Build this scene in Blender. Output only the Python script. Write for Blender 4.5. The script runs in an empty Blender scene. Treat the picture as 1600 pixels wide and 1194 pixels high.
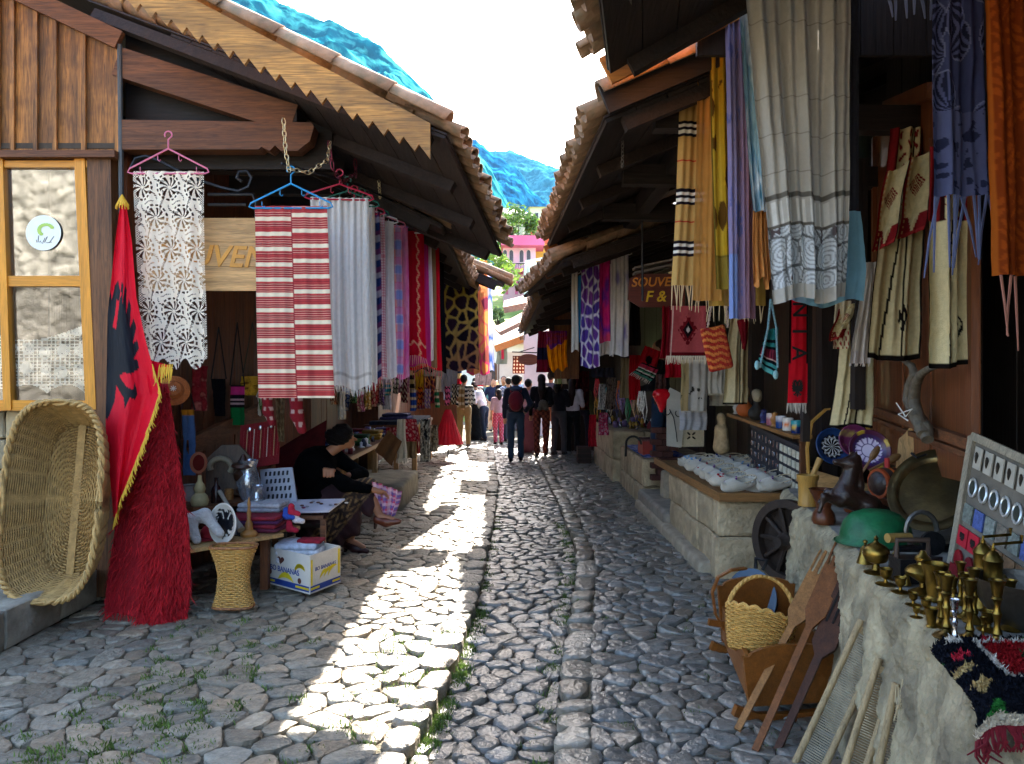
import bpy, math, random
import numpy as np
from mathutils import Vector, Matrix
R = random.Random(7); NR = np.random.default_rng(7)
PI = math.pi; sin = math.sin; cos = math.cos; rad = math.radians
V = Vector
S = bpy.context.scene; COL = S.collection
# ---------------- camera, sky, sun, exposure ----------------
F = 1200.; H = 1.7; HY = 592.
cd = bpy.data.cameras.new('camera'); cam = bpy.data.objects.new('camera', cd); COL.objects.link(cam)
cam.location = (0, 0, H); cam.rotation_euler = (PI/2, 0, 0)
cd.sensor_width = 36; cd.lens = F/1600*36; cd.shift_y = (HY-597)/1600; cd.clip_end = 9000; cd.clip_start = .05
S.camera = cam
SUNA, SUNB = .20, 1.2                       # metres right / ahead per metre of height
sun_el = math.atan2(1, math.hypot(SUNA, SUNB))
sl = bpy.data.lights.new('sun', 'SUN'); sl.energy = 5; sl.angle = rad(.53); sl.color = (1, .94, .85)
so = bpy.data.objects.new('sun', sl); COL.objects.link(so)
so.rotation_euler = V((SUNA, SUNB, 1)).to_track_quat('Z', 'Y').to_euler(); so.location = (4, 20, 30)
wd = bpy.data.worlds.new('World'); S.world = wd; wd.use_nodes = True
nt = wd.node_tree; bg = nt.nodes['Background']; sk = nt.nodes.new('ShaderNodeTexSky'); sk.sky_type = 'NISHITA'
sk.sun_disc = False; sk.sun_elevation = sun_el; sk.sun_rotation = math.atan2(SUNA, SUNB)
sk.air_density = 1.0; sk.dust_density = 4.0; sk.ozone_density = 1.0; sk.altitude = 500
nt.links.new(sk.outputs[0], bg.inputs[0]); bg.inputs[1].default_value = .125
S.view_settings.view_transform = 'Standard'; S.view_settings.look = 'None'; S.view_settings.gamma = 1
S.view_settings.use_curve_mapping = False
S.view_settings.exposure = 2.95
S.cycles.use_denoising = True; S.cycles.max_bounces = 7; S.cycles.diffuse_bounces = 4; S.cycles.transparent_max_bounces = 12
S.cycles.sample_clamp_indirect = 8; S.cycles.caustics_reflective = False; S.cycles.caustics_refractive = False
S.cycles.use_adaptive_sampling = True; S.cycles.adaptive_threshold = .02

def P(px, py, Y): return V(((px-800)/F*Y, Y, H+(HY-py)/F*Y))

# ---------------- mesh builder ----------------
class MB:
    def __init__(s): s.v = []; s.f = []; s.c = []
    def add(s, vs, fs, col=None):
        o = len(s.v); s.v += [tuple(p) for p in vs]; s.f += [tuple(i+o for i in q) for q in fs]
        s.c += [col or (.5, .5, .5)]*(len(s.v)-o); return s
    def box(s, c, d, rot=None, col=None):
        x, y, z = d[0]/2, d[1]/2, d[2]/2
        p = [V((a*x, b*y, e*z)) for a in (-1, 1) for b in (-1, 1) for e in (-1, 1)]
        if rot is not None:
            m = rot if isinstance(rot, Matrix) else Matrix.Rotation(rot, 3, 'Z'); p = [m @ q for q in p]
        c = V(c); return s.add([q+c for q in p], [(0, 1, 3, 2), (4, 6, 7, 5), (0, 4, 5, 1), (2, 3, 7, 6), (0, 2, 6, 4), (1, 5, 7, 3)], col)
    def bar(s, a, b, w, t, up=(0, 0, 1), col=None):     # box from a to b, w sideways, t along up
        a, b = V(a), V(b); d = b-a; L = d.length; d.normalize(); x = d.cross(V(up))
        if x.length < 1e-5: x = d.cross(V((1, 0, 0)))
        x.normalize(); z = x.cross(d); m = Matrix((x, d, z)).transposed()
        return s.box((a+b)/2, (w, L, t), m, col)
    def tube(s, pts, r, n=6, closed=False, col=None):
        pts = [V(p) for p in pts]; N = len(pts); rs = r if isinstance(r, (list, tuple)) else [r]*N
        vs = []; fs = []; nrm = None
        for i in range(N):
            if closed: t = pts[(i+1) % N]-pts[i-1]
            else: t = pts[min(i+1, N-1)]-pts[max(i-1, 0)]
            if t.length < 1e-9: t = V((0, 0, 1))
            t.normalize()
            if nrm is None: nrm = t.orthogonal()
            nrm = nrm-t*nrm.dot(t)
            if nrm.length < 1e-6: nrm = t.orthogonal()
            nrm.normalize(); bn = t.cross(nrm)
            for k in range(n):
                a = 2*PI*k/n; vs.append(pts[i]+(nrm*cos(a)+bn*sin(a))*rs[i])
        for i in range(N if closed else N-1):
            j = (i+1) % N
            for k in range(n):
                q = (k+1) % n; fs.append((i*n+k, i*n+q, j*n+q, j*n+k))
        if not closed: fs += [tuple(range(n-1, -1, -1)), tuple((N-1)*n+k for k in range(n))]
        return s.add(vs, fs, col)
    def lathe(s, prof, c=(0, 0, 0), m=None, n=20, col=None):   # prof [(r,z)]
        vs = []; fs = []; c = V(c)
        for r, z in prof:
            for k in range(n):
                a = 2*PI*k/n; p = V((r*cos(a), r*sin(a), z)); vs.append((m @ p if m else p)+c)
        for i in range(len(prof)-1):
            for k in range(n):
                q = (k+1) % n; fs.append((i*n+k, i*n+q, (i+1)*n+q, (i+1)*n+k))
        if prof[0][0] > 1e-4: fs.append(tuple(range(n-1, -1, -1)))
        if prof[-1][0] > 1e-4: fs.append(tuple((len(prof)-1)*n+k for k in range(n)))
        return s.add(vs, fs, col)
    def prism(s, poly, o, ex, ey, en, col=None):  # 2d poly in plane (ex,ey) at o, thickness vector en
        o, ex, ey, en = V(o), V(ex), V(ey), V(en); n = len(poly)
        a = [o+ex*x+ey*y for x, y in poly]; b = [p+en for p in a]
        return s.add(a+b, [tuple(range(n)), tuple(range(2*n-1, n-1, -1))]+[(i, i+n, (i+1) % n+n, (i+1) % n) for i in range(n)], col)
    def ball(s, c, r, n=10, m=None, col=None):
        r = r if isinstance(r, (tuple, list)) else (r, r, r)
        vs = []; fs = []; k = n//2+1; c = V(c)
        for i in range(k+1):
            t = PI*i/k
            for j in range(n):
                a = 2*PI*j/n; p = V((r[0]*sin(t)*cos(a), r[1]*sin(t)*sin(a), -r[2]*cos(t))); vs.append((m @ p if m else p)+c)
        for i in range(k):
            for j in range(n):
                q = (j+1) % n; fs.append((i*n+j, i*n+q, (i+1)*n+q, (i+1)*n+j))
        return s.add(vs, fs, col)
    def build(s, name, mat, parent=None, smooth=False, usecol=False):
        me = bpy.data.meshes.new(name); me.from_pydata(s.v, [], s.f); me.validate(verbose=False)
        if usecol and len(me.vertices) == len(s.c):
            at = me.color_attributes.new('Col', 'FLOAT_COLOR', 'POINT')
            a = np.ones((len(s.c), 4), np.float32); a[:, :3] = s.c; at.data.foreach_set('color', a.ravel())
        return link(name, me, mat, parent, smooth)
def link(name, me, mat, parent=None, smooth=False):
    if not len(me.materials): me.materials.append(mat)
    if smooth:
        me.polygons.foreach_set('use_smooth', [True]*len(me.polygons))
        try: me.set_sharp_from_angle(angle=rad(50 if smooth is True else smooth))
        except Exception: pass
    o = bpy.data.objects.new(name, me); COL.objects.link(o)
    if parent is not None: setp(o, parent)
    return o
def setp(o, parent):
    o.parent = parent; m = Matrix.Identity(4); p = parent
    chain = []
    while p is not None: chain.append(p); p = p.parent
    for q in reversed(chain): m = m @ q.matrix_parent_inverse @ q.matrix_basis
    o.matrix_parent_inverse = m.inverted()
def tag(o, label=None, cat=None, group=None, kind=None):
    if label: o['label'] = label
    if cat: o['category'] = cat
    if group: o['group'] = group
    if kind: o['kind'] = kind
    return o
def thing(name, label, cat, loc=(0, 0, 0), group=None):
    o = bpy.data.objects.new(name, None); COL.objects.link(o); o.empty_display_size = .1
    o.location = loc; o.matrix_basis = Matrix.Translation(V(loc)); return tag(o, label, cat, group)
def one(mb, name, mat, label, cat, group=None, smooth=False, usecol=False):
    return tag(mb.build(name, mat, None, smooth, usecol), label, cat, group)
def inst(me, name, m4, parent):        # an object sharing mesh data, world matrix m4
    o = bpy.data.objects.new(name, me); COL.objects.link(o); setp(o, parent); o.matrix_basis = m4; return o
def mesh(mb, name, mat, smooth=False):
    me = bpy.data.meshes.new(name); me.from_pydata(mb.v, [], mb.f); me.materials.append(mat)
    if smooth: me.polygons.foreach_set('use_smooth', [True]*len(me.polygons))
    return me
def copy_tree(o, mat4, parent=None):
    c = o.copy(); COL.objects.link(c); c.matrix_basis = mat4 @ o.matrix_basis if parent is None else o.matrix_basis
    if parent is not None: c.parent = parent; c.matrix_parent_inverse = o.matrix_parent_inverse.copy()
    for ch in o.children: copy_tree(ch, None, c)
    return c
def frame(x, y, z, o): return Matrix(((x[0], y[0], z[0], o[0]), (x[1], y[1], z[1], o[1]), (x[2], y[2], z[2], o[2]), (0, 0, 0, 1)))

# ---------------- materials ----------------
def hx(h):
    h = h.lstrip('#'); c = [int(h[i:i+2], 16)/255 for i in (0, 2, 4)]
    return tuple(x/12.92 if x < .04045 else ((x+.055)/1.055)**2.4 for x in c)
MATS = {}
def M(rgb, r=.65, met=0., var=.18, vs=7., bump=.15, bs=60., ax=None, rnd=.0, spec=.4, attr=False, sheen=0., trans=0., detail=5, dirt_or_lit=None):
    """procedural principled material: colour noise, bump noise, optional wood grain along ax, per-object variation"""
    if isinstance(rgb, str): rgb = hx(rgb)
    key = (rgb, r, met, var, vs, bump, bs, ax, rnd, spec, attr, sheen, trans, dirt_or_lit)
    if key in MATS: return MATS[key]
    m = bpy.data.materials.new('mat%03d' % len(MATS)); MATS[key] = m; m.use_nodes = True
    t = m.node_tree; N = t.nodes.new; L = t.links.new; b = t.nodes['Principled BSDF']
    tc = N('ShaderNodeTexCoord'); oi = N('ShaderNodeObjectInfo')
    off = N('ShaderNodeVectorMath'); off.operation = 'MULTIPLY_ADD'
    L(oi.outputs['Random'], off.inputs[0]); off.inputs[1].default_value = (37, 91, 53); L(tc.outputs['Object'], off.inputs[2])
    mp = N('ShaderNodeMapping'); L(off.outputs[0], mp.inputs[0])
    sc = {'x': (.06, 1, 1), 'y': (1, .06, 1), 'z': (1, 1, .06), None: (1, 1, 1)}[ax]; mp.inputs['Scale'].default_value = sc
    n1 = N('ShaderNodeTexNoise'); n1.inputs['Scale'].default_value = vs*(4 if ax else 1); n1.inputs['Detail'].default_value = detail
    n1.inputs['Roughness'].default_value = .62; n1.inputs['Distortion'].default_value = .6 if ax else .0
    L(mp.outputs[0], n1.inputs['Vector'])
    mr = N('ShaderNodeMapRange'); L(n1.outputs[0], mr.inputs[0]); mr.inputs[1].default_value = .28; mr.inputs[2].default_value = .72
    mr.inputs[3].default_value = 1-var; mr.inputs[4].default_value = 1+var
    mu = N('ShaderNodeMath'); mu.operation = 'MULTIPLY'; L(mr.outputs[0], mu.inputs[0])
    r2 = N('ShaderNodeMapRange'); L(oi.outputs['Random'], r2.inputs[0]); r2.inputs[3].default_value = 1-rnd; r2.inputs[4].default_value = 1+rnd
    L(r2.outputs[0], mu.inputs[1])
    if ax:
        g2 = N('ShaderNodeTexNoise'); g2.inputs['Scale'].default_value = vs*22; g2.inputs['Detail'].default_value = 3; g2.inputs['Distortion'].default_value = 1.2; L(mp.outputs[0], g2.inputs['Vector'])
        g3 = N('ShaderNodeMapRange'); L(g2.outputs[0], g3.inputs[0]); g3.inputs[1].default_value = .35; g3.inputs[2].default_value = .6; g3.inputs[3].default_value = 1-var*.9; g3.inputs[4].default_value = 1.06
        g4 = N('ShaderNodeMath'); g4.operation = 'MULTIPLY'; L(mu.outputs[0], g4.inputs[0]); L(g3.outputs[0], g4.inputs[1]); mu = g4
    vm = N('ShaderNodeVectorMath'); vm.operation = 'SCALE'; L(mu.outputs[0], vm.inputs['Scale'])
    if attr:
        at = N('ShaderNodeAttribute'); at.attribute_name = 'Col'; L(at.outputs['Color'], vm.inputs[0])
    else: vm.inputs[0].default_value = rgb
    out = vm.outputs[0]
    if dirt_or_lit:  # patch colour: dirt, but painted sunlit specks on the mountains
        n3 = N('ShaderNodeTexNoise'); n3.inputs['Scale'].default_value = dirt_or_lit[1]; n3.inputs['Detail'].default_value = 6; L(off.outputs[0], n3.inputs['Vector'])
        m3 = N('ShaderNodeMapRange'); L(n3.outputs[0], m3.inputs[0]); m3.inputs[1].default_value = .45; m3.inputs[2].default_value = .68; m3.inputs[4].default_value = dirt_or_lit[2]
        mx = N('ShaderNodeMix'); mx.data_type = 'RGBA'; L(m3.outputs[0], mx.inputs[0]); L(out, mx.inputs[6]); mx.inputs[7].default_value = (*(hx(dirt_or_lit[0])), 1); out = mx.outputs[2]
    L(out, b.inputs['Base Color'])
    b.inputs['Roughness'].default_value = r; b.inputs['Metallic'].default_value = met; b.inputs['Specular IOR Level'].default_value = spec
    if sheen: b.inputs['Sheen Weight'].default_value = sheen
    if bump:
        n2 = N('ShaderNodeTexNoise'); n2.inputs['Scale'].default_value = bs; n2.inputs['Detail'].default_value = 4; L(mp.outputs[0], n2.inputs['Vector'])
        bp = N('ShaderNodeBump'); bp.inputs['Strength'].default_value = bump; bp.inputs['Distance'].default_value = .02
        L(n2.outputs[0], bp.inputs['Height']); L(bp.outputs[0], b.inputs['Normal'])
    if trans:
        ts = N('ShaderNodeBsdfTranslucent'); L(out, ts.inputs[0]); ms = N('ShaderNodeMixShader'); ms.inputs[0].default_value = trans
        L(b.outputs[0], ms.inputs[1]); L(ts.outputs[0], ms.inputs[2]); L(ms.outputs[0], t.nodes['Material Output'].inputs[0])
    return m
def glass(tint=(.9, .95, .95), refl=.25, rough=.02):
    key = ('glass', tint, refl)
    if key in MATS: return MATS[key]
    m = bpy.data.materials.new('glass%d' % len(MATS)); MATS[key] = m; m.use_nodes = True; t = m.node_tree; N = t.nodes.new; L = t.links.new
    t.nodes.remove(t.nodes['Principled BSDF'])
    tr = N('ShaderNodeBsdfTransparent'); tr.inputs[0].default_value = (*tint, 1); g = N('ShaderNodeBsdfGlossy'); g.inputs['Roughness'].default_value = rough
    fr = N('ShaderNodeFresnel'); fr.inputs[0].default_value = 1.5; ad = N('ShaderNodeMath'); ad.operation = 'ADD'; ad.use_clamp = True; L(fr.outputs[0], ad.inputs[0]); ad.inputs[1].default_value = refl
    mx = N('ShaderNodeMixShader'); L(ad.outputs[0], mx.inputs[0]); L(tr.outputs[0], mx.inputs[1]); L(g.outputs[0], mx.inputs[2]); L(mx.outputs[0], t.nodes['Material Output'].inputs[0])
    return m
WOOD_DK = lambda ax='y': M('#261b16', .7, ax=ax, var=.4, vs=6, bump=.3, bs=40, rnd=.2)
WOOD_BR = lambda ax='z': M('#6e4224', .65, ax=ax, var=.45, vs=5, bump=.3, bs=40, rnd=.18)
WOOD_OR = lambda ax='z': M('#c07a30', .45, ax=ax, var=.25, vs=5, bump=.1, bs=40, rnd=.06)
WOOD_PALE = lambda ax='x': M('#b9905c', .6, ax=ax, var=.35, vs=4, bump=.2, bs=40, rnd=.1)
TILE = M('#94745a', .9, var=.35, vs=9, bump=.4, bs=30, rnd=.3, dirt_or_lit=('#6d6650', 14., .6))
CLOTH = M((.5, .5, .5), .85, attr=True, var=.07, vs=30, bump=.3, bs=420., spec=.06, trans=.22)
THICK = M((.5, .5, .5), .92, attr=True, var=.12, vs=40, bump=.5, bs=200., spec=.05)
PAINT = M((.5, .5, .5), .5, attr=True, var=.08, vs=12, bump=.08, bs=60.)
STONEC = M((.5, .5, .5), .5, attr=True, var=.4, vs=18, bump=.8, bs=38., spec=.45, detail=9)
STONEG = M((.5, .5, .5), .3, attr=True, var=.35, vs=20, bump=.45, bs=40., spec=.6, detail=9)
BRASS = M('#8a7034', .36, met=1., var=.4, vs=18, bump=.06, bs=50, dirt_or_lit=('#3a2f1a', 14., .85))
IRON = M('#2c2c2e', .5, met=.8, var=.3, vs=20, bump=.2)
CHROME = M('#c8c8cc', .18, met=1., var=.1)
GLASSY = glass((.82, .86, .86), .12)

# ---------------- hash noise (numpy) ----------------
def vnoise(x, y, seed=0):
    xi = np.floor(x).astype(np.int64); yi = np.floor(y).astype(np.int64); fx = x-xi; fy = y-yi
    def h(a, b):
        n = (a*374761393+b*668265263+seed*974711) & 0xffffffff; n = ((n ^ (n >> 13))*1274126177) & 0xffffffff; return ((n ^ (n >> 16)) & 0xffff)/65535.
    u = fx*fx*(3-2*fx); w = fy*fy*(3-2*fy)
    return (h(xi, yi)*(1-u)+h(xi+1, yi)*u)*(1-w)+(h(xi, yi+1)*(1-u)+h(xi+1, yi+1)*u)*w
def fbm(x, y, seed=0, o=5, g=.5):
    s = 0; a = .5
    for i in range(o): s = s+a*(vnoise(x*2**i, y*2**i, seed+i)-.5)*2; a *= g
    return s

def voro(u, v, nx_, ny_, seed, jit=.8):
    d1 = np.full(len(u), 9.); d2 = d1.copy(); idd = np.zeros(len(u)); x = u*nx_; y = v*ny_; xi = np.floor(x); yi = np.floor(y)
    rr = np.random.default_rng(seed); T_ = rr.random((40, 40, 3))
    for a in (-1, 0, 1):
        for b in (-1, 0, 1):
            cx, cy = xi+a, yi+b; h = T_[(cx.astype(int)) % 40, (cy.astype(int)) % 40]
            d = np.hypot(cx+.5+(h[:, 0]-.5)*jit-x, cy+.5+(h[:, 1]-.5)*jit-y); nw = d < d1
            d2 = np.where(nw, d1, np.minimum(d2, d)); idd = np.where(nw, h[:, 2], idd); d1 = np.where(nw, d, d1)
    return d1, d2, idd
# ---------------- signed distance bodies -> one continuous surface ----------------
def cap(a, b, r0, r1=None): return ('c', np.array(a, float), np.array(b, float), r0, r0 if r1 is None else r1)
def ell(c, r, rot=None): return ('e', np.array(c, float), np.array(r if isinstance(r, (tuple, list)) else (r, r, r), float), None if rot is None else np.array(rot.transposed() if isinstance(rot, Matrix) else Matrix.Rotation(-rot, 3, 'Z')))
def rbox(c, d, r, rot=None): return ('b', np.array(c, float), np.array(d, float)/2-r, r, None if rot is None else np.array(rot.transposed() if isinstance(rot, Matrix) else Matrix.Rotation(-rot, 3, 'Z')))
def pbox(p):
    if p[0] == 'c': pts = [p[1]-p[3], p[1]+p[3], p[2]-p[4], p[2]+p[4]]
    else:
        r = p[3] if p[0] == 'b' else 0; rot = p[3 if p[0] == 'e' else 4] is not None; e = (np.linalg.norm(p[2]) if rot and p[0] == 'b' else (p[2].max() if rot else p[2]))+r; pts = [p[1]-e, p[1]+e]
    return np.min(pts, 0), np.max(pts, 0)
def sdf(prims, X, k, lo, h):
    d = np.full(X.shape[:3], 9., np.float32); f4 = np.float32
    for p in prims:
        sub = False
        if p[0] == '-': sub = True; p = p[1]
        b0, b1 = pbox(p); m_ = k+3.5*h; i0 = np.maximum(0, np.floor((b0-m_-lo)/h).astype(int)); i1 = np.minimum(X.shape[:3], np.ceil((b1+m_-lo)/h).astype(int)+1)
        if (i1 <= i0).any(): continue
        sl_ = tuple(slice(a, b) for a, b in zip(i0, i1)); Xs = X[sl_]
        if p[0] == 'c':
            a, b = p[1].astype(f4), p[2].astype(f4); r0, r1 = p[3:]; ba = b-a; xa = Xs-a; t = np.clip((xa@ba)/max(float(ba@ba), 1e-9), 0, 1); xa -= t[..., None]*ba
            q = np.sqrt((xa*xa).sum(-1))-(r0+(r1-r0)*t)
        elif p[0] == 'e':
            x = Xs-p[1].astype(f4); r = p[2].astype(f4)
            if p[3] is not None: x = x@p[3].T.astype(f4)
            y = x/r; k0 = np.sqrt((y*y).sum(-1)); y /= r; k1 = np.sqrt((y*y).sum(-1))+1e-9; q = k0*(k0-1)/k1
        else:
            x = Xs-p[1].astype(f4)
            if p[4] is not None: x = x@p[4].T.astype(f4)
            x = np.abs(x)-p[2].astype(f4); q = np.sqrt((np.maximum(x, 0)**2).sum(-1))+np.minimum(x.max(-1), 0)-p[3]
        dd_ = d[sl_]
        if sub: d[sl_] = np.maximum(dd_, -q)
        else: hh = np.clip(.5+.5*(q-dd_)/k, 0, 1); d[sl_] = q+(dd_-q)*hh-k*hh*(1-hh)
    return d
def nets(prims, h, k=.03, pad=.03, warp=None):
    lo = np.full(3, 1e9); hi = -lo
    for p in prims:
        if p[0] == '-': continue
        q0, q1 = pbox(p); lo = np.minimum(lo, q0); hi = np.maximum(hi, q1)
    lo -= pad+h; hi += pad+h
    n = np.ceil((hi-lo)/h).astype(int)+1
    ax = [lo[i]+np.arange(n[i])*h for i in range(3)]
    X = np.stack(np.meshgrid(*ax, indexing='ij'), -1).astype(np.float32)
    d = sdf(prims, X, k, lo, h)
    if warp is not None: d = d+warp(X)
    sgn = d < 0; c = n-1
    acc = np.zeros((*c, 3), np.float32); cnt = np.zeros(c, np.int32); edges = []
    for a in range(3):
        s0 = [slice(None)]*3; s1 = [slice(None)]*3; s0[a] = slice(0, -1); s1[a] = slice(1, None)
        d0, d1 = d[tuple(s0)], d[tuple(s1)]; cr = sgn[tuple(s0)] != sgn[tuple(s1)]; edges.append((cr, sgn[tuple(s0)]))
        with np.errstate(divide='ignore', invalid='ignore'): t = np.where(cr, d0/(d0-d1), 0)
        o1, o2 = [q for q in range(3) if q != a]
        for e1 in (0, 1):
            for e2 in (0, 1):
                sl_ = [slice(None)]*3; sl_[o1] = slice(e1, e1+c[o1]); sl_[o2] = slice(e2, e2+c[o2]); sl_ = tuple(sl_)
                m_ = cr[sl_]; cnt += m_
                acc[..., a] += np.where(m_, t[sl_], 0); acc[..., o1] += m_*e1; acc[..., o2] += m_*e2
    act = cnt > 0; idx = np.full(c, -1, np.int64); idx[act] = np.arange(act.sum())
    ii = np.argwhere(act); vs = (ii+acc[act]/cnt[act][:, None])*h+lo
    fs = []
    for a in range(3):
        cr, s0 = edges[a]; o1, o2 = [(1, 2), (2, 0), (0, 1)][a]
        w = np.argwhere(cr); w = w[(w[:, o1] > 0) & (w[:, o2] > 0) & (w[:, o1] < n[o1]-1) & (w[:, o2] < n[o2]-1)]
        def at(e1, e2): q = w.copy(); q[:, o1] -= e1; q[:, o2] -= e2; return idx[q[:, 0], q[:, 1], q[:, 2]]
        q = np.stack([at(1, 1), at(0, 1), at(0, 0), at(1, 0)], 1); fl = s0[w[:, 0], w[:, 1], w[:, 2]]
        q[~fl] = q[~fl][:, ::-1]; fs.append(q)
    return vs, np.concatenate(fs)
def npmesh(name, vs, fs, mat, parent=None, col=None, smooth=True):
    me = bpy.data.meshes.new(name); vs = np.asarray(vs, np.float32); fs = np.asarray(fs, np.int32)
    n, k = fs.shape; me.vertices.add(len(vs)); me.vertices.foreach_set('co', vs.ravel())
    me.loops.add(n*k); me.loops.foreach_set('vertex_index', fs.ravel()); me.polygons.add(n)
    me.polygons.foreach_set('loop_start', np.arange(0, n*k, k, dtype=np.int32)); me.update(calc_edges=True); me.validate()
    if col is not None:
        a = np.ones((len(vs), 4), np.float32); a[:, :3] = col
        me.color_attributes.new('Col', 'FLOAT_COLOR', 'POINT').data.foreach_set('color', a.ravel())
    if smooth: me.polygons.foreach_set('use_smooth', [True]*len(me.polygons))
    me.materials.append(mat); o = bpy.data.objects.new(name, me); COL.objects.link(o)
    if parent is not None: setp(o, parent)
    return o
def blob(name, prims, mat, h=.012, k=.03, parent=None, col=None, warp=None):
    vs, fs = nets(prims, h, k, warp=warp)
    return npmesh(name, vs, fs, mat, parent, None if col is None else col(vs))
# ======================= SETTING =======================
# ---- ground, cobbles ----
KLY = [2.0, 3.39, 4.18, 5.7, 8.95, 12.1, 18.9, 24]; KLX = [-.5, -.45, -.35, -.26, -.22, -.22, -.47, -.9]
KRY = [2.0, 3.39, 4.45, 6.6, 7.3, 9.8, 13.8, 17, 24]; KRX = [.15, .21, .315, .58, .64, .65, .575, .5, .2]
kl = lambda y: np.interp(y, KLY, KLX); kr = lambda y: np.interp(y, KRY, KRX)
def gz(x, y): return .06 if x < kl(y)-.02 else (0. if x < kr(y) else .04)
g = MB(); nx, ny = 48, 70
xs = np.linspace(-4.5, 4.5, nx); ys = np.concatenate([np.linspace(-3, 22, 54), np.linspace(23, 40, 16)])
GM = M('#5f5647', .95, var=.35, vs=3, bump=.8, bs=70, dirt_or_lit=('#39401f', 1.7, .5))
def xrow(y): a, b = float(kl(y)), float(kr(y)); return np.concatenate([np.linspace(-4.5, a-.03, 22), np.linspace(a-.012, b-.012, 6), np.linspace(b+.012, 4.5, 20)])
g.add([(x, y, gz(x, y)-.004+.012*float(fbm(np.array(x*3), np.array(y*3), 5))) for y in ys for x in xrow(y)],
      [(j*nx+i, j*nx+i+1, (j+1)*nx+i+1, (j+1)*nx+i) for j in range(len(ys)-1) for i in range(nx-1)])
street = tag(g.build('street', GM), 'worn cobbled bazaar lane with a sunken middle gutter', kind='structure')
g = MB(); g.add([(-4000, -4000, -.25), (4000, -4000, -.25), (4000, 4000, -.25), (-4000, 4000, -.25)], [(0, 1, 2, 3)])
tag(g.build('ground', M('#6b6350', .95, var=.2, vs=.2)), 'bare ground beyond the lane', kind='structure')

def clip(poly, nx_, ny_, d):   # keep nx*x+ny*y<=d
    out = []
    for i in range(len(poly)):
        a, b = poly[i-1], poly[i]; da = nx_*a[0]+ny_*a[1]-d; db = nx_*b[0]+ny_*b[1]-d
        if (da <= 0) != (db <= 0):
            t = da/(da-db); out.append((a[0]+t*(b[0]-a[0]), a[1]+t*(b[1]-a[1])))
        if db <= 0: out.append(b)
    return out
def chaikin(p, q=.26):
    o = []
    for i in range(len(p)):
        a, b = p[i], p[(i+1) % len(p)]
        o += [(a[0]+(b[0]-a[0])*q, a[1]+(b[1]-a[1])*q), (b[0]+(a[0]-b[0])*q, b[1]+(a[1]-b[1])*q)]
    return o
CELLS = []      # (poly, zone)
def zone_sites(x0, x1, y0, y1, sx, sy, zone, lo, hi):
    pts = []; j = 0; y = y0
    while y < y1:
        k = 1+.25*max(0, (y-9)/10); x = x0+(sx*.5 if j % 2 else 0)
        while x < x1:
            px_, py_ = x+R.uniform(-.46, .46)*sx, y+R.uniform(-.46, .46)*sy
            if lo(py_) < px_ < hi(py_) and R.random() > .13: pts.append((px_, py_))
            x += sx
        y += sy; j += 1
    gd = {}; cs = max(sx, sy)*1.15
    for i, p in enumerate(pts): gd.setdefault((int(p[0]//cs), int(p[1]//cs)), []).append(i)
    for i, p in enumerate(pts):
        poly = [(p[0]-cs, p[1]-cs), (p[0]+cs, p[1]-cs), (p[0]+cs, p[1]+cs), (p[0]-cs, p[1]+cs)]
        gx, gy = int(p[0]//cs), int(p[1]//cs)
        for a in range(-2, 3):
            for b in range(-2, 3):
                for q in gd.get((gx+a, gy+b), ()):
                    if q == i: continue
                    dx, dy = pts[q][0]-p[0], pts[q][1]-p[1]
                    if dx*dx+dy*dy > 9*cs*cs: continue
                    poly = clip(poly, dx, dy, dx*(p[0]+dx/2)+dy*(p[1]+dy/2))
                    if len(poly) < 3: break
        for fn, sgn_ in ((lo, -1), (hi, 1)):
            e = .05; y_ = p[1]; sl_ = (fn(y_+e)-fn(y_-e))/(2*e); poly = clip(poly, sgn_, -sgn_*sl_, sgn_*(fn(y_)-sl_*y_))
        if len(poly) >= 3: CELLS.append((poly, zone))
kw = .085
zone_sites(-3.15, 0, 2.3, 8.5, .17, .125, 0, lambda y: -3.05, lambda y: kl(y)-.14)
zone_sites(-3.15, 0, 8.5, 20, .2, .15, 0, lambda y: -3.05, lambda y: kl(y)-.14)
zone_sites(-1, 1.2, 2.3, 20, .14, .105, 1, lambda y: kl(y), lambda y: kr(y)-.02)
zone_sites(0, 1.9, 2.3, 9, .155, .105, 2, lambda y: kr(y)+.135, lambda y: 1.95)
zone_sites(0, 1.9, 9, 20, .17, .13, 2, lambda y: kr(y)+.135, lambda y: 1.95)
for fn, z_, off in ((kl, 3, -.17), (kr, 4, -.02)):          # two kerb rows
    y = 2.3
    while y < 20:
        L_ = R.choice([R.uniform(.12, .22), R.uniform(.2, .42)]); a, b = fn(y)+off, fn(y+L_)+off; w_ = .15+R.uniform(-.02, .03); j = lambda: R.uniform(-.03, .03)
        if z_ == 3: w0 = 0; a, b = a+.17-w_, b+.17-w_
        CELLS.append(([(a+j(), y+.01), (a+w_+j(), y+j()*.5), (a+w_+.015+(b-a)/2, y+L_/2), (b+w_+j(), y+L_), (b+j(), y+L_-.005), ((a+b)/2-.012, y+L_/2)], z_)); y += L_+.012
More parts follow.
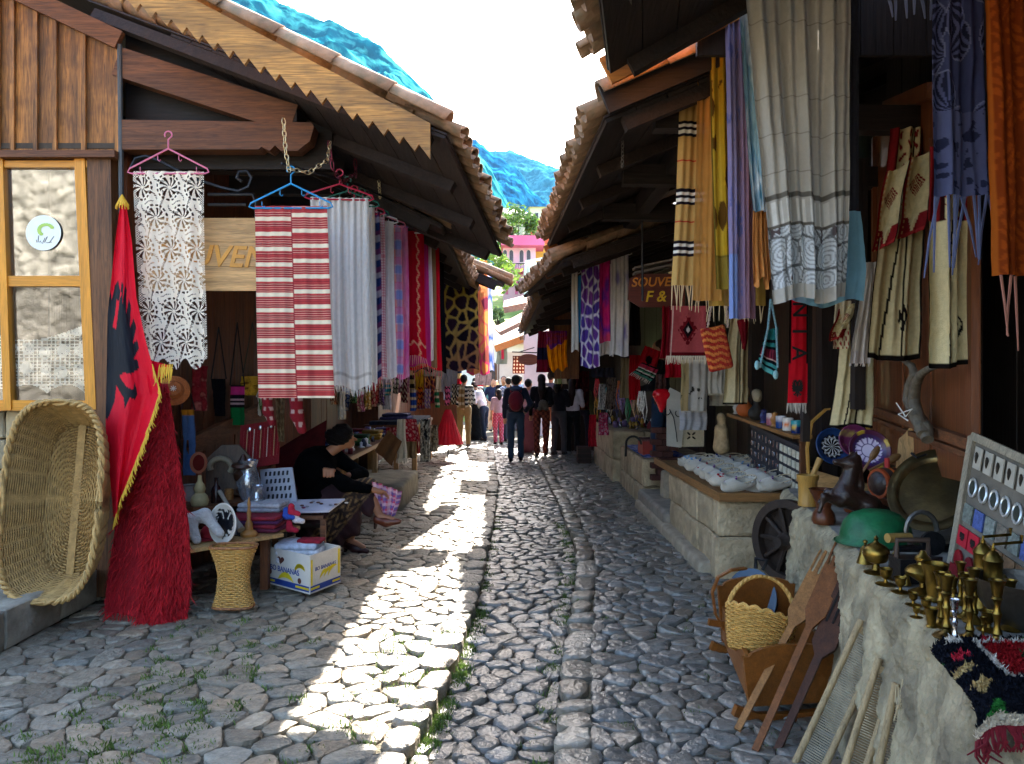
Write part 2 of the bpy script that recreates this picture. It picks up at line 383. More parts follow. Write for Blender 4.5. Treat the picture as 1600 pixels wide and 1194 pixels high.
def stone(mb, poly, zone, fine):
    cx = sum(p[0] for p in poly)/len(poly); cy = sum(p[1] for p in poly)/len(poly)
    A = abs(sum(poly[i-1][0]*poly[i][1]-poly[i][0]*poly[i-1][1] for i in range(len(poly))))/2
    if A < .003: return
    s = math.sqrt(A); gap = R.uniform(.002, .007)/s*1.4; p = [(cx+(x-cx)*(1-gap), cy+(y-cy)*(1-gap)) for x, y in poly]
    p = chaikin(p)
    if fine and len(p) < 16: p = chaikin(p, .22)
    n = len(p); z0 = {0: .06, 1: 0., 2: .04, 3: .062, 4: .045}[zone]; h = R.uniform(.010, .024)*min(1.3, s/.13)*(1.0 if zone != 0 else .7)
    if zone == 3: h = R.uniform(.018, .032)
    tx, ty = R.gauss(0, .06), R.gauss(0, .06); sd = R.randrange(999)
    base = R.uniform(.75, 1.25); warm = R.gauss(0, .05)
    if zone == 0: c = (.225*base*(1+warm), .186*base, .132*base*(1-warm))
    else: c = (.165*base*(1+warm), .152*base, .13*base*(1-warm))
    if zone >= 3: c = (.20*base*(1+warm), .17*base, .13*base*(1-warm))
    if R.random() < .05: c = tuple(x*1.35 for x in c)
    vs = []; fs = []
    rings = [(1.01, -.03 if zone != 3 else -.08), (1.0, .25), (.965, .72), (.87, .95), (.5, 1.0)] if fine else [(1.0, -.03), (.95, .55), (.6, 1.0)]
    for k_, (sc, zz) in enumerate(rings):
        for i, (x, y) in enumerate(p):
            X_, Y_ = cx+(x-cx)*sc, cy+(y-cy)*sc
            nz = (h*.22*sin(X_*61+sd)*sin(Y_*67+sd*2)+h*.10*R.uniform(-1, 1) if fine and k_ >= 2 else 0); jx = R.uniform(-.004, .004) if fine else 0; X_ += jx; Y_ += R.uniform(-.004, .004) if fine else 0
            z = z0+(zz*h if zz >= 0 else zz)+((tx*(X_-cx)+ty*(Y_-cy)) if zz > .3 else 0)+nz
            vs.append((X_, Y_, z))
    o = len(vs); vs.append((cx, cy, z0+h*R.uniform(.95, 1.06)))
    for k_ in range(len(rings)-1):
        for i in range(n): q = (i+1) % n; fs.append((k_*n+i, k_*n+q, (k_+1)*n+q, (k_+1)*n+i))
    for i in range(n): fs.append(((len(rings)-1)*n+i, (len(rings)-1)*n+(i+1) % n, o))
    mb.add(vs, fs, c)
def cdist(c): p = c[0]; return sum(q[1] for q in p)/len(p)
def inview(c):
    p = c[0]; x = sum(q[0] for q in p)/len(p); y = cdist(c); return y > 3.25 and abs(x)/y < .68
CELLS.sort(key=lambda c: (not inview(c), cdist(c)))
rest = MB(); rest2 = MB()
for i, c in enumerate(CELLS):
    if i < 300:
        mb = MB(); stone(mb, c[0], c[1], True)
        if mb.v: mb.build('cobblestone', STONEC if c[1] in (0, 3) else STONEG, street, smooth=42, usecol=True)
    else: stone(rest if c[1] in (0, 3) else rest2, c[0], c[1], cdist(c) < 9)
tag(rest.build('cobble_field', STONEC, street, smooth=42, usecol=True), kind='stuff'); tag(rest2.build('cobble_field', STONEG, street, smooth=60, usecol=True), kind='stuff')
# moss and grass in the joints
gr = MB()
def tuft(x, y, n, sp, hh):
    for _ in range(n):
        a = R.gauss(0, sp); b = R.gauss(0, sp); X_, Y_ = x+a, y+b; z = gz(X_, Y_)+.002; l = R.uniform(.4, 1)*hh; an = R.uniform(0, 2*PI); w = .004
        dx, dy = cos(an), sin(an); ln = R.uniform(.2, .9)*l; g_ = R.uniform(.7, 1.4)
        gr.add([(X_-dy*w, Y_+dx*w, z), (X_+dy*w, Y_-dx*w, z), (X_+dx*ln*.5+dy*w*.6, Y_+dy*ln*.5-dx*w*.6, z+l*.7), (X_+dx*ln, Y_+dy*ln, z+l)], [(0, 1, 2), (0, 2, 3)], (.10*g_, .16*g_, .03*g_))
for _ in range(95):
    y = 3.2+abs(R.gauss(0, .9)); tuft(R.gauss(-1.75, .3), y, 30, .028, .035)
for _ in range(150):
    y = R.uniform(3, 5.6) if R.random() < .7 else R.uniform(5, 10); tuft(kl(y)+R.uniform(.0, .07), y, 26, .022, .04)
    y = R.uniform(3, 9); tuft(kr(y)-.04-abs(R.gauss(0, .05)), y, 18, .022, .03)
for _ in range(60): y = R.uniform(3.1, 5); tuft(kl(y)-R.uniform(.0, .5), y, 18, .03, .03)
for _ in range(40): y = R.uniform(3.3, 6); tuft(R.uniform(.5, 1.6), y, 12, .025, .025)
tag(gr.build('moss', M((.1, .2, .03), .9, attr=True, var=.2, bump=0, trans=.2), usecol=True), 'moss and short grass growing in the cobble joints', 'moss', kind='stuff')

# ---- roofs ----
def tile_mb(flip):
    m = MB(); n = 7; L_ = .44; vs = []; fs = []; sg = -1 if flip else 1
    for (y, r) in ((0, .088), (L_, .074)):
        for rr in (r, r-.013):
            for i in range(n+1):
                a = PI*(-.46+.92*i/n); vs.append((rr*sin(a), y, sg*(rr*cos(a)-.03)))
    k = n+1
    for i in range(n): fs += [(i, i+1, 2*k+i+1, 2*k+i), (k+i, 3*k+i, 3*k+i+1, k+i+1), (i, k+i, k+i+1, i+1), (2*k+i, 2*k+i+1, 3*k+i+1, 3*k+i)]
    fs += [(0, 2*k, 3*k, k), (n, k+n, 3*k+n, 2*k+n)]
    return m.add(vs, fs)
T_C = mesh(tile_mb(False), 'tile', TILE, True); T_P = mesh(tile_mb(True), 'tile', TILE, True)
TCM, TPM = tile_mb(False), tile_mb(True)
def roof(bld, A, B, up, L_, rows=2, raf=.6, board='#2a1d17', sp=.19, rake=None, back=True):
    A, B = V(A), V(B); u = (B-A).normalized(); s = V(up); s = (s-u*s.dot(u)).normalized(); n = u.cross(s).normalized()
    if n.z < 0: n = -n
    D = (B-A).length; wm = M(board, .75, ax='y', var=.4, vs=5, bump=.3, bs=40, rnd=.25)
    r = MB(); o = A-n*.06
    r.add([o, o+u*D, o+u*D+s*L_, o+s*L_, o-n*.012, o+u*D-n*.012, o+u*D+s*L_-n*.012, o+s*L_-n*.012], [(3, 2, 1, 0), (4, 5, 6, 7), (0, 1, 5, 4), (1, 2, 6, 5), (2, 3, 7, 6), (3, 0, 4, 7)])
    ro = r.build('roof', wm, bld)
    bw = .19; nb = int(min(L_, 2.4)/bw)
    for i in range(nb):
        c = o-n*.026+s*(bw*(i+.5)); b = MB(); b.bar(c+u*.01, c+u*(D-.01), bw-.008, .022, n); b.build('roof_board', wm, ro)
    k = int(D/raf)
    for i in range(k+1):
        c = o-n*.078+u*(.05+(D-.1)*i/k); b = MB(); b.bar(c+s*.10, c+s*min(L_, 3), .07, .08, n); b.build('rafter', wm, ro)
    nc = int(D/sp); fld = MB(); nr = int(L_/.36)
    us = -u
    xa = u if u.cross(s).dot(n) > 0 else -u
    for rr in range(nr):
        for i in range(nc):
            for fl, me, tm in ((0, T_C, TCM), (1, T_P, TPM)):
                q = A+u*(sp*(i+(.5 if fl else 1.0)))+s*(rr*.36-.07)+n*(.035 if not fl else .0)+n*.018*rr*0
                q = q+u*R.uniform(-.008, .008)+n*R.uniform(0, .012)+s*R.uniform(-.03, .03)
                ss = (s+n*.035+u*R.gauss(0, .015)).normalized(); nn = xa.cross(ss).normalized(); m4 = frame(ss.cross(nn), ss, nn, q)
                if rr < rows: inst(me, 'tile', m4 @ Matrix.Diagonal((sp/.19, 1, sp/.19, 1)), ro)
                else: fld.add([m4 @ V(p) for p in tm.v], tm.f)
    if fld.v: tag(fld.build('tile_field', TILE, ro, smooth=60), kind='stuff')
    if back:      # far slope, out of sight
        t = MB(); e = o+s*L_; s2 = V((s.x*-1, s.y*-1, s.z))*-1; s2 = V((s.x, s.y, -s.z))
        t.add([e, e+u*D, e+u*D+s2*L_, e+s2*L_], [(0, 1, 2, 3)]); t.build('rear_slope', TILE, bld)
    return ro, u, s, n

def plankrow(bld, a, b, z0, z1, w, mat, th=.03, name='plank', parent=None, ztop=None, jit=.004, gap=.006):
    """vertical planks along the ground line a->b"""
    a, b = V((a[0], a[1], 0)), V((b[0], b[1], 0)); d = b-a; D = d.length; d.normalize(); nrm = V((-d.y, d.x, 0)); k = max(1, round(D/w)); w = D/k
    for i in range(k):
        p = a+d*(w*i+gap/2); q = a+d*(w*(i+1)-gap/2); j = nrm*R.uniform(-jit, jit); t = ztop or (lambda x: z1)
        m = MB(); A_, B_ = p+j, q+j; n_ = nrm*th
        vs = [(A_.x, A_.y, z0), (B_.x, B_.y, z0), (B_.x, B_.y, t(B_.x)), (A_.x, A_.y, t(A_.x))]; vs += [tuple(V(x)+n_) for x in vs]
        m.add(vs, [(3, 2, 1, 0), (4, 5, 6, 7), (0, 1, 5, 4), (1, 2, 6, 5), (2, 3, 7, 6), (3, 0, 4, 7)]); m.build(name, mat, parent or bld)

# ======== left near shop ========
WB = M('#a0682f', .6, ax='z', var=.6, vs=4, bump=.45, bs=30, rnd=.2, dirt_or_lit=('#4a2c18', 6., .55))
L1 = thing('shop_building', 'near left wooden shop with toothed gable board and orange window frame', 'building', (-3.2, 5.6, 0))
A1, B1 = P(705, 196, 4.9), P(790, 388, 6.8)
ro1, u1, s1, n1 = roof(L1, A1, B1, (-1, 0, .5), 4.2, rows=2, sp=.125)
# gable barge board with teeth
y = 4.86; x0, z0 = P(672, 0, y).x, P(0, 222, y).z; sl = .505
pts = []; T = .098; nT = 42
top = [(x0, z0+.12), (x0-T*nT, z0+.12+T*nT*sl)]
for i in range(nT): xx = x0-T*i; zz = z0-.105+T*i*sl; pts += [(xx, zz), (xx-T*.72, zz+T*.72*sl+.055), (xx-T, zz+T*sl-.0)][:2]
poly = [(x0, z0+.12)]+[(x0, z0-.10)]+pts+[(x0-T*nT, z0+.02+T*nT*sl), (x0-T*nT, z0+.20+T*nT*sl)]
m = MB(); m.prism(poly, (0, y, 0), (1, 0, 0), (0, 0, 1), (0, .03, 0)); bb = m.build('barge_board', M('#b07c3c', .6, ax='x', var=.55, vs=3.0, bump=.35, bs=30, dirt_or_lit=('#6a4a2a', 5., .5)), L1)
for i in range(11):              # rake tiles
    q = V((A1.x-.02-.36*i, 4.93, A1.z+.03+.18*i)); ss = V((-1, 0, .5)).normalized(); ss = (ss+V((0, R.uniform(-.03, .03), .03))).normalized(); nn = V((.45, 0, .9)); nn = (nn-ss*nn.dot(ss)).normalized()
    inst(T_C, 'tile', frame(ss.cross(nn)*1.35, ss*1.05, nn*1.35, q), ro1)
# gable planks above the window
y = 5.6; ed = [-60, -32, 0, 23, 59, 89, 134, 186]
rk = lambda X_: P(0, 65, y).z+(P(186, 0, y).x-X_)*.45
for a, b in zip(ed[:-1], ed[1:]):
    xa, xb = P(a, 0, y).x+.004, P(b, 0, y).x-.004; m = MB(); zb = P(0, 240, y).z; jj = R.uniform(-.008, .008)
    m.prism([(xa, zb), (xb, zb), (xb, rk(xb)), (xa, rk(xa))], (0, y+jj, 0), (1, 0, 0), (0, 0, 1), (0, .03, 0)); m.build('plank', WB, L1)
    m = MB(); m.bar((xb, y-.018, zb), (xb, y-.018, rk(xb)), .03, .018, (0, 1, 0)); m.build('batten', WB, L1)
m = MB(); xa, xb = P(-60, 0, y).x, P(192, 0, y).x; m.bar((xa, y-.04, rk(xa)+.03), (xb, y-.04, rk(xb)+.0), .05, .13, (0, 0, 1)); m.build('gable_trim', WOOD_BR('x'), L1)
m = MB(); m.bar((xa, y-.05, P(0, 246, y).z), (xb-.01, y-.05, P(0, 246, y).z), .10, .05); m.build('ledge', WOOD_BR('x'), L1)
# wall under gable, window
m = MB(); m.box(((P(-60, 0, 5.8).x+P(188, 0, 5.8).x)/2, 7.2, 2.0), (.02, 2.6, 4.2)); m.build('inner_wall', WOOD_DK('z'), L1)
for c_, d_ in (((-4.2, 7.6, 2), (2.9, .04, 4.2)), ((-5.6, 6.6, 2), (.04, 2.1, 4.2)), ((-4.2, 6.6, 3.4), (2.9, 2.0, .04)), ((-4.2, 6.6, .3), (2.9, 2.0, .04))): m = MB(); m.box(c_, d_); m.build('room_lining', M('#4a4036', .9, var=.3), L1)
WO = M('#cf8a25', .4, ax='z', var=.22, vs=4, bump=.08, bs=40)
def qbar(a, b, w, t, name, mat, par): m = MB(); m.bar(a, b, w, t, (0, 1, 0)); return m.build(name, mat, par)
win = qbar(P(128, 250, y-.02), P(146, 640, y-.02), .075, .07, 'window', WO, L1)
qbar(P(3, 250, y-.021), P(16, 640, y-.021), .055, .07, 'window_frame', WO, win)
qbar(P(-62, 250, y-.02), P(-56, 640, y-.02), .07, .07, 'window_frame', WO, win)
for a, b, h_ in ((258, 258, .05), (440, 440, .075), (633, 634, .075)): qbar(P(-60, a, y-.012), P(140, b, y-.012), h_, .06, 'window_rail', M('#cf8a25', .4, ax='x', var=.22, vs=4, bump=.08, bs=40), win)
GP = glass((.75, .78, .76), .18, .03)
for (a, b) in ((258, 440), (440, 633)):
    for c, d in ((-60, 8), (10, 133)):
        m = MB(); m.prism([(P(c, 0, y).x, P(0, b, y).z), (P(d, 0, y).x, P(0, b, y).z), (P(d, 0, y).x, P(0, a, y).z), (P(c, 0, y).x, P(0, a, y).z)], (0, y-.008, 0), (1, 0, 0), (0, 0, 1), (0, .004, 0)); m.build('pane', GP if a < 300 else glass((.97, .98, .97), .05, .03), win)
m = MB(); c = P(68, 364, y-.02); m.lathe([(.0, 0), (.128, 0), (.128, .002), (0, .002)], c, Matrix.Rotation(PI/2, 3, 'X'), 36); st = m.build('sticker', M('#e8ece4', .5, var=.02, bump=0), win)
m = MB()
for k in range(12):
    a = 2*PI*k/12*.6+.5; m.ball(c+V((.05*cos(a)+.02, -.004, .04*sin(a)+.02)), (.016, .001, .012), 6)
m.build('sticker_print', M('#a8c860', .5, bump=0), st)
m = MB()
for k in range(9): m.tube([c+V((-.02+.012*k-.03, -.004, -.07)), c+V((-.05+.016*k, -.004, -.05+.03*sin(k*1.7)))], .002, 4)
m.build('sticker_print', M('#484848', .5, bump=0), st)
m = MB(); m.bar(P(160, 250, y), P(172, 930, y), .17, .10, (0, 1, 0)); m.build('post', M('#6b4526', .6, ax='z', var=.5, vs=4, bump=.35, bs=30), L1)
m = MB(); m.tube([P(187, 70, y-.04), P(189, 250, y-.04), P(196, 930, y-.04)], .018, 8); m.build('downpipe', M('#4b4a48', .5, met=.5), L1)
# masonry below the window
STW = M('#a89878', .9, var=.3, vs=5, bump=.7, bs=16, rnd=.15, dirt_or_lit=('#6a6252', 3., .6))
STB = M('#98907f', .85, var=.3, vs=7, bump=.6, bs=26, rnd=.15, dirt_or_lit=('#5d574c', 4., .6))
def ashlar(parent, p, q, z0, z1, lens, hs, depth, nrm, name='block', mat=None, jit=.006, bev=.012):
    """blocks as separate pieces along p->q (plan points)"""
    p, q = V((*p, 0)), V((*q, 0)); d = (q-p); D = d.length; d.normalize(); nrm = V((*nrm, 0)).normalized(); z = z0; k = 0
    while z < z1-.02:
        h_ = min(R.uniform(*hs), z1-z); h_ = z1-z if z1-z-h_ < .06 else h_; x = -R.uniform(0, lens[0])*.5*(k % 2)
        while x < D-.01:
            l_ = R.uniform(*lens); a, b = max(0, x), min(D, x+l_)
            if b-a > .03:
                c = p+d*((a+b)/2)-nrm*(depth/2)+nrm*R.uniform(-jit, jit); c.z = z+h_/2; mm = Matrix((d, nrm, V((0, 0, 1)))).transposed()
                rough_block(c, (b-a-.012, depth, h_-.012), mm, bev).build(name, mat or STB, parent, smooth=35)
            x += l_
        z += h_; k += 1
def rough_block(c, d, m, bev, seed=None):
    n = 4; mb = MB(); vs = {}; L_ = []; x, y, z = [q/2 for q in d]
    def vert(p):
        key = tuple(round(q, 4) for q in p)
        if key in vs: return vs[key]
        P_ = V(p); e = [max(0, abs(P_[i])-(v-bev)) for i, v in enumerate((x, y, z))]; k = sum(1 for q in e if q > 1e-6)
        if k >= 2:
            for i in range(3):
                if e[i] > 1e-6: P_[i] -= math.copysign(e[i]*.45, P_[i])
        P_ += V((R.gauss(0, 1), R.gauss(0, 1), R.gauss(0, 1)))*bev*.18
        vs[key] = len(L_); L_.append(m @ P_+V(c)); return vs[key]
    def cuts(h): return [-h, -h+bev, -h*.33, h*.33, h-bev, h]
    F_ = []
    for ax in range(3):
        o1, o2 = [(1, 2), (2, 0), (0, 1)][ax]; hs = (x, y, z); a, b = cuts(hs[o1]), cuts(hs[o2])
        for sg in (-1, 1):
            for i in range(5):
                for j in range(5):
                    q = []
                    for (ii, jj) in ((i, j), (i+1, j), (i+1, j+1), (i, j+1)):
                        p = [0, 0, 0]; p[ax] = sg*hs[ax]; p[o1] = a[ii]; p[o2] = b[jj]; q.append(vert(p))
                    F_.append(tuple(q if sg > 0 else q[::-1]))
    return mb.add(L_, F_)
BW = thing('window_base_wall', 'low cream masonry wall under the orange framed window', 'wall', (-3.6, 5.7, .3))
ashlar(BW, (-4.3, 5.66), (-2.93, 5.66), .34, P(0, 642, 5.6).z, (.25, .5), (.2, .3), .3, (0, -1), mat=STW)
ST = thing('stone_step', 'worn stone block step along the left shop front', 'step', (-3.3, 4.8, .1))
ashlar(ST, (-3.0, 2.9), (-3.0, 5.62), .08, .335, (.38, .6), (.3, .4), 1.4, (1, 0), name='block')
# beams and braces under the gable
y = 5.62
m = MB(); m.bar(P(188, 100, y), P(462, 190, y), .12, .21, (0, 0, 1)); m.build('brace', WOOD_BR('x'), L1)
m = MB(); a, b = P(196, 192, y), P(490, 196, y); t_ = P(0, 192, y).z; l_ = P(0, 238, y).z; xe = b.x; r_ = t_-l_
m.prism([(a.x, l_), (a.x, t_), (xe, t_-.02), (xe+.02, t_-.05), (xe-.01, l_+.06), (xe-.10, l_-.01), (xe-.22, l_-.01), (xe-.26, l_+.03), (xe-.30, l_-.01), (xe-.36, l_+.02), (xe-.38, l_)], (0, y-.07, 0), (1, 0, 0), (0, 0, 1), (0, .14, 0)); m.build('beam', WOOD_BR('x'), L1)
for i in range(4):
    yy = y+.75*(i+1); xo = -1.45+.09*(yy-5.6)
    m = MB(); m.bar((-2.9, yy, t_-.08), (xo, yy, t_-.1), .12, .16); m.build('beam', WOOD_DK('x'), L1)
m = MB(); m.bar((-1.62, y-.05, t_+.06), (-1.3, 8.5, t_+.0), .12, .14); m.build('purlin', WOOD_DK('y'), L1)
gi = P(192, 0, 5.72).x
plankrow(L1, (gi, 5.74), (-1.1, 5.74), 0, 0, .2, WOOD_DK('z'), ztop=lambda x: min(4.6, 3.05+(-.55-x)*.5)) if 0 else None
m = MB(); m.prism([(gi, t_-.3), (gi, 4.35), (-1.35, 3.68), (-1.35, t_-.3)], (0, 5.76, 0), (1, 0, 0), (0, 0, 1), (0, .03, 0)); m.build('gable_infill', WOOD_DK('x'), L1)
# street-side plank wall, rail
SW = M('#6a3a1c', .6, ax='z', var=.4, vs=5, bump=.3, bs=40, rnd=.2)
wa, wb = (-2.86, 5.7), (-2.3, 8.6)
plankrow(L1, wa, wb, .1, 3.6, .16, SW, name='plank')
a, b = P(283, 702, 6.3), P(405, 640, 7.55); m = MB(); m.bar(a+V((.03, 0, 0)), b+V((.05, 0, 0)), .06, .15); m.build('rail', WOOD_BR('y'), L1)
m = MB(); m.box((-2.6, 8.62, 1.8), (.7, .04, 3.4)); m.build('end_wall', SW, L1)
# sign board above the opening
y = 5.58
sg = thing('shop_sign', 'pale wooden souvenir sign behind the lace and striped cloths', 'sign', P(400, 455, y))
for i in range(3):
    za, zb = P(0, 455-38*i, y).z, P(0, 455-38*(i+1), y).z; m = MB(); m.box((P(352, 0, y).x, y, (za+zb)/2), ((P(478, 0, y)-P(226, 0, y)).x, .03, zb-za-.003)); m.build('board', WOOD_PALE('x'), sg)
def text(body, size, o, ex, ey, mat, parent, name='lettering', depth=.004, shear=0., bold=0.):
    c = bpy.data.curves.new('t', 'FONT'); c.body = body; c.size = size; c.extrude = depth; c.align_x = 'CENTER'; c.align_y = 'CENTER'; c.shear = shear; c.offset = bold
    ob = bpy.data.objects.new('t', c); COL.objects.link(ob); dg = bpy.context.evaluated_depsgraph_get(); me = bpy.data.meshes.new_from_object(ob.evaluated_get(dg)); bpy.data.objects.remove(ob)
    ex, ey = V(ex).normalized(), V(ey).normalized(); me.transform(frame(ex, ey, ex.cross(ey), o)); me.materials.clear(); return link(name, me, mat, parent)
text('SOUVENIR', .215, P(347, 402, y-.019), (1, 0, -.03), (.1, 0, 1), M('#c78a32', .5), sg, shear=.15, bold=.004)

# ======== left further shops ========
L2 = thing('shop_building', 'dim left shop behind the hanging scarves, roof over the bag stall', 'building', (-3, 11, 0))
roof(L2, (-.56, 6.5, 3.06), (-.56, 13.2, 3.02), (-1, 0, .5), 3.0, rows=1, raf=.8)
plankrow(L2, (-2.75, 8.7), (-2.75, 13.2), .1, 3.6, .3, SW)
m = MB(); m.box((-2.65, 13.22, 1.8), (.7, .04, 3.4)); m.build('end_wall', SW, L2)
L3 = thing('shop_building', 'farthest left shop beyond the man in the striped shirt', 'building', (-3, 16, 0))
roof(L3, (-.62, 13.1, 2.95), (-.9, 20, 2.9), (-1, 0, .5), 3.0, rows=1, raf=1.0)
plankrow(L3, (-2.6, 13.3), (-2.6, 20.5), .1, 3.4, .35, SW)
m = MB(); m.box((-2.0, 20.6, 1.7), (1.3, .05, 3.4)); m.build('end_wall', SW, L3)
# small roof end jutting out past the scarves
LJ = thing('porch_roof', 'small brown roof corner jutting out beyond the left scarves', 'roof', (-.3, 10.6, 2.9))
roof(LJ, P(792, 436, 10.2), P(790, 440, 10.9), (-1, 0, .4), 1.2, rows=1, raf=.4, back=False)

# ======== right shops ========
R1 = thing('shop_building', 'near right wooden shop with panelled door and brassware counter', 'building', (2.6, 4, 0))
slab0 = None
A, B = V((.05, 1.6, 3.36)), P(940, 92, 4.02)
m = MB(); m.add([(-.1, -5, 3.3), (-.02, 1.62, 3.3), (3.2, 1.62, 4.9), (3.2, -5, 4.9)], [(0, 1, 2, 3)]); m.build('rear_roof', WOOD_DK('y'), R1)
roof(R1, A, B, (1, 0, .5), 3.2, rows=2, raf=.8, sp=.155, board='#241812')
m = MB(); a = P(946, 112, 4.05); m.bar(a, a+V((1.7, 0, .86)), .03, .15); m.build('barge_board', M('#b9702c', .55, ax='x', var=.3, vs=3, bump=.15), R1)
plankrow(R1, (.98, 4.08), (2.9, 4.08), 3.42, 0, .17, WOOD_DK('z'), ztop=lambda x: 3.32+.5*(x-.45))  # infill planks added between the roofs to keep sun off the curtain
R2 = thing('shop_building', 'right shop with long tiled eave behind the beige scarf', 'building', (2.7, 7, 0))
A, B = P(937, 166, 4.3), P(851, 374, 8.3)
ro2, *_ = roof(R2, A, B, (1, 0, .42), 3.4, rows=2, raf=1.0, sp=.155)
m = MB(); a = A+V((.02, -.03, .02)); m.bar(a, a+V((1.9, 0, .8)), .04, .16); m.build('barge_board', WOOD_DK('x'), R2)
for i in range(7):
    q = V((A.x+.0+.36*i, 4.28, A.z+.06+.151*i)); ss = (V((1, 0, .42)).normalized()+V((0, R.uniform(-.03, .03), .03))).normalized(); nn = V((-.42, 0, .9)); nn = (nn-ss*nn.dot(ss)).normalized(); inst(T_C, 'tile', frame(ss.cross(nn)*1.3, ss*1.05, nn*1.3, q), ro2)
a = P(853, 394, 8.28); m = MB(); m.bar(a, P(900, 372, 8.3), .04, .13); m.build('barge_board', M('#a8642c', .55, ax='x', var=.3, vs=3, bump=.15), R2)
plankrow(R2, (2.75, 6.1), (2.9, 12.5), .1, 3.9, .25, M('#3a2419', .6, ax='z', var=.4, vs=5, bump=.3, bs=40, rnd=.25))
m = MB(); m.bar((1.25, 4.4, 3.35), (1.2, 8.2, 3.3), .12, .16); m.build('purlin', WOOD_DK('y'), R2)
for yy in (4.6, 5.9, 7.2, 8.2): m = MB(); m.bar((.85, yy, 3.26), (2.9, yy, 3.24), .11, .15); m.build('beam', WOOD_DK('x'), R2)
for yy in (6.4, 8.25, 10.2): m = MB(); m.bar((2.62, yy, .1), (2.62, yy, 3.4), .13, .13, (1, 0, 0)); m.build('post', WOOD_DK('z'), R2)
m = MB(); m.tube([P(1003, 285, 7.2), P(1004, 470, 7.2)], .012, 6); m.build('hanging_rod', IRON, R2)
# R1 door wall
DW = M('#6a3a1c', .45, ax='z', var=.35, vs=4, bump=.15, bs=40, rnd=.1)
DA, DB = V((2.85, 6.0, 0)), V((2.02, 3.05, 0)); dd = (DB-DA).normalized(); dn = V((-dd.y, dd.x, 0)); dn = dn if dn.x < 0 else -dn
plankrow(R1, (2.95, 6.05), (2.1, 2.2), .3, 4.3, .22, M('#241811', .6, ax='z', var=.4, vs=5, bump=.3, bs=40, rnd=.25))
def dpt(px, py):   # point of the door plane seen at px,py
    k = (px-800)/F; t = (k*DA.y-DA.x)/(dd.x-k*dd.y); q = DA+dd*t; return P(px, py, q.y)
def dbar(a, b, w, t, name, mat, par, off=.03): m = MB(); m.bar(a+dn*off, b+dn*off, w, t, dn); return m.build(name, mat, par)
door = thing('shop_door', 'dark brown panelled wooden door behind the goat horn', 'door', dpt(1450, 800))
m = MB(); m.add([dpt(1372, 180)+dn*.02, dpt(1540, 120)+dn*.02, dpt(1540, 760)+dn*.02, dpt(1372, 720)+dn*.02], [(0, 1, 2, 3)]); m.build('leaf', DW, door)
for px in (1374, 1420, 1465, 1534):
    dbar(dpt(px, 215), dpt(px, 720), .07 if px in (1374, 1534) else .012, .035 if px in (1374, 1534) else .012, 'stile', DW, door, .035)
dbar(dpt(1374, 640), dpt(1534, 694), .05, .05, 'rail', WOOD_BR('y'), door, .04); dbar(dpt(1374, 655), dpt(1534, 715), .03, .03, 'moulding', WOOD_BR('y'), door, .035)
dbar(dpt(1395, 168), dpt(1470, 140), .09, .05, 'rail', DW, door, .045)
for px in (): dbar(dpt(px, 300), dpt(px, 680), .022, .04, 'jamb', WOOD_DK('z'), R1, .05)
m = MB(); m.bar(dpt(1300, 170)+dn*.1, dpt(1345, 800)+dn*.1, .09, .09, dn) if 0 else m.bar(P(1262, 455, 5.3), P(1258, 690, 5.3), .05, .05, (0, 1, 0)); m.build('post', WOOD_DK('z'), R1)
m = MB(); m.bar(P(1345, 250, 5.0), P(1340, 640, 5.0), .07, .07, (0, 1, 0)); m.build('post', WOOD_DK('z'), R1)
# closing sheets so the shops are dark inside
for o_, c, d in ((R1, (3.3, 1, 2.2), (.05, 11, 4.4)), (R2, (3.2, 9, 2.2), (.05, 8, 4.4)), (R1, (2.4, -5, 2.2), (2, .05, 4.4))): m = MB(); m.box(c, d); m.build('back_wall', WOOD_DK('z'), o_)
# R3 and beyond
R3 = thing('shop_building', 'right shop with lower tiled eave behind the bright scarves', 'building', (2.6, 10, 0))
roof(R3, P(852, 421, 8.8)-V((-.1,1.1,0)), P(815, 456, 10.7), (1, 0, .36), 3.0, rows=1)
m = MB(); a = P(851, 428, 8.75); m.bar(a, P(925, 398, 8.8), .04, .14); m.build('barge_board', WOOD_BR('x'), R3)
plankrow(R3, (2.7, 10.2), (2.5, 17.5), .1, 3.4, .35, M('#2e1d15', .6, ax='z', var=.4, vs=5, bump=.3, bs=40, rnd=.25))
m = MB(); m.box((1.85, 17.6, 1.6), (1.7, .05, 3.2)); m.build('end_wall', WOOD_DK('z'), R3)
def slab(bld, q, th, mat, name='roof'):
    q = [V(p) for p in q]; n_ = (q[1]-q[0]).cross(q[2]-q[1]).normalized(); n_ = n_ if n_.z > 0 else -n_
    m = MB(); m.add([*q, *[p-n_*th for p in q]], [(0, 1, 2, 3), (7, 6, 5, 4)]+[(i, i+4, (i+1) % 4+4, (i+1) % 4) for i in range(4)]); return m.build(name, mat, bld)
R6 = thing('shop_building', 'right shop roof over the crowd beyond the bright scarves', 'building', (2.5, 14, 0))
roof(R6, (.36, 10.3, 2.84), (.24, 17.8, 2.8), (1, 0, .4), 3.0, rows=0, raf=1.2)
TP = M('#b08a74', .8, var=.3, vs=14, bump=.6, bs=20)
R4 = thing('shop_building', 'far right shop with sunlit pale roof slanting over the lane', 'building', (2, 16, 0))
slab(R4, [P(786, 480, 14.5), P(875, 462, 14.2), P(880, 445, 16), P(788, 470, 16.2)], .12, TP)
plankrow(R4, (P(862, 0, 14.6).x, 14.6), (P(905, 0, 14.6).x, 14.6), 1.7, P(0, 470, 14.6).z, .16, M('#8a5a34', .6, ax='z', var=.4, vs=5, bump=.3, rnd=.2))
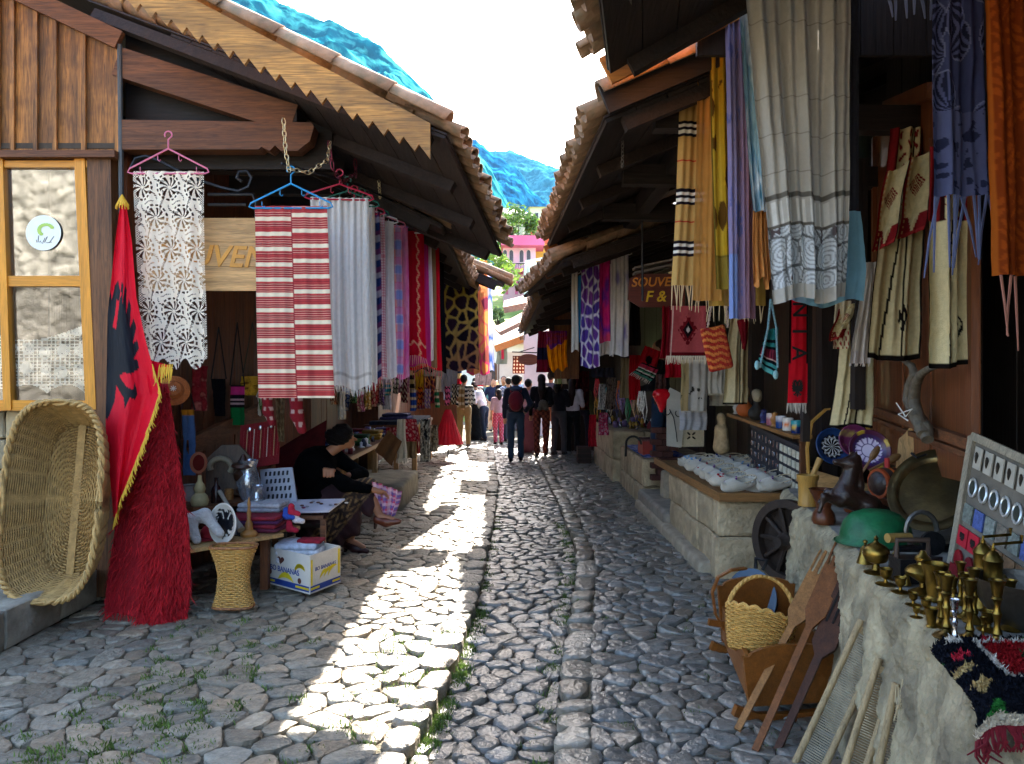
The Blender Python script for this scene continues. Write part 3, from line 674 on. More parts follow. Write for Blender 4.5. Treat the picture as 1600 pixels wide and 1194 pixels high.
m = MB(); m.bar(P(840, 505, 14.4), P(900, 503, 14.4), .1, .1); m.build('beam', WOOD_DK('x'), R4)
m = MB(); m.bar(P(862, 470, 14.3), P(862, 590, 14.3), .1, .1, (0, 1, 0)); m.build('post', WOOD_DK('z'), R4)
R5 = thing('shop_building', 'farther shop with white sunlit roof and pink wall end', 'building', (1, 19, 0))
slab(R5, [P(780, 519, 18.5), P(858, 481, 18.2), P(868, 460, 21), P(772, 512, 22)], .10, TP)
slab(R5, [P(773, 541, 23), P(822, 524, 22.6), P(850, 505, 25), P(771, 534, 27)], .12, TP, 'lower_roof')
m = MB(); m.bar(P(774, 545, 22.9), P(822, 528, 22.5), .06, .2); m.build('fascia', M('#c07a3c', .6, ax='x'), R5)
m = MB(); c = P(836, 560, 22.4); m.box((c.x, 22.6, 1.6), (.66, .3, 3.2)); m.build('wall', M('#d8c6c8', .8, var=.1, vs=3, bump=.2), R5)
m = MB(); m.box((c.x-.2, 26, 1.3), (1.8, .2, 2.6)); m.build('rear_wall', M('#d8d0c4', .8, var=.1, vs=3, bump=.2), R5)
# ======================= DISTANCE =======================
ys = np.concatenate([[26, 30], np.linspace(34, 240, 60)]); xs = np.linspace(-60, 60, 61); m = MB()
def tz(x, y): return -.12+max(0, y-29)*.2+max(0, y-80)*.06+float(fbm(np.array(x*.08), np.array(y*.08), 3))*min(1.5, max(0, y-30)*.1)
m.add([(x*(y/60), y, tz(x*(y/60), y)) for y in ys for x in xs], [(j*61+i, j*61+i+1, (j+1)*61+i+1, (j+1)*61+i) for j in range(len(ys)-1) for i in range(60)])
tag(m.build('hillside', M('#6f8a35', .95, var=.45, vs=.6, bump=.5, bs=3, dirt_or_lit=('#9a8d64', .25, .6)), smooth=True), 'green slope behind the bazaar', kind='structure')
# mountains: rugged height sheets with true depth
def mountain(name, label, ridge, D, mat, seed, rough=1., base=.55):
    nu, nv = 300, 130; pxs = np.linspace(ridge[0][0], ridge[-1][0], nu); rp = np.array(ridge); top = np.interp(pxs, rp[:, 0], rp[:, 1])+7*fbm(pxs/28, pxs*0+seed, seed+50, 5, .6)
    U, Vv = np.meshgrid(np.arange(nu), np.linspace(0, 1, nv)); px = pxs[U]; dep = D*(1-(1-base)*Vv**.9)
    Z = (HY-top[U])/F*D*(1-Vv)**1.05; X = (px-800)/F*D*(1-.25*Vv); Y = dep
    amp = D*.032*rough*np.minimum(1, Vv*6+.12); s = D/9
    n_ = fbm(X/s+9, Y/s*.7+Z/s, seed, 8, .6); rg = 1-2*np.abs(fbm(X/s*1.3+31, Z/s*.5, seed+20, 5, .55))
    Y = Y-amp*(n_*1.2+rg*.9); Z = Z+amp*.35*n_
    idx = np.arange(nu*nv).reshape(nv, nu); q = np.stack([idx[:-1, :-1], idx[1:, :-1], idx[1:, 1:], idx[:-1, 1:]], -1).reshape(-1, 4)
    vs = np.stack([X, Y, Z], -1).reshape(-1, 3)
    o = npmesh(name, vs, q, mat); return tag(o, label, kind='structure')
def hazemat(c1, c2):
    m = M(c1, 1., var=.5, vs=.02, bump=1., bs=.05, dirt_or_lit=(c2, .05, .95), detail=9, spec=0.); return m  # air haze blue and sunlit specks are painted into these colours
mountain('mountain', 'steep wooded mountain rising over the left roof', [(60, -330), (200, -180), (330, -70), (390, -36), (440, 2), (520, 32), (600, 74), (640, 118), (700, 182), (760, 255), (800, 330), (860, 380)], 900, hazemat('#07505a', '#58b8a8'), 3)
mountain('mountain', 'blue shaded mountain spur in the gap between the roofs', [(560, 120), (640, 165), (700, 200), (722, 212), (745, 215), (770, 240), (800, 258), (830, 292), (860, 318), (900, 350)], 1300, hazemat('#053c5e', '#2f8fae'), 11)
mountain('mountain', 'pale far ridge behind the right eave', [(700, 230), (760, 235), (800, 238), (830, 250), (860, 262), (900, 275), (960, 300), (1040, 330)], 2300, hazemat('#1a5560', '#4a8890'), 23)
# ---- houses ----
def house(name, label, a, b, Y, depth, wall, roofm=None, roofh=0, group=None):
    """box house facing the camera: a=(px,py) top-left, b=(px,py) bottom-right"""
    p, q = P(a[0], a[1], Y), P(b[0], b[1], Y); t = thing(name, label, 'house', ((p.x+q.x)/2, Y, q.z)); zb = min(q.z, tz((p.x+q.x)/2, Y)-1)
    m = MB(); m.box(((p.x+q.x)/2, Y+depth/2, (p.z+zb)/2), (q.x-p.x, depth, p.z-zb)); m.build('wall', wall, t)
    if roofm:
        e = .04*(q.x-p.x); m = MB(); m.add([(p.x-e, Y-e*2, p.z), (q.x+e, Y-e*2, p.z), (q.x+e, Y+depth+e, p.z), (p.x-e, Y+depth+e, p.z), (p.x+(q.x-p.x)*.3, Y+depth*.5, p.z+roofh), (q.x-(q.x-p.x)*.3, Y+depth*.5, p.z+roofh)],
            [(0, 1, 5, 4), (1, 2, 5), (2, 3, 4, 5), (3, 0, 4), (3, 2, 1, 0)]); m.build('roof', roofm, t)
    return t
def window(t, px, py0, py1, w, Y, arch=False, mat=None):
    a, b = P(px-w/2, py0, Y), P(px+w/2, py1, Y); ww = b.x-a.x; cx = (a.x+b.x)/2; m = MB()
    if arch:
        r = ww/2; poly = [(a.x, b.z), (b.x, b.z), (b.x, a.z-r)]+[(cx+r*cos(x), a.z-r+r*1.3*sin(x)) for x in np.linspace(.3, PI-.3, 7)]+[(a.x, a.z-r)]
    else: poly = [(a.x, b.z), (b.x, b.z), (b.x, a.z), (a.x, a.z)]
    m.prism([(cx+(x-cx)*1.18, z+(.06 if z > b.z+.1 else -.06)) for x, z in poly], (0, Y-.08, 0), (1, 0, 0), (0, 0, 1), (0, .1, 0)); f = m.build('window', M('#e3d5cf', .7), t)
    m = MB(); m.prism(poly, (0, Y-.11, 0), (1, 0, 0), (0, 0, 1), (0, .05, 0)); m.build('pane', mat or M('#3a3035', .25, var=.3, vs=2), f)
PK = M('#e0b3bf', .85, var=.1, vs=.6, bump=.1); YE = M('#dba842', .85, var=.12, vs=.6, bump=.1); CRM = M('#d9d0bd', .85, var=.1, vs=.5)
hp = house('pink_house', 'pink house with arched windows and balcony between the roofs', (786, 384), (837, 470), 70, 9, PK)
PKD = M('#cf5f86', .8, var=.1, vs=.5)
m = MB(); a, b = P(783, 371, 69.5), P(850, 386, 69.5); m.box(((a.x+b.x)/2, 74, (a.z+b.z)/2), (b.x-a.x, 11, a.z-b.z)); m.build('parapet', PKD, hp)
for px in (789, 799, 815, 826): window(hp, px, 392, 410, 6, 70, True)
m = MB(); a, b = P(780, 419, 68.6), P(820, 425, 68.6); m.box(((a.x+b.x)/2, 69.3, (a.z+b.z)/2), (b.x-a.x, 1.6, a.z-b.z)); bal = m.build('balcony', PKD, hp)
for i in range(15): m = MB(); x = P(781, 0, 68.6).x+i*(b.x-a.x)/15; m.bar((x, 68.55, P(0, 412, 68.6).z), (x, 68.55, P(0, 420, 68.6).z), .05, .05, (0, 1, 0)); m.build('baluster', IRON, bal)
m = MB(); m.bar(P(780, 412, 68.6), P(820, 412, 68.6), .08, .08); m.build('handrail', IRON, bal)
for px in (792, 807): m = MB(); m.bar(P(px, 425, 68.7), P(px, 460, 68.7), .25, .25, (0, 1, 0)); m.build('column', PKD, hp)
window(hp, 813, 440, 455, 10, 70); window(hp, 800, 430, 437, 8, 70, mat=CRM)
hy = house('yellow_house', 'yellow house beside the pink one behind the right eave', (837, 382), (960, 440), 72, 9, YE)
for px in (858, 873, 889, 905): window(hy, px, 393, 410, 6, 72, px < 880)
hr = house('red_parapet_house', 'coral red walled house stacked above the pink parapet', (829, 358), (900, 385), 92, 8, M('#d4644a', .85, var=.12, vs=.5))
hw = house('white_house', 'white stair-fronted house block at the lane end', (820, 410), (900, 470), 62, 6, M('#ddd8d6', .8, var=.08, vs=1))
for i in range(14): m = MB(); a = P(822+5.5*i, 414-1.0*i, 61.8); m.bar(a, a-V((0, 0, 1.0)), .18, .2, (0, 1, 0)); m.build('baluster', M('#e8e4e2', .7), hw)
m = MB(); m.bar(P(821, 409, 61.7), P(900, 395, 61.7), .25, .18); m.build('handrail', M('#e8e4e2', .7), hw)
hu = house('hill_house', 'cream hill house with flat roof above the tree', (828, 324), (880, 372), 130, 10, CRM, M('#cfc4b2', .8), 1.2)
window(hu, 850, 333, 343, 6, 130); window(hu, 838, 333, 343, 6, 130)
hv = house('hill_house', 'pale low house beside the treetop on the hill', (766, 336), (829, 372), 135, 10, M('#cfc6b0', .85, var=.1, vs=.4), M('#d8cfc0', .8), 2.2)
for px in (778, 790, 815): window(hv, px, 343, 351, 5, 135)
# ---- trees ----
LEAF = M((.1, .2, .04), .7, attr=True, var=.2, vs=4, bump=0, trans=.35, spec=.3)
def tree(label, base, hgt, cr, seed, n=2600, col=(.10, .19, .035), leaf=.16):
    rr = random.Random(seed); base = V(base); t = thing('leafy_tree', label, 'tree', base); m = MB()
    trunk = [base+V((0, 0, -.5)), base+V((rr.uniform(-.1, .1), 0, hgt*.35)), base+V((rr.uniform(-.3, .3), 0, hgt*.7))]
    m.tube(trunk, [hgt*.035, hgt*.028, hgt*.012], 7); cs = []
    for i in range(16):
        a = rr.uniform(0, 2*PI); e = rr.uniform(-.35, 1); q = base+V((cos(a)*cr*.72*math.sqrt(1-max(0, e)**2*.6), sin(a)*cr*.6, hgt*.62+e*hgt*.3)); cs.append((q, cr*rr.uniform(.25, .45)))
        m.tube([trunk[1]+V((0, 0, rr.uniform(0, hgt*.2))), (trunk[1]+q)/2+V((0, 0, .2)), q], [hgt*.014, hgt*.009, .01], 5)
    m.build('trunk', M('#4a3b2c', .9, var=.3, bump=.5), t); f = MB()
    for i in range(n):
        q, r_ = cs[rr.randrange(len(cs))]; d = V((rr.gauss(0, 1), rr.gauss(0, 1), rr.gauss(0, 1))); d.normalize(); p = q+d*r_*rr.uniform(.45, 1.1); s_ = leaf*rr.uniform(.6, 1.4)
        a = V((rr.gauss(0, 1), rr.gauss(0, 1), rr.gauss(0, .6))).normalized(); b = a.orthogonal().normalized(); g_ = rr.uniform(.6, 1.5)
        f.add([p-a*s_, p-b*s_*.5, p+a*s_, p+b*s_*.5], [(0, 1, 2, 3)], (col[0]*g_, col[1]*g_, col[2]*g_))
    f.build('crown', LEAF, t, usecol=True); return t
tree('bushy green tree in front of the pale hill houses', (P(806, 0, 88).x, 88, 11.5), 9.5, 3.0, 5, 3600, leaf=.24)
tree('bright green bush left of the pink house', (P(762, 0, 64).x, 64, 8.0), 4.0, 1.3, 6, 1500, (.16, .26, .04), leaf=.2)
tree('small pale tree on the grass behind the porch roof', (P(778, 0, 50).x, 50, 3.8), 2.6, .55, 8, 700, (.12, .17, .06), leaf=.12)
tree('yellow green shrub over the far left eave', (P(755, 0, 55).x, 55, 5.4), 6, 2.6, 9, 1600, (.18, .27, .04), leaf=.2)
# sunlit ruin wall behind the viewer that the window panes mirror
rw = thing('ruin_wall', 'sunlit rubble stone wall behind the viewer mirrored in the window', 'wall', (-9, -5, 0))
nu, nv = 150, 150; u, v = np.meshgrid(np.linspace(0, 1, nu+1), np.linspace(0, 1, nv+1)); d1, d2, i_ = voro(u.ravel()+.03*fbm(u.ravel()*12, v.ravel()*12, 71, 3), v.ravel()+.03*fbm(u.ravel()*12+7, v.ravel()*12, 72, 3), 19, 25, 61, .95); jn = np.clip((d2-d1)/.12, 0, 1)
X = -12.5+6*u; Y = -5+(jn.reshape(u.shape)*.10+(i_.reshape(u.shape)-.5)*.12+.05*fbm(u*30, v*30, 6, 4)); Z = -.2+6.4*v; vs = np.stack([X, Y, Z], -1).reshape(-1, 3)
idx = np.arange((nu+1)*(nv+1)).reshape(nv+1, nu+1); q = np.stack([idx[:-1, :-1], idx[:-1, 1:], idx[1:, 1:], idx[1:, :-1]], -1).reshape(-1, 4); g_ = (.6+.6*i_)*(.6+.4*jn)*(1+.35*fbm(u.ravel()*40, v.ravel()*40, 8, 4))
npmesh('rubble_face', vs, q, M((.5, .5, .5), .95, attr=True, var=.4, vs=5, bump=.8, bs=20), rw, np.stack([.29*g_, .27*g_, .235*g_], -1))
hz = MB(); hz.box((0, 950, 380), (5200, 2800, 800)); ho = hz.build('haze', M('#ffffff')); ho.data.materials.clear()
hm_ = bpy.data.materials.new('haze'); hm_.use_nodes = True; t = hm_.node_tree; t.nodes.remove(t.nodes['Principled BSDF']); pv = t.nodes.new('ShaderNodeVolumePrincipled'); pv.inputs['Color'].default_value = (.2, .6, 1, 1); pv.inputs['Density'].default_value = 6e-5
t.links.new(pv.outputs[0], t.nodes['Material Output'].inputs['Volume']); ho.data.materials.append(hm_); tag(ho, 'thin blue air haze over the valley', 'haze', kind='stuff')
# ======================= TEXTILES =======================
def lin(h): return np.array(hx(h))
def C4(pl, pr, pt, pb, Yl, Yr=None, bl=None, br=None, Yb=0.):   # four corners tl,tr,bl,br from image columns/rows at depths
    Yr = Yl if Yr is None else Yr
    return P(pl, pt, Yl), P(pr, pt, Yr), P(pl if bl is None else bl, pb, Yl+Yb), P(pr if br is None else br, pb, Yr+Yb)
def cloth(name, label, cat, c4, col, nu=40, nv=80, folds=3., amp=.015, mat=None, hole=None, fringe=None, group=None, parent=None, seed=0, hem=0.):
    tl, tr, bl, br = [np.array(p) for p in c4]
    u, v = np.meshgrid(np.linspace(0, 1, nu+1), np.linspace(0, 1, nv+1)); U = u[..., None]; W = v[..., None]
    p = (tl*(1-U)+tr*U)*(1-W)+(bl*(1-U)+br*U)*W
    n = np.cross(tr-tl, bl-tl); n = n/np.linalg.norm(n)
    if n[1] > 0: n = -n
    ph = seed*1.7; wob = fbm(u*2+seed*3.1, v*1.5, seed+3, 3)
    off = amp*(.35+.65*v)*np.sin(2*PI*folds*u+ph+wob*1.6+v*.5)+amp*1.1*wob+amp*.5*np.sin(2*PI*folds*2.3*u+ph*2+v)
    off = off+amp*.35*fbm(u*5+v*3+seed, v*9-u*2, seed+13, 4)
    p = p+n*off[..., None]; p[..., 2] += hem*v*np.sin(u*2*PI*folds*.5+ph)+hem*.6*v*fbm(u*3, v, seed+9, 2)
    wd = np.linalg.norm(tr-tl)
    p[..., 0] += amp*.35*v*np.sin(v*5+ph)*np.sign(tr[0]-tl[0])
    vs = p.reshape(-1, 3); w = nu+1; idx = np.arange(w*(nv+1)).reshape(nv+1, w)
    q = np.stack([idx[:-1, :-1], idx[1:, :-1], idx[1:, 1:], idx[:-1, 1:]], -1).reshape(-1, 4)
    cc = col(u.ravel(), v.ravel()) if callable(col) else np.tile(lin(col), (len(vs), 1))
    if hole is not None:
        um = (u[:-1, :-1]+u[1:, 1:])/2; vm_ = (v[:-1, :-1]+v[1:, 1:])/2; keep = ~hole(um.ravel(), vm_.ravel()); q = q[keep]
    o = npmesh(name, vs, q, mat or CLOTH, parent, cc)
    if parent is None: tag(o, label, cat, group)
    if fringe:
        L_, fc, cnt = fringe[:3]; m = MB(); th = fringe[3] if len(fringe) > 3 else .003
        for i in range(cnt):
            t = (i+.5)/cnt*nu; a = int(t); b = V(p[nv, min(a, nu)]); d = (V(bl)-V(tl)).normalized(); l_ = L_*R.uniform(.8, 1.1); s_ = V((R.gauss(0, .06), R.gauss(0, .06), 0))*L_
            m.tube([b, b+d*l_*.5+s_, b+d*l_+s_*1.6], [th, th*.9, th*.5], 4)
        tag(m.build('fringe', M(fc, .9, var=.1), o), kind='stuff')
    return o
def mix(a, b, t): t = np.clip(t, 0, 1)[:, None]; return a*(1-t)+b*t
def const(h): c = lin(h); return lambda u, v: np.tile(c, (len(u), 1))
def bands(seq, along='v'):      # seq of (end, hex)
    def f(u, v):
        x = v if along == 'v' else u; o = np.tile(lin(seq[-1][1]), (len(u), 1)); prev = 0
        for e, h in seq: k = (x >= prev) & (x < e); o[k] = lin(h); prev = e
        return o
    return f
def spots(bgc, cell, seed, nx_=4, ny_=9, edge=.12):      # cells separated by paler veins
    bgc = [lin(x) for x in bgc]; cell = [lin(x) for x in cell]
    def f(u, v):
        d1, d2, i = voro(u, v, nx_, ny_, seed); t = np.clip((d2-d1-edge)/.08, 0, 1); n = np.clip(v+.2*fbm(u*3, v*3, seed), 0, 1)
        a = mix(bgc[0][None, :]+0*u[:, None], bgc[1], n); c = mix(cell[0][None, :]+0*u[:, None], cell[1], i); return a*(1-t[:, None])+c*t[:, None]
    return f
def tiedye(cols, seed, s=2.5):
    cs = [lin(c) for c in cols]
    def f(u, v):
        t = np.clip(.5+.9*fbm(u*s, v*s*1.6, seed, 4)+.35*(v-.5), 0, .999)*(len(cs)-1); i = t.astype(int); w = (t-i)[:, None]; c = np.array(cs); return c[i]*(1-w)+c[np.minimum(i+1, len(cs)-1)]*w
    return f
def plaid(base, cs, n=6, m=12):
    b = lin(base); cs = [lin(c) for c in cs]
    def f(u, v):
        o = np.tile(b, (len(u), 1))
        for k, c in enumerate(cs):
            a = ((u*n+k*.37) % 1) < .32; d = ((v*m+k*.37) % 1) < .32; o = o*(1-.5*a[:, None])+c*.5*a[:, None]; o = o*(1-.5*d[:, None])+c*.5*d[:, None]
        return o
    return f
HCOL = {'pink': '#d0708c', 'blue': '#1f86b8', 'red': '#b02040', 'green': '#186050', 'white': '#c8c8c8', 'teal': '#2090a0', 'black': '#202020', 'purple': '#6040a0'}
def hanger(col, c4, what, rise=.12, hook=.1):
    tl, tr = V(c4[0]), V(c4[1]); pk = (tl+tr)/2+V((0, 0, rise)); ax = (tr-tl).normalized(); m = MB(); r = .0065
    ex = ax*.025; m.tube([pk, tl-ex+V((0, 0, .02)), tl-ex*1.5-V((0, 0, .005)), tl-ex*.4-V((0, 0, .015)), tr+ex*.4-V((0, 0, .015)), tr+ex*1.5-V((0, 0, .005)), tr+ex+V((0, 0, .02)), pk], r, 6)
    m.tube([pk, pk+V((0, 0, hook*.5))]+[pk+V((0, 0, hook*.75))+(ax*cos(a)*.026+V((0, 0, sin(a)*.026))) for a in np.linspace(-.4, 3.7, 9)], r*.85, 6)
    for s_ in (.3, .7):
        q = pk.lerp(tl, s_ if s_ < .5 else .8); q2 = pk.lerp(tr, s_ if s_ < .5 else .8)
        for x in (q, q2): m.tube([x, x-V((0, 0, .03)), x-V((0, 0, .04))+ax*.012, x-V((0, 0, .028))+ax*.02], .003, 4)
    one(m, 'coat_hanger', M(HCOL[col], .35, var=.05, bump=0), '%s plastic hanger holding the %s' % (col, what), 'hanger', 'hangers along the shop fronts', smooth=True)
# --- lace runner
def lace_hole(u, v):
    x = u*2.6+.2; y = v*6.4; k = np.floor(y) % 2; x2 = x+.5*k; fx = (x2 % 1)-.5; fy = (y % 1)-.5; r = np.hypot(fx, fy); a = np.arctan2(fy, fx)
    star = (r < .33) & (np.abs(((a*9/PI+r*3) % 2)-1) < .45) & (r > .05)
    ring = (r > .38) & (r < .44) & (((a*16/PI) % 2) < 1.2)
    swx = ((x2+.5) % 1)-.5; swy = ((y+.5) % 1)-.5; r2 = np.hypot(swx, swy); a2 = np.arctan2(swy, swx); sw = (np.abs(((a2*4/(2*PI)+r2*2.2) % 1)-.5) < .10) & (r2 > .08) & (r2 < .5) & (((r2*40) % 1) < .6)
    edge = (u < .06+.02*np.sin(v*60)) | (u > .94-.02*np.sin(v*60)); sc = (v > 1-.03*(1+np.cos(u*2*PI*3)*.9))
    e2 = edge & (((u*60).astype(int)+(v*170).astype(int)) % 2 == 0)
    return star | (ring & ~edge) | (sw & ~star & ~edge) | e2 | sc
c4 = C4(208, 318, 268, 578, 5.42, bl=222, br=322)
lace = cloth('lace_runner', 'long white crochet lace runner on the pink hanger', 'lace', c4, const('#fff0d8'), 150, 360, 2.2, .018, hole=lace_hole, seed=2)
hanger('pink', c4, 'white lace runner', .16, .13)
# lace curtain inside the window
def cur_hole(u, v):
    g1 = (((u*26) % 1) > .3) & (((v*22) % 1) > .3); fl = fbm(u*5, v*4, 4, 3); d1, d2, i = voro(u, v, 7, 4, 5, .3); pet = (d1 < .34) & (np.abs(np.sin(d1*18)) > .3)
    return (g1 & ~pet) | (v < .22*np.sin(u*PI)) | (v > .94-.12*np.abs(np.sin(u*PI*3)))
cloth('lace_curtain', 'white net lace curtain hung low behind the lower window pane', 'curtain', C4(-50, 136, 505, 622, 5.625), const('#fffaf0'), 160, 80, 3, .01, hole=cur_hole, seed=4)
# --- red and cream striped cloth
def strp(u, v):
    red = lin('#c04a48'); cr = lin('#f0dfc0'); dk = lin('#8e2c34'); s = np.where(u < .5, 0., .018); y = (v+s)*12.6; f_ = y % 1
    o = np.tile(red, (len(u), 1)); o[(f_ > .70) & (f_ < .97)] = cr
    for a in (.06, .16, .2, .32, .46, .5, .6): o[(f_ > a) & (f_ < a+.035)] = dk
    for a in (.12, .27, .41, .56): o[(f_ > a) & (f_ < a+.022)] = mix(red[None, :], cr, np.array([.6]))[0]
    o[np.abs(u-.5) < .008] = dk; return o
c4 = C4(398, 511, 322, 622, 5.15, bl=404, br=523)
cloth('striped_cloth', 'red and cream banded cotton cloth on the blue hanger', 'cloth', c4, strp, 60, 420, 3, .008, seed=1)
hanger('blue', c4, 'red and cream striped cloth', .15, .12)
HG = 'textiles hanging along the left eave'
LT = [  # px_right, Y, top, bottom, width m, label, colour fn, hanger, fringe
 (580, 5.7, 310, 606, .42, 'white pleated linen towel just behind the striped cloth', lambda u, v: mix(np.tile(lin('#e4e0da'), (len(u), 1)), lin('#a8a29a'), (np.sin(u*60) > .55)*.35+((v > .93) & (v < .95))*.6), 'red', (.05, '#d8d4cc', 40)),
 (589, 5.9, 320, 596, .40, 'plain off white towel with knotted fringe', const('#e6e0d6'), 'green', (.07, '#d8d4cc', 34)),
 (598, 6.1, 332, 590, .4, 'navy and red woven cloth edge', plaid('#1d2f6a', ['#a02038', '#203060', '#c8c0c8'], 4, 9), 'red', (.08, '#b03040', 26)),
 (605, 6.3, 335, 592, .36, 'red and white gingham check cloth', lambda u, v: mix(mix(np.tile(lin('#e6d8dc'), (len(u), 1)), lin('#c02850'), (((u*16) % 1) < .5)*.55), lin('#c02850'), (((v*60) % 1) < .5)*.55), 'green', None),
 (619, 6.5, 346, 590, .42, 'pale grey sheer shawl', const('#d8d4d8'), 'white', None),
 (631, 6.7, 352, 588, .42, 'orange and blue madras shawl with long fringe', plaid('#e0c8d0', ['#f07818', '#3a78d8', '#e05098'], 3, 6), 'pink', (.1, '#d8b0c0', 24)),
 (641, 6.95, 352, 590, .40, 'pink and lilac fading shawl', tiedye(['#9a50b8', '#e860b0', '#e8a0c8', '#d83080'], 3), 'purple', None),
 (666, 7.2, 362, 558, .44, 'crimson shawl with pale border embroidery', lambda u, v: mix(np.tile(lin('#b80f28'), (len(u), 1)), lin('#d0a080'), ((np.abs(np.sin(u*40)*.012+.90-v) < .01) | ((np.abs(u-.86+.02*np.sin(v*70)) < .015)))*.9), 'white', (.10, '#d8a890', 26)),
 (673, 7.4, 366, 570, .40, 'magenta cotton scarf', const('#c03080'), 'black', None),
 (678, 7.55, 372, 562, .38, 'narrow white scarf edge', const('#e0dce0'), 'white', None),
 (684, 7.7, 376, 572, .40, 'olive brown woven wrap', const('#8a6a4c'), 'green', (.06, '#c0a080', 22)),
 (690, 7.9, 378, 576, .38, 'bright red scarf before the black one', const('#d01428'), 'red', (.08, '#d06070', 22)),
 (697, 8.5, 398, 580, .36, 'plain black scarf', const('#141418'), 'teal', None),
 (749, 10.8, 404, 578, .60, 'black and yellow giraffe patterned scarf', spots(['#a8a430', '#9a6a50'], ['#121018', '#2c1a2c'], 4, 4, 9, .15), 'teal', None),
 (765, 11.4, 408, 585, .34, 'orange and pink veined scarf', spots(['#e89040', '#d83078'], ['#803050', '#e8a060'], 8, 3, 9, .1), 'green', None),
 (772, 12.0, 412, 580, .30, 'white and blue printed scarf at the lane edge', tiedye(['#e8e4ec', '#e8e4ec', '#3060b0', '#e8e0e8'], 7), 'teal', None)]
for i, (pr, Y, t_, b_, w, lb, cf, hg, fr) in enumerate(LT):
    tr = P(pr-4, t_, Y); tl = tr-V((w, .05, 0)); br = P(pr, b_, Y); bl = br-V((w, .05, 0))
    cloth('hanging_scarf', lb+', hanging on the left', 'scarf', (tl, tr, bl, br), cf, 44, 120, 2.5+R.random()*2, .02, fringe=fr, group=HG, seed=20+i, hem=.02)
    hanger(hg, (tl, tr), lb.replace(' just behind the striped cloth', ''), .10, .11)
# rail that carries them
m = MB(); m.tube([P(440, 255, 5.1), P(560, 290, 5.9), P(660, 335, 7.2), P(700, 372, 8.6), P(770, 396, 12.0)], .008, 6); one(m, 'hanging_rail', IRON, 'thin iron rail under the left eave carrying the scarves', 'rail')
def chain(label, pts, n, r=.013, col=None):
    m = MB(); pts = [V(p) for p in pts]; seg = [(pts[i+1]-pts[i]).length for i in range(len(pts)-1)]; tot = sum(seg)
    for i in range(n):
        d = tot*(i+.5)/n; k = 0
        while k < len(seg)-1 and d > seg[k]: d -= seg[k]; k += 1
        q = pts[k].lerp(pts[k+1], d/seg[k]); ax = (pts[k+1]-pts[k]).normalized(); sd = ax.orthogonal().normalized(); sd = Matrix.Rotation(PI/2*(i % 2), 3, ax) @ sd; h = tot/n*.68
        m.tube([q+ax*h*sin(a)+sd*r*cos(a) for a in np.linspace(0, 2*PI, 11)[:-1]], r*.26, 5, True)
    return one(m, 'metal_chain', col or M('#c8b48a', .35, met=.9, var=.2), label, 'chain', 'chains under the eaves')
chain('brass coloured chain hanging from the carved beam end', [P(443, 186, 5.1), P(446, 235, 5.1), P(452, 268, 5.1)], 9)
chain('sagging chain link between two hangers', [P(452, 264, 5.12), P(482, 270, 5.2), P(512, 250, 5.3), P(516, 222, 5.4)], 14)
chain('rust red chain dropping behind the blue hanger', [P(514, 222, 5.4), P(520, 265, 5.4), P(535, 285, 5.6), P(556, 270, 5.9), P(555, 250, 5.9)], 13, col=M('#7a2838', .4, met=.7))
chain('chain above the gingham cloth', [P(592, 282, 6.3), P(594, 310, 6.3)], 6)
chain('chain above the orange madras shawl', [P(622, 304, 6.6), P(624, 330, 6.6)], 6)
chain('dark chain swinging under the right eave', [P(975, 182, 4.9), P(973, 225, 4.9), P(972, 262, 4.9)], 13, .009, M('#807a74', .4, met=.9))
# iron scroll bracket
y = 5.5; m = MB()
m.tube([P(205, 262, y), P(212, 248, y), P(228, 244, y), P(250, 252, y), P(300, 278, y), P(345, 293, y), P(372, 299, y), P(388, 292, y), P(393, 278, y), P(386, 268, y), P(374, 269, y), P(370, 278, y), P(378, 284, y)], .012, 6)
m.tube([P(325, 304, y), P(395, 304, y)], .012, 6); m.tube([P(325, 320, y), P(385, 320, y)], .012, 6); m.tube([P(395, 304, y), P(400, 318, y), P(400, 345, y)], .01, 6)
one(m, 'scroll_bracket', IRON, 'black wrought iron scroll bracket behind the lace runner', 'bracket', smooth=True)
# ---- red flag with black double-headed eagle
def inpoly(poly, x, y):
    c = np.zeros(len(x), bool); n = len(poly)
    for i in range(n):
        (x0, y0), (x1, y1) = poly[i-1], poly[i]; k = ((y0 > y) != (y1 > y)) & (x < (x1-x0)*(y-y0)/(y1-y0+1e-12)+x0); c ^= k
    return c
EAG = [(0, .86), (.05, .80), (.12, .90), (.22, .93), (.30, .86), (.36, .84), (.27, .79), (.20, .80), (.17, .70), (.10, .62), (.18, .60), (.26, .74), (.34, .92), (.40, .90), (.37, .76), (.46, .90), (.51, .86), (.45, .70), (.56, .80), (.60, .75), (.50, .60), (.62, .66), (.65, .60), (.52, .49), (.62, .51), (.63, .45), (.48, .38), (.56, .37), (.55, .31), (.40, .28), (.28, .30), (.20, .28), (.30, .20), (.40, .17), (.44, .22), (.46, .15), (.42, .10), (.34, .12), (.28, .05), (.24, .13), (.14, .22), (.10, .10), (.05, .04), (0, 0)]
EAG = EAG+[(-x, y) for x, y in EAG[::-1][1:-1]]
def eagle(x, y): return inpoly(EAG, x, y)
def flagcol(u, v):
    o = np.tile(lin('#d40c26'), (len(u), 1)); k = eagle((u-.03)*.82, 1-(v-.21)/.47); o[k] = lin('#15161c'); return o
fl = thing('national_flag', 'red flag with black double-headed eagle and gold fringe hanging by the post', 'flag', P(190, 815, 5.2))
tl, tr, bl, br = P(189, 322, 5.33), P(202, 322, 5.33), P(182, 815, 5.05), P(232, 720, 5.1)
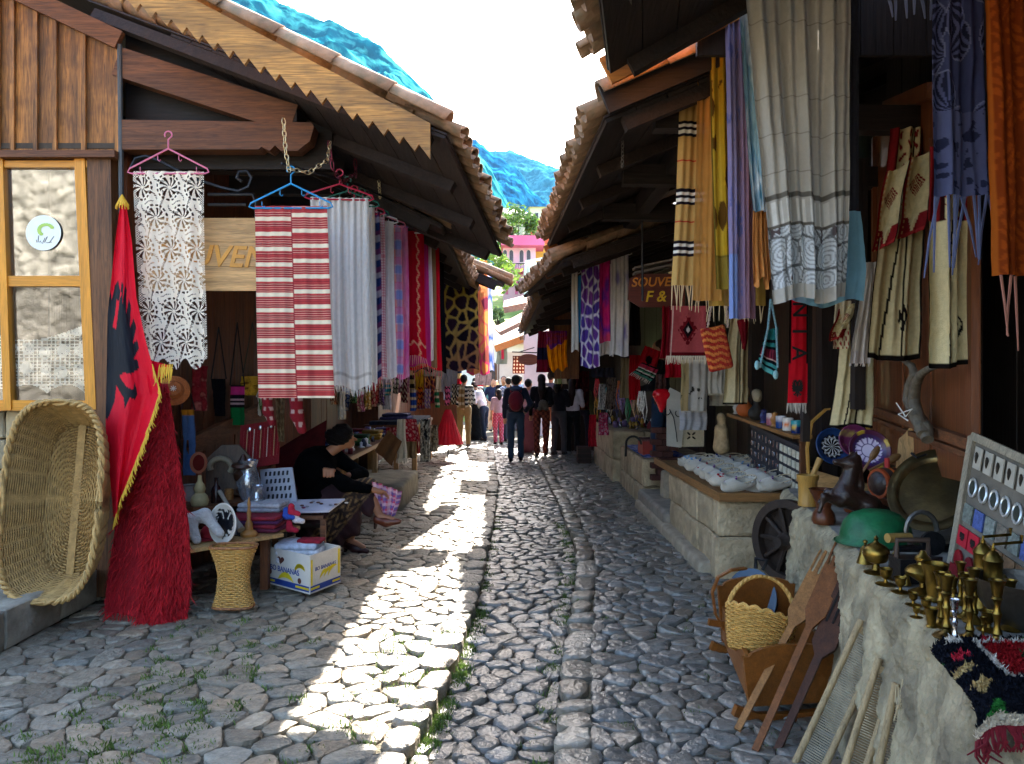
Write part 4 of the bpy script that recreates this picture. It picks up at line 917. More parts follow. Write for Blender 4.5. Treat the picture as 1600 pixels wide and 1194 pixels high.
# flag body: gathered at the top, spreading below
def flagshape(u, v):
    wl = np.interp(v, [0, .12, .35, .7, 1], [188, 180, 168, 165, 178]); wr = np.interp(v, [0, .12, .3, .45, .62, .8, 1], [197, 206, 213, 228, 250, 224, 190])
    return wl+(wr-wl)*u
nu, nv = 90, 190; u, v = np.meshgrid(np.linspace(0, 1, nu+1), np.linspace(0, 1, nv+1)); px = flagshape(u, v); py = 318+v*(498-40*u*(v > .0)*v)
Y = 5.32-.28*v+.03*np.sin(u*9+v*2)*(.3+v)+.02*fbm(u*4, v*5, 2)
vs = np.stack([(px-800)/F*Y, Y, H+(HY-py)/F*Y], -1).reshape(-1, 3); idx = np.arange((nu+1)*(nv+1)).reshape(nv+1, nu+1); q = np.stack([idx[:-1, :-1], idx[1:, :-1], idx[1:, 1:], idx[:-1, 1:]], -1).reshape(-1, 4)
npmesh('cloth', vs, q, M((.5, .5, .5), .6, attr=True, var=.05, vs=20, bump=.1, bs=300, spec=.2, trans=.15), fl, flagcol(u.ravel(), v.ravel()))
m = MB(); vv = vs.reshape(nv+1, nu+1, 3)
for i in range(150): a = V(vv[int(100+90*i/150), nu]); m.tube([a, a+V((R.gauss(.012, .01), -.01, -.045))], [.0035, .002], 4)
for i in range(36): a = V(vv[nv, min(nu, int(nu*i/36))]); m.tube([a, a+V((R.gauss(0, .006), -.01, -.05))], [.0035, .002], 4)
for i in range(40): a = P(256+R.uniform(-8, 14), 572+R.uniform(-4, 6), 5.12); m.tube([a, a+V((-.01, 0, -.06-.05*R.random()))], [.0035, .002], 4)
m.build('gold_fringe', M('#c79a1e', .6, var=.2), fl)
m = MB()
for i in range(60): a = R.uniform(0, 2*PI); m.tube([P(191, 304, 5.33), P(191, 312, 5.33)+V((cos(a)*.02, sin(a)*.02, 0)), P(191, 324, 5.33)+V((cos(a)*.045, sin(a)*.03, R.uniform(-.02, .02)))], .003, 4)
m.build('tassel', M('#d0a020', .6), fl)
# right corner of the flag folded back behind the lace
cloth('cloth', None, None, (P(225, 560, 5.2), P(268, 572, 5.2), P(240, 660, 5.15), P(250, 600, 5.15)), const('#d40c26'), 12, 16, 1, .01, parent=fl)
# ---- shaggy red throw draped to the ground
sh = thing('shaggy_throw', 'long shaggy crimson throw draped down to the cobbles', 'throw', P(230, 985, 5.15))
nu, nv = 50, 90; u, v = np.meshgrid(np.linspace(0, 1, nu+1), np.linspace(0, 1, nv+1))
wl = np.interp(v, [0, .3, .55, .8, 1], [236, 200, 182, 168, 160]); wr = np.interp(v, [0, .25, .6, .85, 1], [262, 276, 296, 299, 292]); px = wl+(wr-wl)*u; py = 600+v*(382-14*np.sin(u*PI*2.2))
Y = 5.36-.22*v+.05*np.sin(u*7+1)*(.3+v)-.05*np.exp(-((u-.55)/.1)**2)*0+.07*np.exp(-((u-.52)/.07)**2)*(v > .6)*(v-.6)/.4
vs = np.stack([(px-800)/F*Y, Y, np.maximum(H+(HY-py)/F*Y, .115)], -1).reshape(-1, 3); idx = np.arange((nu+1)*(nv+1)).reshape(nv+1, nu+1); q = np.stack([idx[:-1, :-1], idx[1:, :-1], idx[1:, 1:], idx[:-1, 1:]], -1).reshape(-1, 4)
npmesh('backing', vs, q, M('#9a0c1c', .95, var=.2, vs=30, bump=.4, bs=200), sh); vv = vs.reshape(nv+1, nu+1, 3)
m = MB()
for i in range(15000):
    a, b = R.random(), R.random()
    if a < .42 and b > .52 and R.random() < .88: continue
    p = V(vv[int(b*nv), int(a*nu)]); l_ = R.uniform(.035, .10); d = V((R.gauss(.1 if a > .8 else 0, .35), -R.uniform(.25, 1), R.gauss(-.75, .3))).normalized(); s_ = V((R.gauss(0, 1), R.gauss(0, .4), R.gauss(0, .4))).normalized()*.0035; g_ = R.uniform(.55, 1.3)
    m.add([p-s_, p+s_, p+d*l_*.6+s_*.8-V((0, 0, .004)), p+d*l_-V((0, 0, .012))], [(0, 1, 2), (0, 2, 3)], (.5*g_, .008*g_, .015*g_))
tag(m.build('pile', M((.5, .1, .1), .85, attr=True, var=.1, bump=0), sh, usecol=True), kind='stuff')

# ================= right side textiles =================
HR = 'textiles hanging from the right eaves'
def rcl(name, label, c4, col, **k): return cloth(name, label, 'scarf', c4, col, group=HR, **k)
be = lin('#c09a5c'); bk = lin('#1d1820'); wh = lin('#e4dcd0'); rd = lin('#b03828')
def burb(u, v):
    o = np.tile(be, (len(u), 1))
    for c in (.03, .33, .62, .84):
        for k, cc in enumerate((bk, wh, bk, wh, bk)): o[(v > c-.03+k*.0135) & (v < c-.03+(k+1)*.0135)] = cc
    for c in (.14, .47, .73): o[np.abs(v-c) < .0035] = rd
    return o
c4 = C4(1066, 1120, 78, 446, 4.5, bl=1050, br=1108)
rcl('striped_scarf', 'beige scarf with black and white bars on the teal hanger', c4, burb, nu=40, nv=320, folds=2, amp=.012, fringe=(.15, '#c9ab84', 16, .004), seed=51)
hanger('teal', (c4[0]+V((.02, 0, 0)), c4[1]), 'beige barred scarf', .06, .07)
def sheer(h, al):
    key = ('sheer', h, al)
    if key in MATS: return MATS[key]
    m = M(h, .8, var=.1, vs=9, bump=.1, bs=300, spec=.1, trans=.4).copy(); MATS[key] = m; t = m.node_tree; o = t.nodes['Material Output']; src = o.inputs[0].links[0].from_socket
    tr_ = t.nodes.new('ShaderNodeBsdfTransparent'); mx = t.nodes.new('ShaderNodeMixShader'); mx.inputs[0].default_value = al; t.links.new(tr_.outputs[0], mx.inputs[1]); t.links.new(src, mx.inputs[2]); t.links.new(mx.outputs[0], o.inputs[0]); return m
rcl('sheer_scarf', 'pale peach see-through scarf between the beige and yellow scarves', C4(1092, 1132, -60, 470, 4.35, bl=1082, br=1128), const('#d0a060'), nu=24, nv=60, folds=2, amp=.015, mat=sheer('#d49a50', .82), seed=52)
def olive(u, v):
    a = lin('#b08a20'); b = lin('#c8a83c'); o = mix(np.tile(a, (len(u), 1)), b, (np.sin(u*9) > .2)*.6)
    n = fbm(u*3.2, v*9, 31, 3); k = (n > .20) & (v > .36) & (v < .86); o[k] = lin('#5a3c12'); o[(v > .9)] = lin('#8a7430'); o[(u < .05) | (np.abs(v-.9) < .004)] = lin('#6a5a24'); return o
rcl('printed_scarf', 'mustard yellow scarf with brown leaf print', C4(1105, 1152, -60, 452, 4.25, bl=1118, br=1160), olive, nu=50, nv=200, folds=1.5, amp=.015, seed=53)
rcl('sheer_scarf', 'thin ochre underlayer scarf below the mustard print', C4(1100, 1188, 60, 478, 4.4, bl=1108, br=1196), const('#b8964a'), nu=24, nv=60, folds=3, amp=.015, mat=sheer('#c09a48', .9), fringe=(.1, '#d0b890', 14, .003), seed=54)
def lil(u, v):
    o = mix(np.tile(lin('#8d82a8'), (len(u), 1)), lin('#8a6470'), np.clip((u-.3)*2.2+.5*fbm(u*3, v*6, 12), 0, 1)); n = fbm(u*5, v*16, 33, 4); o[(n > .22) & (u < .5)] = lin('#6a6a9c'); o[(v > .82) & (u < .35)] = lin('#7f92c8'); return o
rcl('printed_scarf', 'lilac and mauve floral scarf hanging longest', C4(1132, 1170, -60, 498, 4.05, bl=1142, br=1184), lil, nu=40, nv=180, folds=2, amp=.02, seed=55)
rcl('printed_scarf', 'turquoise and white sheer scarf beside the grey curtain', C4(1146, 1190, -60, 330, 3.9, bl=1176, br=1205), tiedye(['#3a7f9a', '#a8c8d4', '#7aa8c0', '#dfe8ec', '#4a8aa8'], 14, 4), nu=30, nv=120, folds=2, amp=.02, seed=56)
rcl('ruffled_scarf', 'short peach orange ruffled scarf end', C4(1178, 1202, 290, 442, 4.0, bl=1176, br=1207), const('#d08a4c'), nu=30, nv=60, folds=4, amp=.02, hem=.03, seed=57)
def curt(u, v):
    o = np.tile(lin('#b4aea4'), (len(u), 1)); o[(((v*9.5) % 1) < .02) & (v < .66)] = lin('#8c867c'); o[np.abs(v-.70) < .008] = lin('#6a645c'); o[np.abs(v-.785) < .005] = lin('#6a645c')
    k = (v > .715) & (v < .78) & (((u*14) % 1) < .45); o[k] = lin('#d6d2ca')
    d1, d2, i = voro(u, v, 5, 12, 6, .7); w = np.abs(np.sin(d1*22)) > .55; k = (v > .79) & (v < .96); o[k & w] = lin('#cfd2d4'); o[k & ~w] = lin('#9a9c9c'); o[k & (d2-d1 < .07)] = lin('#6c6c6c')
    n = fbm(u*9, v*20, 77, 3); o[k & (n > .34)] = lin('#5c5050'); return o
rcl('embroidered_curtain', 'big grey-white linen curtain with embroidered lower border', C4(1158, 1334, -80, 468, 3.55, bl=1212, br=1326), curt, nu=110, nv=330, folds=3.2, amp=.03, seed=58, hem=.015)
rcl('sheer_scarf', 'light blue sheer layer showing under the grey-white curtain', C4(1200, 1345, 330, 474, 3.7, bl=1216, br=1352), const('#7fb0c4'), nu=40, nv=40, folds=3, amp=.02, mat=sheer('#86b8cc', .85), hem=.02, seed=59)
rcl('dark_scarf', 'charcoal grey scarf edge right of the grey-white curtain', C4(1325, 1343, -60, 452, 3.75), const('#3a3a42'), nu=10, nv=30, folds=1, amp=.01, seed=60)
def jac(u, v):
    o = np.tile(lin('#3f456a'), (len(u), 1)); d1, d2, i = voro(u*1.1+.1, v*1.0, 2, 4, 12, .8); fl_ = d1 < .42; st = np.abs(np.sin(np.arctan2(v*4 % 1-.5, u*2 % 1-.5)*9)) > .75
    o[fl_] = lin('#23263e'); o[fl_ & st] = lin('#565c86'); o[(d1 > .42) & (d1 < .45)] = lin('#70769a'); n = fbm(u*8, v*22, 5, 3); o[(v > .62) & (n > .25)] = lin('#2a2e4a'); o[(v > .62) & (n <= .25)] = lin('#545a80'); return o
rcl('jacquard_scarf', 'slate blue flowered scarf with long twisted fringe', C4(1457, 1538, -40, 306, 3.2, br=1546), jac, nu=70, nv=260, folds=2, amp=.02, fringe=(.31, '#5c6488', 11, .006), seed=61)
def org(u, v): n = np.sin(u*60+3*np.sin(v*40))*np.sin(v*90+2*np.sin(u*30)); o = np.tile(lin('#7a3210'), (len(u), 1)); o[n > .25] = lin('#934214'); o[(u < .05)] = lin('#a0521a'); return o
rcl('paisley_scarf', 'rust orange patterned scarf at the right edge', C4(1538, 1680, -60, 430, 2.9, bl=1558, br=1690), org, nu=80, nv=200, folds=3, amp=.02, fringe=(.28, '#a06a5a', 9, .005), seed=62)
rcl('fringed_scarf', 'blue grey scarf with only its fringe ends showing above', C4(1380, 1462, -160, -8, 3.3), const('#5a6288'), nu=12, nv=10, folds=2, amp=.01, fringe=(.1, '#6a7298', 6, .007), seed=63)
# hung scarf cluster on the farther right shop
RS = [(893, 903, 425, 548, 8.9, 'cream knitted scarf at the left of the bright cluster', const('#ded8cc')), (899, 912, 430, 535, 9.0, 'sky blue scarf in the bright cluster', const('#3a9ad4')),
      (908, 936, 395, 574, 8.7, 'violet and white cell patterned scarf', spots(['#c8c4dc', '#e8e4ee'], ['#4a3a9a', '#7a3f9a'], 13, 3, 9, .13)), (928, 953, 388, 535, 8.8, 'hot pink and purple scarf in the bright cluster', tiedye(['#c81878', '#e03080', '#6a2fa0', '#e04870'], 17)),
      (936, 958, 392, 555, 9.0, 'cream and pale silk scarf behind the hot pink one', tiedye(['#4a58b0', '#d8d0c4', '#d8d0c4', '#ded6ca'], 19)), (954, 982, 396, 556, 8.8, 'white gauze scarf at the right of the bright cluster', tiedye(['#8a80b8', '#cfc8c8', '#d8d2cc', '#d8d2cc'], 21))]
for i, (a, b, t_, bt, Y, lb, cf) in enumerate(RS):
    c4 = C4(a, b, t_, bt, Y, bl=a-1, br=b+1); rcl('hanging_scarf', lb, c4, cf, nu=36, nv=120, folds=2, amp=.02, hem=.015, seed=80+i); hanger(['white', 'teal', 'teal', 'white', 'blue', 'white'][i], c4, lb, .07, .08)
m = MB()
for a, b in (((905, 388), (922, 320)), ((912, 385), (932, 330)), ((925, 385), (940, 345)), ((940, 390), (955, 315)), ((953, 372), (948, 318)), ((953, 372), (958, 318)), ((895, 400), (908, 360))): m.tube([P(*a, 8.8), P(*b, 8.6)], .006, 4)
one(m, 'string_bundle', M('#b8aa98', .8), 'thin pale cords holding the bright scarf cluster', 'cord')
m = MB(); m.tube([P(885, 402, 8.9), P(985, 390, 8.9)], .008, 6); m.tube([P(900, 393, 8.9), P(1060, 372, 8.7)], .008, 6); one(m, 'hanging_rail', IRON, 'thin rail above the bright scarf cluster', 'rail')
# mid-distance
rcl('hanging_scarf', 'yellow, orange and purple batik scarf over the crowd', C4(853, 886, 517, 578, 13.8, bl=858, br=886), lambda u, v: np.where((v > .42+.2*fbm(u*5, v*2, 3)-.1*u)[:, None], tiedye(['#d87a10', '#f0a000', '#e86a10'], 5)(u, v), tiedye(['#6a2a8a', '#a03a3a', '#5a2a9a', '#d89020'], 6)(u, v)), nu=40, nv=80, folds=4, amp=.04, hem=.04, seed=90)
rcl('hanging_scarf', 'dark navy and maroon banded scarf left of the batik', C4(841, 858, 518, 582, 13.9, bl=837, br=858), bands([(.4, '#6a1428'), (.7, '#15142a'), (1.01, '#6a1024')]), nu=20, nv=60, folds=2, amp=.03, seed=91)
rcl('hanging_textile', 'grey green cloth with a red strip in the far shop mouth', C4(777, 792, 541, 569, 24, bl=775, br=793), lambda u, v: np.where(((u > .4) & (u < .7) & (v < .75))[:, None], lin('#d04060'), lin('#8a9488')), nu=20, nv=20, folds=3, amp=.04, seed=92)
rcl('hanging_carpet', 'small brown diamond carpet hung under the oval sign', C4(801, 820, 556, 584, 20), lambda u, v: np.where(((np.abs((u*4 % 1)-.5)+np.abs((v*5 % 1)-.5)) < .3)[:, None], lin('#c8a890'), lin('#5a241c')), nu=30, nv=40, folds=1, amp=.02, seed=93)
# ======================= RIGHT COUNTERS AND GOODS =======================
PLA = M('#a39679', .95, var=.35, vs=5, bump=1., bs=30, dirt_or_lit=('#5c5446', 4., .85))
PLT = M('#8d8980', .8, var=.35, vs=6, bump=.7, bs=18, dirt_or_lit=('#5a574f', 5., .7))
LIME = M('#b5a384', .95, var=.3, vs=6, bump=1., bs=28, dirt_or_lit=('#7d6f55', 4., .65))
CZ = .86
def T(px, py, z=CZ): return P(px, py, (H-z)*F/(py-HY))
cn = thing('stone_counter', 'rough plastered stone counter carrying the brassware', 'counter', (1.7, 4, .05))
EP = [(2.05, 5.95), (1.95, 5.5), (1.78, 4.7), (1.66, 4.0), (1.5, 3.2), (1.38, 2.55), (1.24, 2.16), (1.30, 2.03), (1.7, 1.96), (2.2, 1.92)]
EL = np.concatenate([[0], np.cumsum([math.dist(EP[i], EP[i+1]) for i in range(len(EP)-1)])]); ED = np.array(EP)
nt_, nh = 480, 110; ss = np.linspace(0, EL[-1], nt_+1); ex_ = np.interp(ss, EL, ED[:, 0]); ey_ = np.interp(ss, EL, ED[:, 1])
ker = np.ones(9)/9; pad = lambda q: np.convolve(np.concatenate([np.full(4, q[0]), q, np.full(4, q[-1])]), ker, 'valid'); ex_, ey_ = pad(ex_), pad(ey_)
tx_, ty_ = np.gradient(ex_), np.gradient(ey_); ln_ = np.hypot(tx_, ty_); nx2, ny2 = ty_/ln_, -tx_/ln_     # outward
SS, VV = np.meshgrid(ss, np.linspace(0, 1, nh+1), indexing='ij'); Zf = .03+(CZ-.03)*VV
nf_ = fbm(SS*4, Zf*5, 8, 5)*.026+fbm(SS*1.2, Zf*1.5, 18, 3)*.03+fbm(SS*16, Zf*18, 28, 6, .62)*.016-np.abs(fbm(SS*7+3, Zf*4, 48, 5, .6))*.03; of_ = .10*(1-VV)-.02+nf_-.05*np.maximum(0, (VV-.92)/.08)**2
vs = np.stack([ex_[:, None]+nx2[:, None]*of_, ey_[:, None]+ny2[:, None]*of_, Zf-np.abs(nf_)*.25*(VV > .94)], -1).reshape(-1, 3)
idx = np.arange((nt_+1)*(nh+1)).reshape(nt_+1, nh+1); q = np.stack([idx[:-1, :-1], idx[1:, :-1], idx[1:, 1:], idx[:-1, 1:]], -1).reshape(-1, 4)
npmesh('face', vs, q, PLA, cn)
vv = vs.reshape(nt_+1, nh+1, 3)[:, -1]; ts = []; nd = 26
for i in range(nt_+1):
    for j in range(nd+1): a = j/nd; x = vv[i, 0]+(3.0-vv[i, 0])*a; ts.append((x, vv[i, 1], (vv[i, 2] if j == 0 else CZ-.004+.006*float(fbm(np.array(x*7), np.array(vv[i, 1]*7), 4)))))
idx = np.arange((nt_+1)*(nd+1)).reshape(nt_+1, nd+1); q = np.stack([idx[:-1, :-1], idx[1:, :-1], idx[1:, 1:], idx[:-1, 1:]], -1).reshape(-1, 4)
npmesh('top', ts, q, PLT, cn)
def rock(name, label, x0, x1, y0, y1, z0, z1, amp=.02, mat=LIME, h=.03, cat='counter', r=.04):
    w = lambda X: amp*fbm(X[..., 0]*5+X[..., 2]*3, X[..., 1]*5+X[..., 2]*4, 6, 4); o = blob(name, [rbox(((x0+x1)/2, (y0+y1)/2, (z0+z1)/2), (x1-x0, y1-y0, z1-z0), r)], mat, h, warp=w); return tag(o, label, cat)
def blocks(label, x0, x1, y0, y1, z1):
    t = thing('stone_counter', label, 'counter', (x0, y0, .05)); ashlar(t, (x0, y1), (x0, y0), .0, z1, (.45, .8), (.3, .42), .5, (-1, 0), mat=LIME, jit=.008, bev=.02); ashlar(t, (x0+.51, y0+.02), (x1, y0+.02), .0, z1, (.5, .8), (.3, .42), y1-y0-.05, (0, -1), mat=LIME, jit=.008, bev=.02)
blocks('limestone block counter under the white slippers', 1.68, 2.9, 6.28, 8.25, .70)
blocks('low limestone counter with the blue cloth and red box', 1.69, 2.7, 9.9, 12.0, .66)
blocks('farther limestone counter heaped with metal trinkets', 1.62, 2.6, 12.3, 15.2, .86)
rock('stone_ledge', 'worn stone ledge step between two counters', 1.62, 2.6, 8.2, 9.95, -.05, .28, .012, M('#8f887c', .7, var=.3, vs=6, bump=.5, bs=25), .03, 'step')
rock('stone_stub', 'short square stone stub standing on the ledge', 1.8, 2.0, 9.1, 9.35, .25, .6, .012, M('#a39a88', .85, var=.3, vs=6, bump=.5, bs=25), .02, 'stone')
rock('stone_ledge', 'narrow kerb ledge at the foot of the slipper counter', 1.58, 1.75, 6.5, 9.9, -.05, .16, .012, M('#a29783', .85, var=.3, vs=6, bump=.6, bs=25), .025, 'kerb')
rock('stone_block', 'stone block under the spoked wheel', 1.85, 2.25, 5.0, 5.6, -.05, .31, .015, STW, .025, 'stone')
# slipper table board
tb = thing('counter_board', 'wooden board top edged with a rail under the slippers', 'board', (2.1, 7, .72))
WP = M('#8a6236', .6, ax='y', var=.35, vs=5, bump=.3, bs=40, rnd=.1)
m = MB(); m.box((2.22, 7.6, .735), (1.05, 2.75, .03)); m.build('board', WP, tb)
m = MB(); m.bar((1.68, 6.22, .745), (1.68, 9.0, .745), .035, .07); m.build('edge_strip', WP, tb)
m = MB(); m.bar((1.665, 6.2, .745), (2.3, 6.2, .745), .035, .07); m.build('edge_strip', M('#8a6236', .6, ax='x', var=.35, vs=5, bump=.3, bs=40), tb)
# slippers
FELT = M('#c4beb0', .95, var=.08, vs=20, bump=.5, bs=140, sheen=.4)
def slip_mesh(turn):
    pr = [ell((0, 0, .035), (.125, .048, .036)), ell((-.03, 0, .05), (.08, .044, .036)), cap((-.10, 0, .035), (-.13, 0, .05+turn), .022, .008), ('-', ell((.045, 0, .075), (.075, .031, .055)))]
    vs, fs = nets(pr, .0065, .02); return vs, fs
SL = []
for tn in (.0, .03):
    vs, fs = slip_mesh(tn); o = npmesh('slipper', vs, fs, FELT); SL.append(o.data); bpy.data.objects.remove(o)
def emb(col, kind):
    m = MB(); st = {}
    if kind == 0:
        for k in range(6): a = 2*PI*k/6; m.ball((-.055+.016*cos(a), .016*sin(a), .085-.006*abs(sin(a))), (.010, .010, .004), 6)
    else:
        for k in range(7): m.ball((-.10+.016*k, .03*sin(k*1.3), .068+.003*k-.012*abs(sin(k*1.3))), (.009, .006, .005), 6)
    return mesh(m, 'embroidery', M(col, .8, bump=0), True)
EM = [emb(c, k) for c in ('#a01828', '#203880', '#6aa0d0', '#303030', '#7a3090') for k in (0, 1)]
m = MB(); m.tube([(.045+.078*cos(a), .034*sin(a), .068+.006*cos(a)) for a in np.linspace(0, 2*PI, 25)[:-1]], .0035, 5, True); TRIM = mesh(m, 'trim', M('#c8b89a', .9), True)
m = MB()
for k in range(18): a = 2*PI*k/18; m.ball((.045+.080*cos(a), .037*sin(a), .064), .003, 5)
STI = mesh(m, 'stitching', M('#3a2a20', .9), True)
sn = 0; en = ['red flowers', 'red sprigs', 'navy flowers', 'navy sprigs', 'pale blue flowers', 'pale blue sprigs', 'black flowers', 'black sprigs', 'violet flowers', 'violet sprigs']
rows = ['front', 'second', 'third', 'fourth', 'fifth', 'sixth', 'seventh', 'eighth']; cols = ['street side', 'middle', 'wall side']
for c in range(3):
    for r in range(8):
        y = 6.36+r*.27+R.uniform(-.02, .02)+c*.05; x = 1.86+c*.34+R.uniform(-.02, .02)+r*.012; sc = R.uniform(1.3, 1.42); k = R.randrange(10)
        if c == 2 and r < 2: continue
        t = thing('felt_slipper', 'white felt slipper with %s, %s row from the front, %s' % (en[k], rows[r], cols[c]), 'slipper', (x, y, .752), 'white felt slippers on the counter')
        m4 = Matrix.Translation((x, y, .785)) @ Matrix.Rotation(R.uniform(.38, .5), 4, 'X') @ Matrix.Rotation(R.uniform(.1, .45), 4, 'Z') @ Matrix.Scale(sc, 4)
        b = inst(SL[R.randrange(2)], 'shell', m4, t); inst(EM[k], 'embroidery', m4, b); inst(TRIM, 'trim', m4, b); tag(inst(STI, 'stitching', m4, b), kind='stuff')
for i, (px, py, Y, lb) in enumerate(((1188, 756, 6.5, 'front white felt skullcap beside the slippers'), (1178, 738, 6.75, 'rear white felt skullcap behind the front one'))):
    c = P(px, py, Y); c.z = .755; m = MB(); m.lathe([(.12, 0), (.125, .03), (.115, .08), (.085, .125), (.04, .148), (0, .152)], c, None, 28); one(m, 'felt_skullcap', FELT, lb, 'cap', smooth=True)
# generic lathe goods
def lat(name, label, cat, base, h, prof, mat, n=18, grp=None, tilt=None):
    m = MB(); m.lathe([(r*h, z*h) for r, z in prof], base, tilt, n); return one(m, name, mat, label, cat, grp, smooth=40)
CST = [(.0, 0), (.20, 0), (.21, .02), (.17, .05), (.08, .09), (.055, .14), (.075, .18), (.06, .22), (.04, .3), (.055, .42), (.07, .48), (.05, .52), (.04, .6), (.06, .68), (.085, .71), (.06, .74), (.075, .8), (.09, .92), (.12, .985), (.125, 1), (.09, 1), (.075, .93), (.0, .92)]
CUP = [(0, 0), (.55, 0), (.6, .05), (.45, .1), (.12, .16), (.10, .35), (.2, .45), (.32, .6), (.34, .95), (.42, 1), (.36, 1), (.28, .65), (0, .6)]
GOB = [(0, 0), (.26, 0), (.27, .04), (.2, .12), (.22, .3), (.27, .7), (.34, .97), (.35, 1), (.3, 1), (.22, .5), (0, .4)]
GRD = [(0, 0), (.14, 0), (.145, .03), (.13, .05), (.125, .45), (.135, .47), (.135, .5), (.125, .52), (.12, .8), (.135, .82), (.12, .86), (.06, .94), (.03, .96), (.03, 1), (0, 1)]
LMP = [(0, 0), (.3, 0), (.31, .04), (.2, .1), (.08, .16), (.07, .26), (.2, .34), (.36, .45), (.38, .52), (.3, .62), (.14, .68), (.12, .74), (.17, .78), (.17, .84), (.1, .9), (.05, 1), (0, 1)]
BEL = [(.36, 0), (.34, .03), (.26, .3), (.19, .6), (.12, .72), (.05, .76), (.06, .84), (.10, .88), (.08, .96), (0, 1)]
CEN = [(0, 0), (.3, 0), (.31, .03), (.12, .1), (.08, .25), (.25, .32), (.34, .5), (.33, .6), (.3, .66), (.2, .74), (.08, .8), (.04, .86), (.06, .92), (.0, 1)]
GB = 'brassware on the stone counter'
for i, (px, py, hp_, pr, nm, lb) in enumerate([
 (1352, 880, 37, BEL, 'brass_bell', 'small brass hand bell nearest the green helmet'), (1369, 896, 60, CEN, 'brass_censer', 'lidded brass censer beside the hand bell'),
 (1384, 914, 26, CUP, 'brass_cup', 'first small brass chamberstick behind the saucers'), (1407, 926, 24, CUP, 'brass_cup', 'second small brass chamberstick with wide saucer'),
 (1427, 946, 20, CUP, 'brass_cup', 'low brass saucer stick, third along the edge'), (1447, 958, 22, CUP, 'brass_cup', 'low brass saucer stick next to the tall candlesticks'),
 (1442, 928, 68, LMP, 'oil_lamp', 'bulbous brass oil lamp before the black iron'), (1461, 938, 58, GOB, 'brass_mortar', 'plain brass mortar beside the oil lamp'),
 (1470, 978, 84, CST, 'candlestick', 'brass candlestick at the left of the tall group'), (1479, 996, 98, CST, 'candlestick', 'tall brass candlestick in front, left of the silver one'),
 (1515, 1000, 95, CST, 'candlestick', 'tall brass candlestick right of the silver one'), (1522, 972, 84, CST, 'candlestick', 'brass candlestick behind, partly hidden by the front one'),
 (1558, 1008, 102, CST, 'candlestick', 'single tall brass candlestick before the two grinders'), (1579, 984, 78, CST, 'candlestick', 'brass candlestick at the right by the dark bowl'), (1501, 944, 66, CST, 'candlestick', 'short brass candlestick in the back row'),
 (1536, 952, 108, GRD, 'coffee_grinder', 'left brass cylinder coffee grinder'), (1552, 966, 110, GRD, 'coffee_grinder', 'right darker brass cylinder coffee grinder')]):
    b = T(px, py); h = hp_/F*b.y; o = lat(nm, lb, 'brassware', b, h, pr, BRASS, 20, GB)
    if nm == 'coffee_grinder':
        m = MB(); t_ = b+V((0, 0, h)); m.tube([t_-V((0, 0, .01)), t_+V((0, 0, .012)), t_+V((.10, .0, .02)), t_+V((.10, 0, .045))], .006, 6); m.build('crank', BRASS, o)
    if nm == 'oil_lamp' or nm == 'brass_censer':
        m = MB(); m.tube([b+V((.12*h*3+.01, 0, h*.5)), b+V((.5*h, 0, h*.62)), b+V((.45*h, 0, h*.35))], .004, 5); m.build('handle', BRASS, o)
for i, (px, py, hp_, pr, lb) in enumerate(((1395, 905, 18, CUP, 'tiny brass cup behind the first chamberstick'), (1416, 914, 22, BEL, 'tiny brass bell in the second row'), (1432, 965, 16, CUP, 'lowest brass saucer at the counter edge'), (1455, 980, 30, GOB, 'small brass beaker before the tall candlesticks'), (1468, 952, 48, CST, 'small brass candlestick behind the mortar'), (1490, 962, 60, CST, 'slim brass candlestick behind the silver one'), (1508, 965, 70, CST, 'slim brass candlestick in the middle of the tall group'), (1536, 1004, 40, CST, 'short brass candlestick before the left grinder'), (1568, 960, 62, LMP, 'brass oil lamp beside the right grinder'), (1545, 985, 30, CUP, 'brass saucer stick at the grinder foot'), (1520, 930, 40, CEN, 'small lidded brass pot in the back row'), (1483, 925, 34, BEL, 'brass bell standing in the back row'))): b = T(px, py); lat('brass_piece', lb, 'brassware', b, hp_/F*b.y, pr, BRASS, 16, GB)
lat('candlestick', 'slim silver candlestick among the brass ones', 'candlestick', T(1492, 1004), 68/F*T(1492, 1004).y, CST, CHROME, 20, GB)
lat('metal_bowl', 'dark metal bowl cut by the right edge', 'bowl', T(1606, 980), .16, [(0, 0), (.5, 0), (.9, .5), (1, 1), (.95, 1), (.8, .5), (0, .1)], M('#55504a', .4, met=.9, var=.3), 24)
# helmet
c = T(1362, 848); hm = thing('steel_helmet', 'green painted steel army helmet on the counter edge', 'helmet', c)
m = MB(); prof = [(1.13, .0), (1.12, .02), (1.0, .12), (.97, .35), (.88, .62), (.68, .84), (.38, .96), (0, 1.0)]; m.lathe([(r*.148, z*.17) for r, z in prof], c+V((.02, 0, .004)), Matrix.Diagonal((1.2, 1.0, 1)).to_3x3(), 36); m.build('shell', M('#166038', .45, var=.35, vs=14, bump=.15, dirt_or_lit=('#0e3a22', 9., .6)), hm, smooth=60)
m = MB(); m.tube([c+V((.02+.148*1.13*1.2*cos(a), .148*1.13*sin(a), .006)) for a in np.linspace(0, 2*PI, 37)[:-1]], .005, 5, True); m.build('rim', M('#0f4a2a', .5), hm, smooth=True)
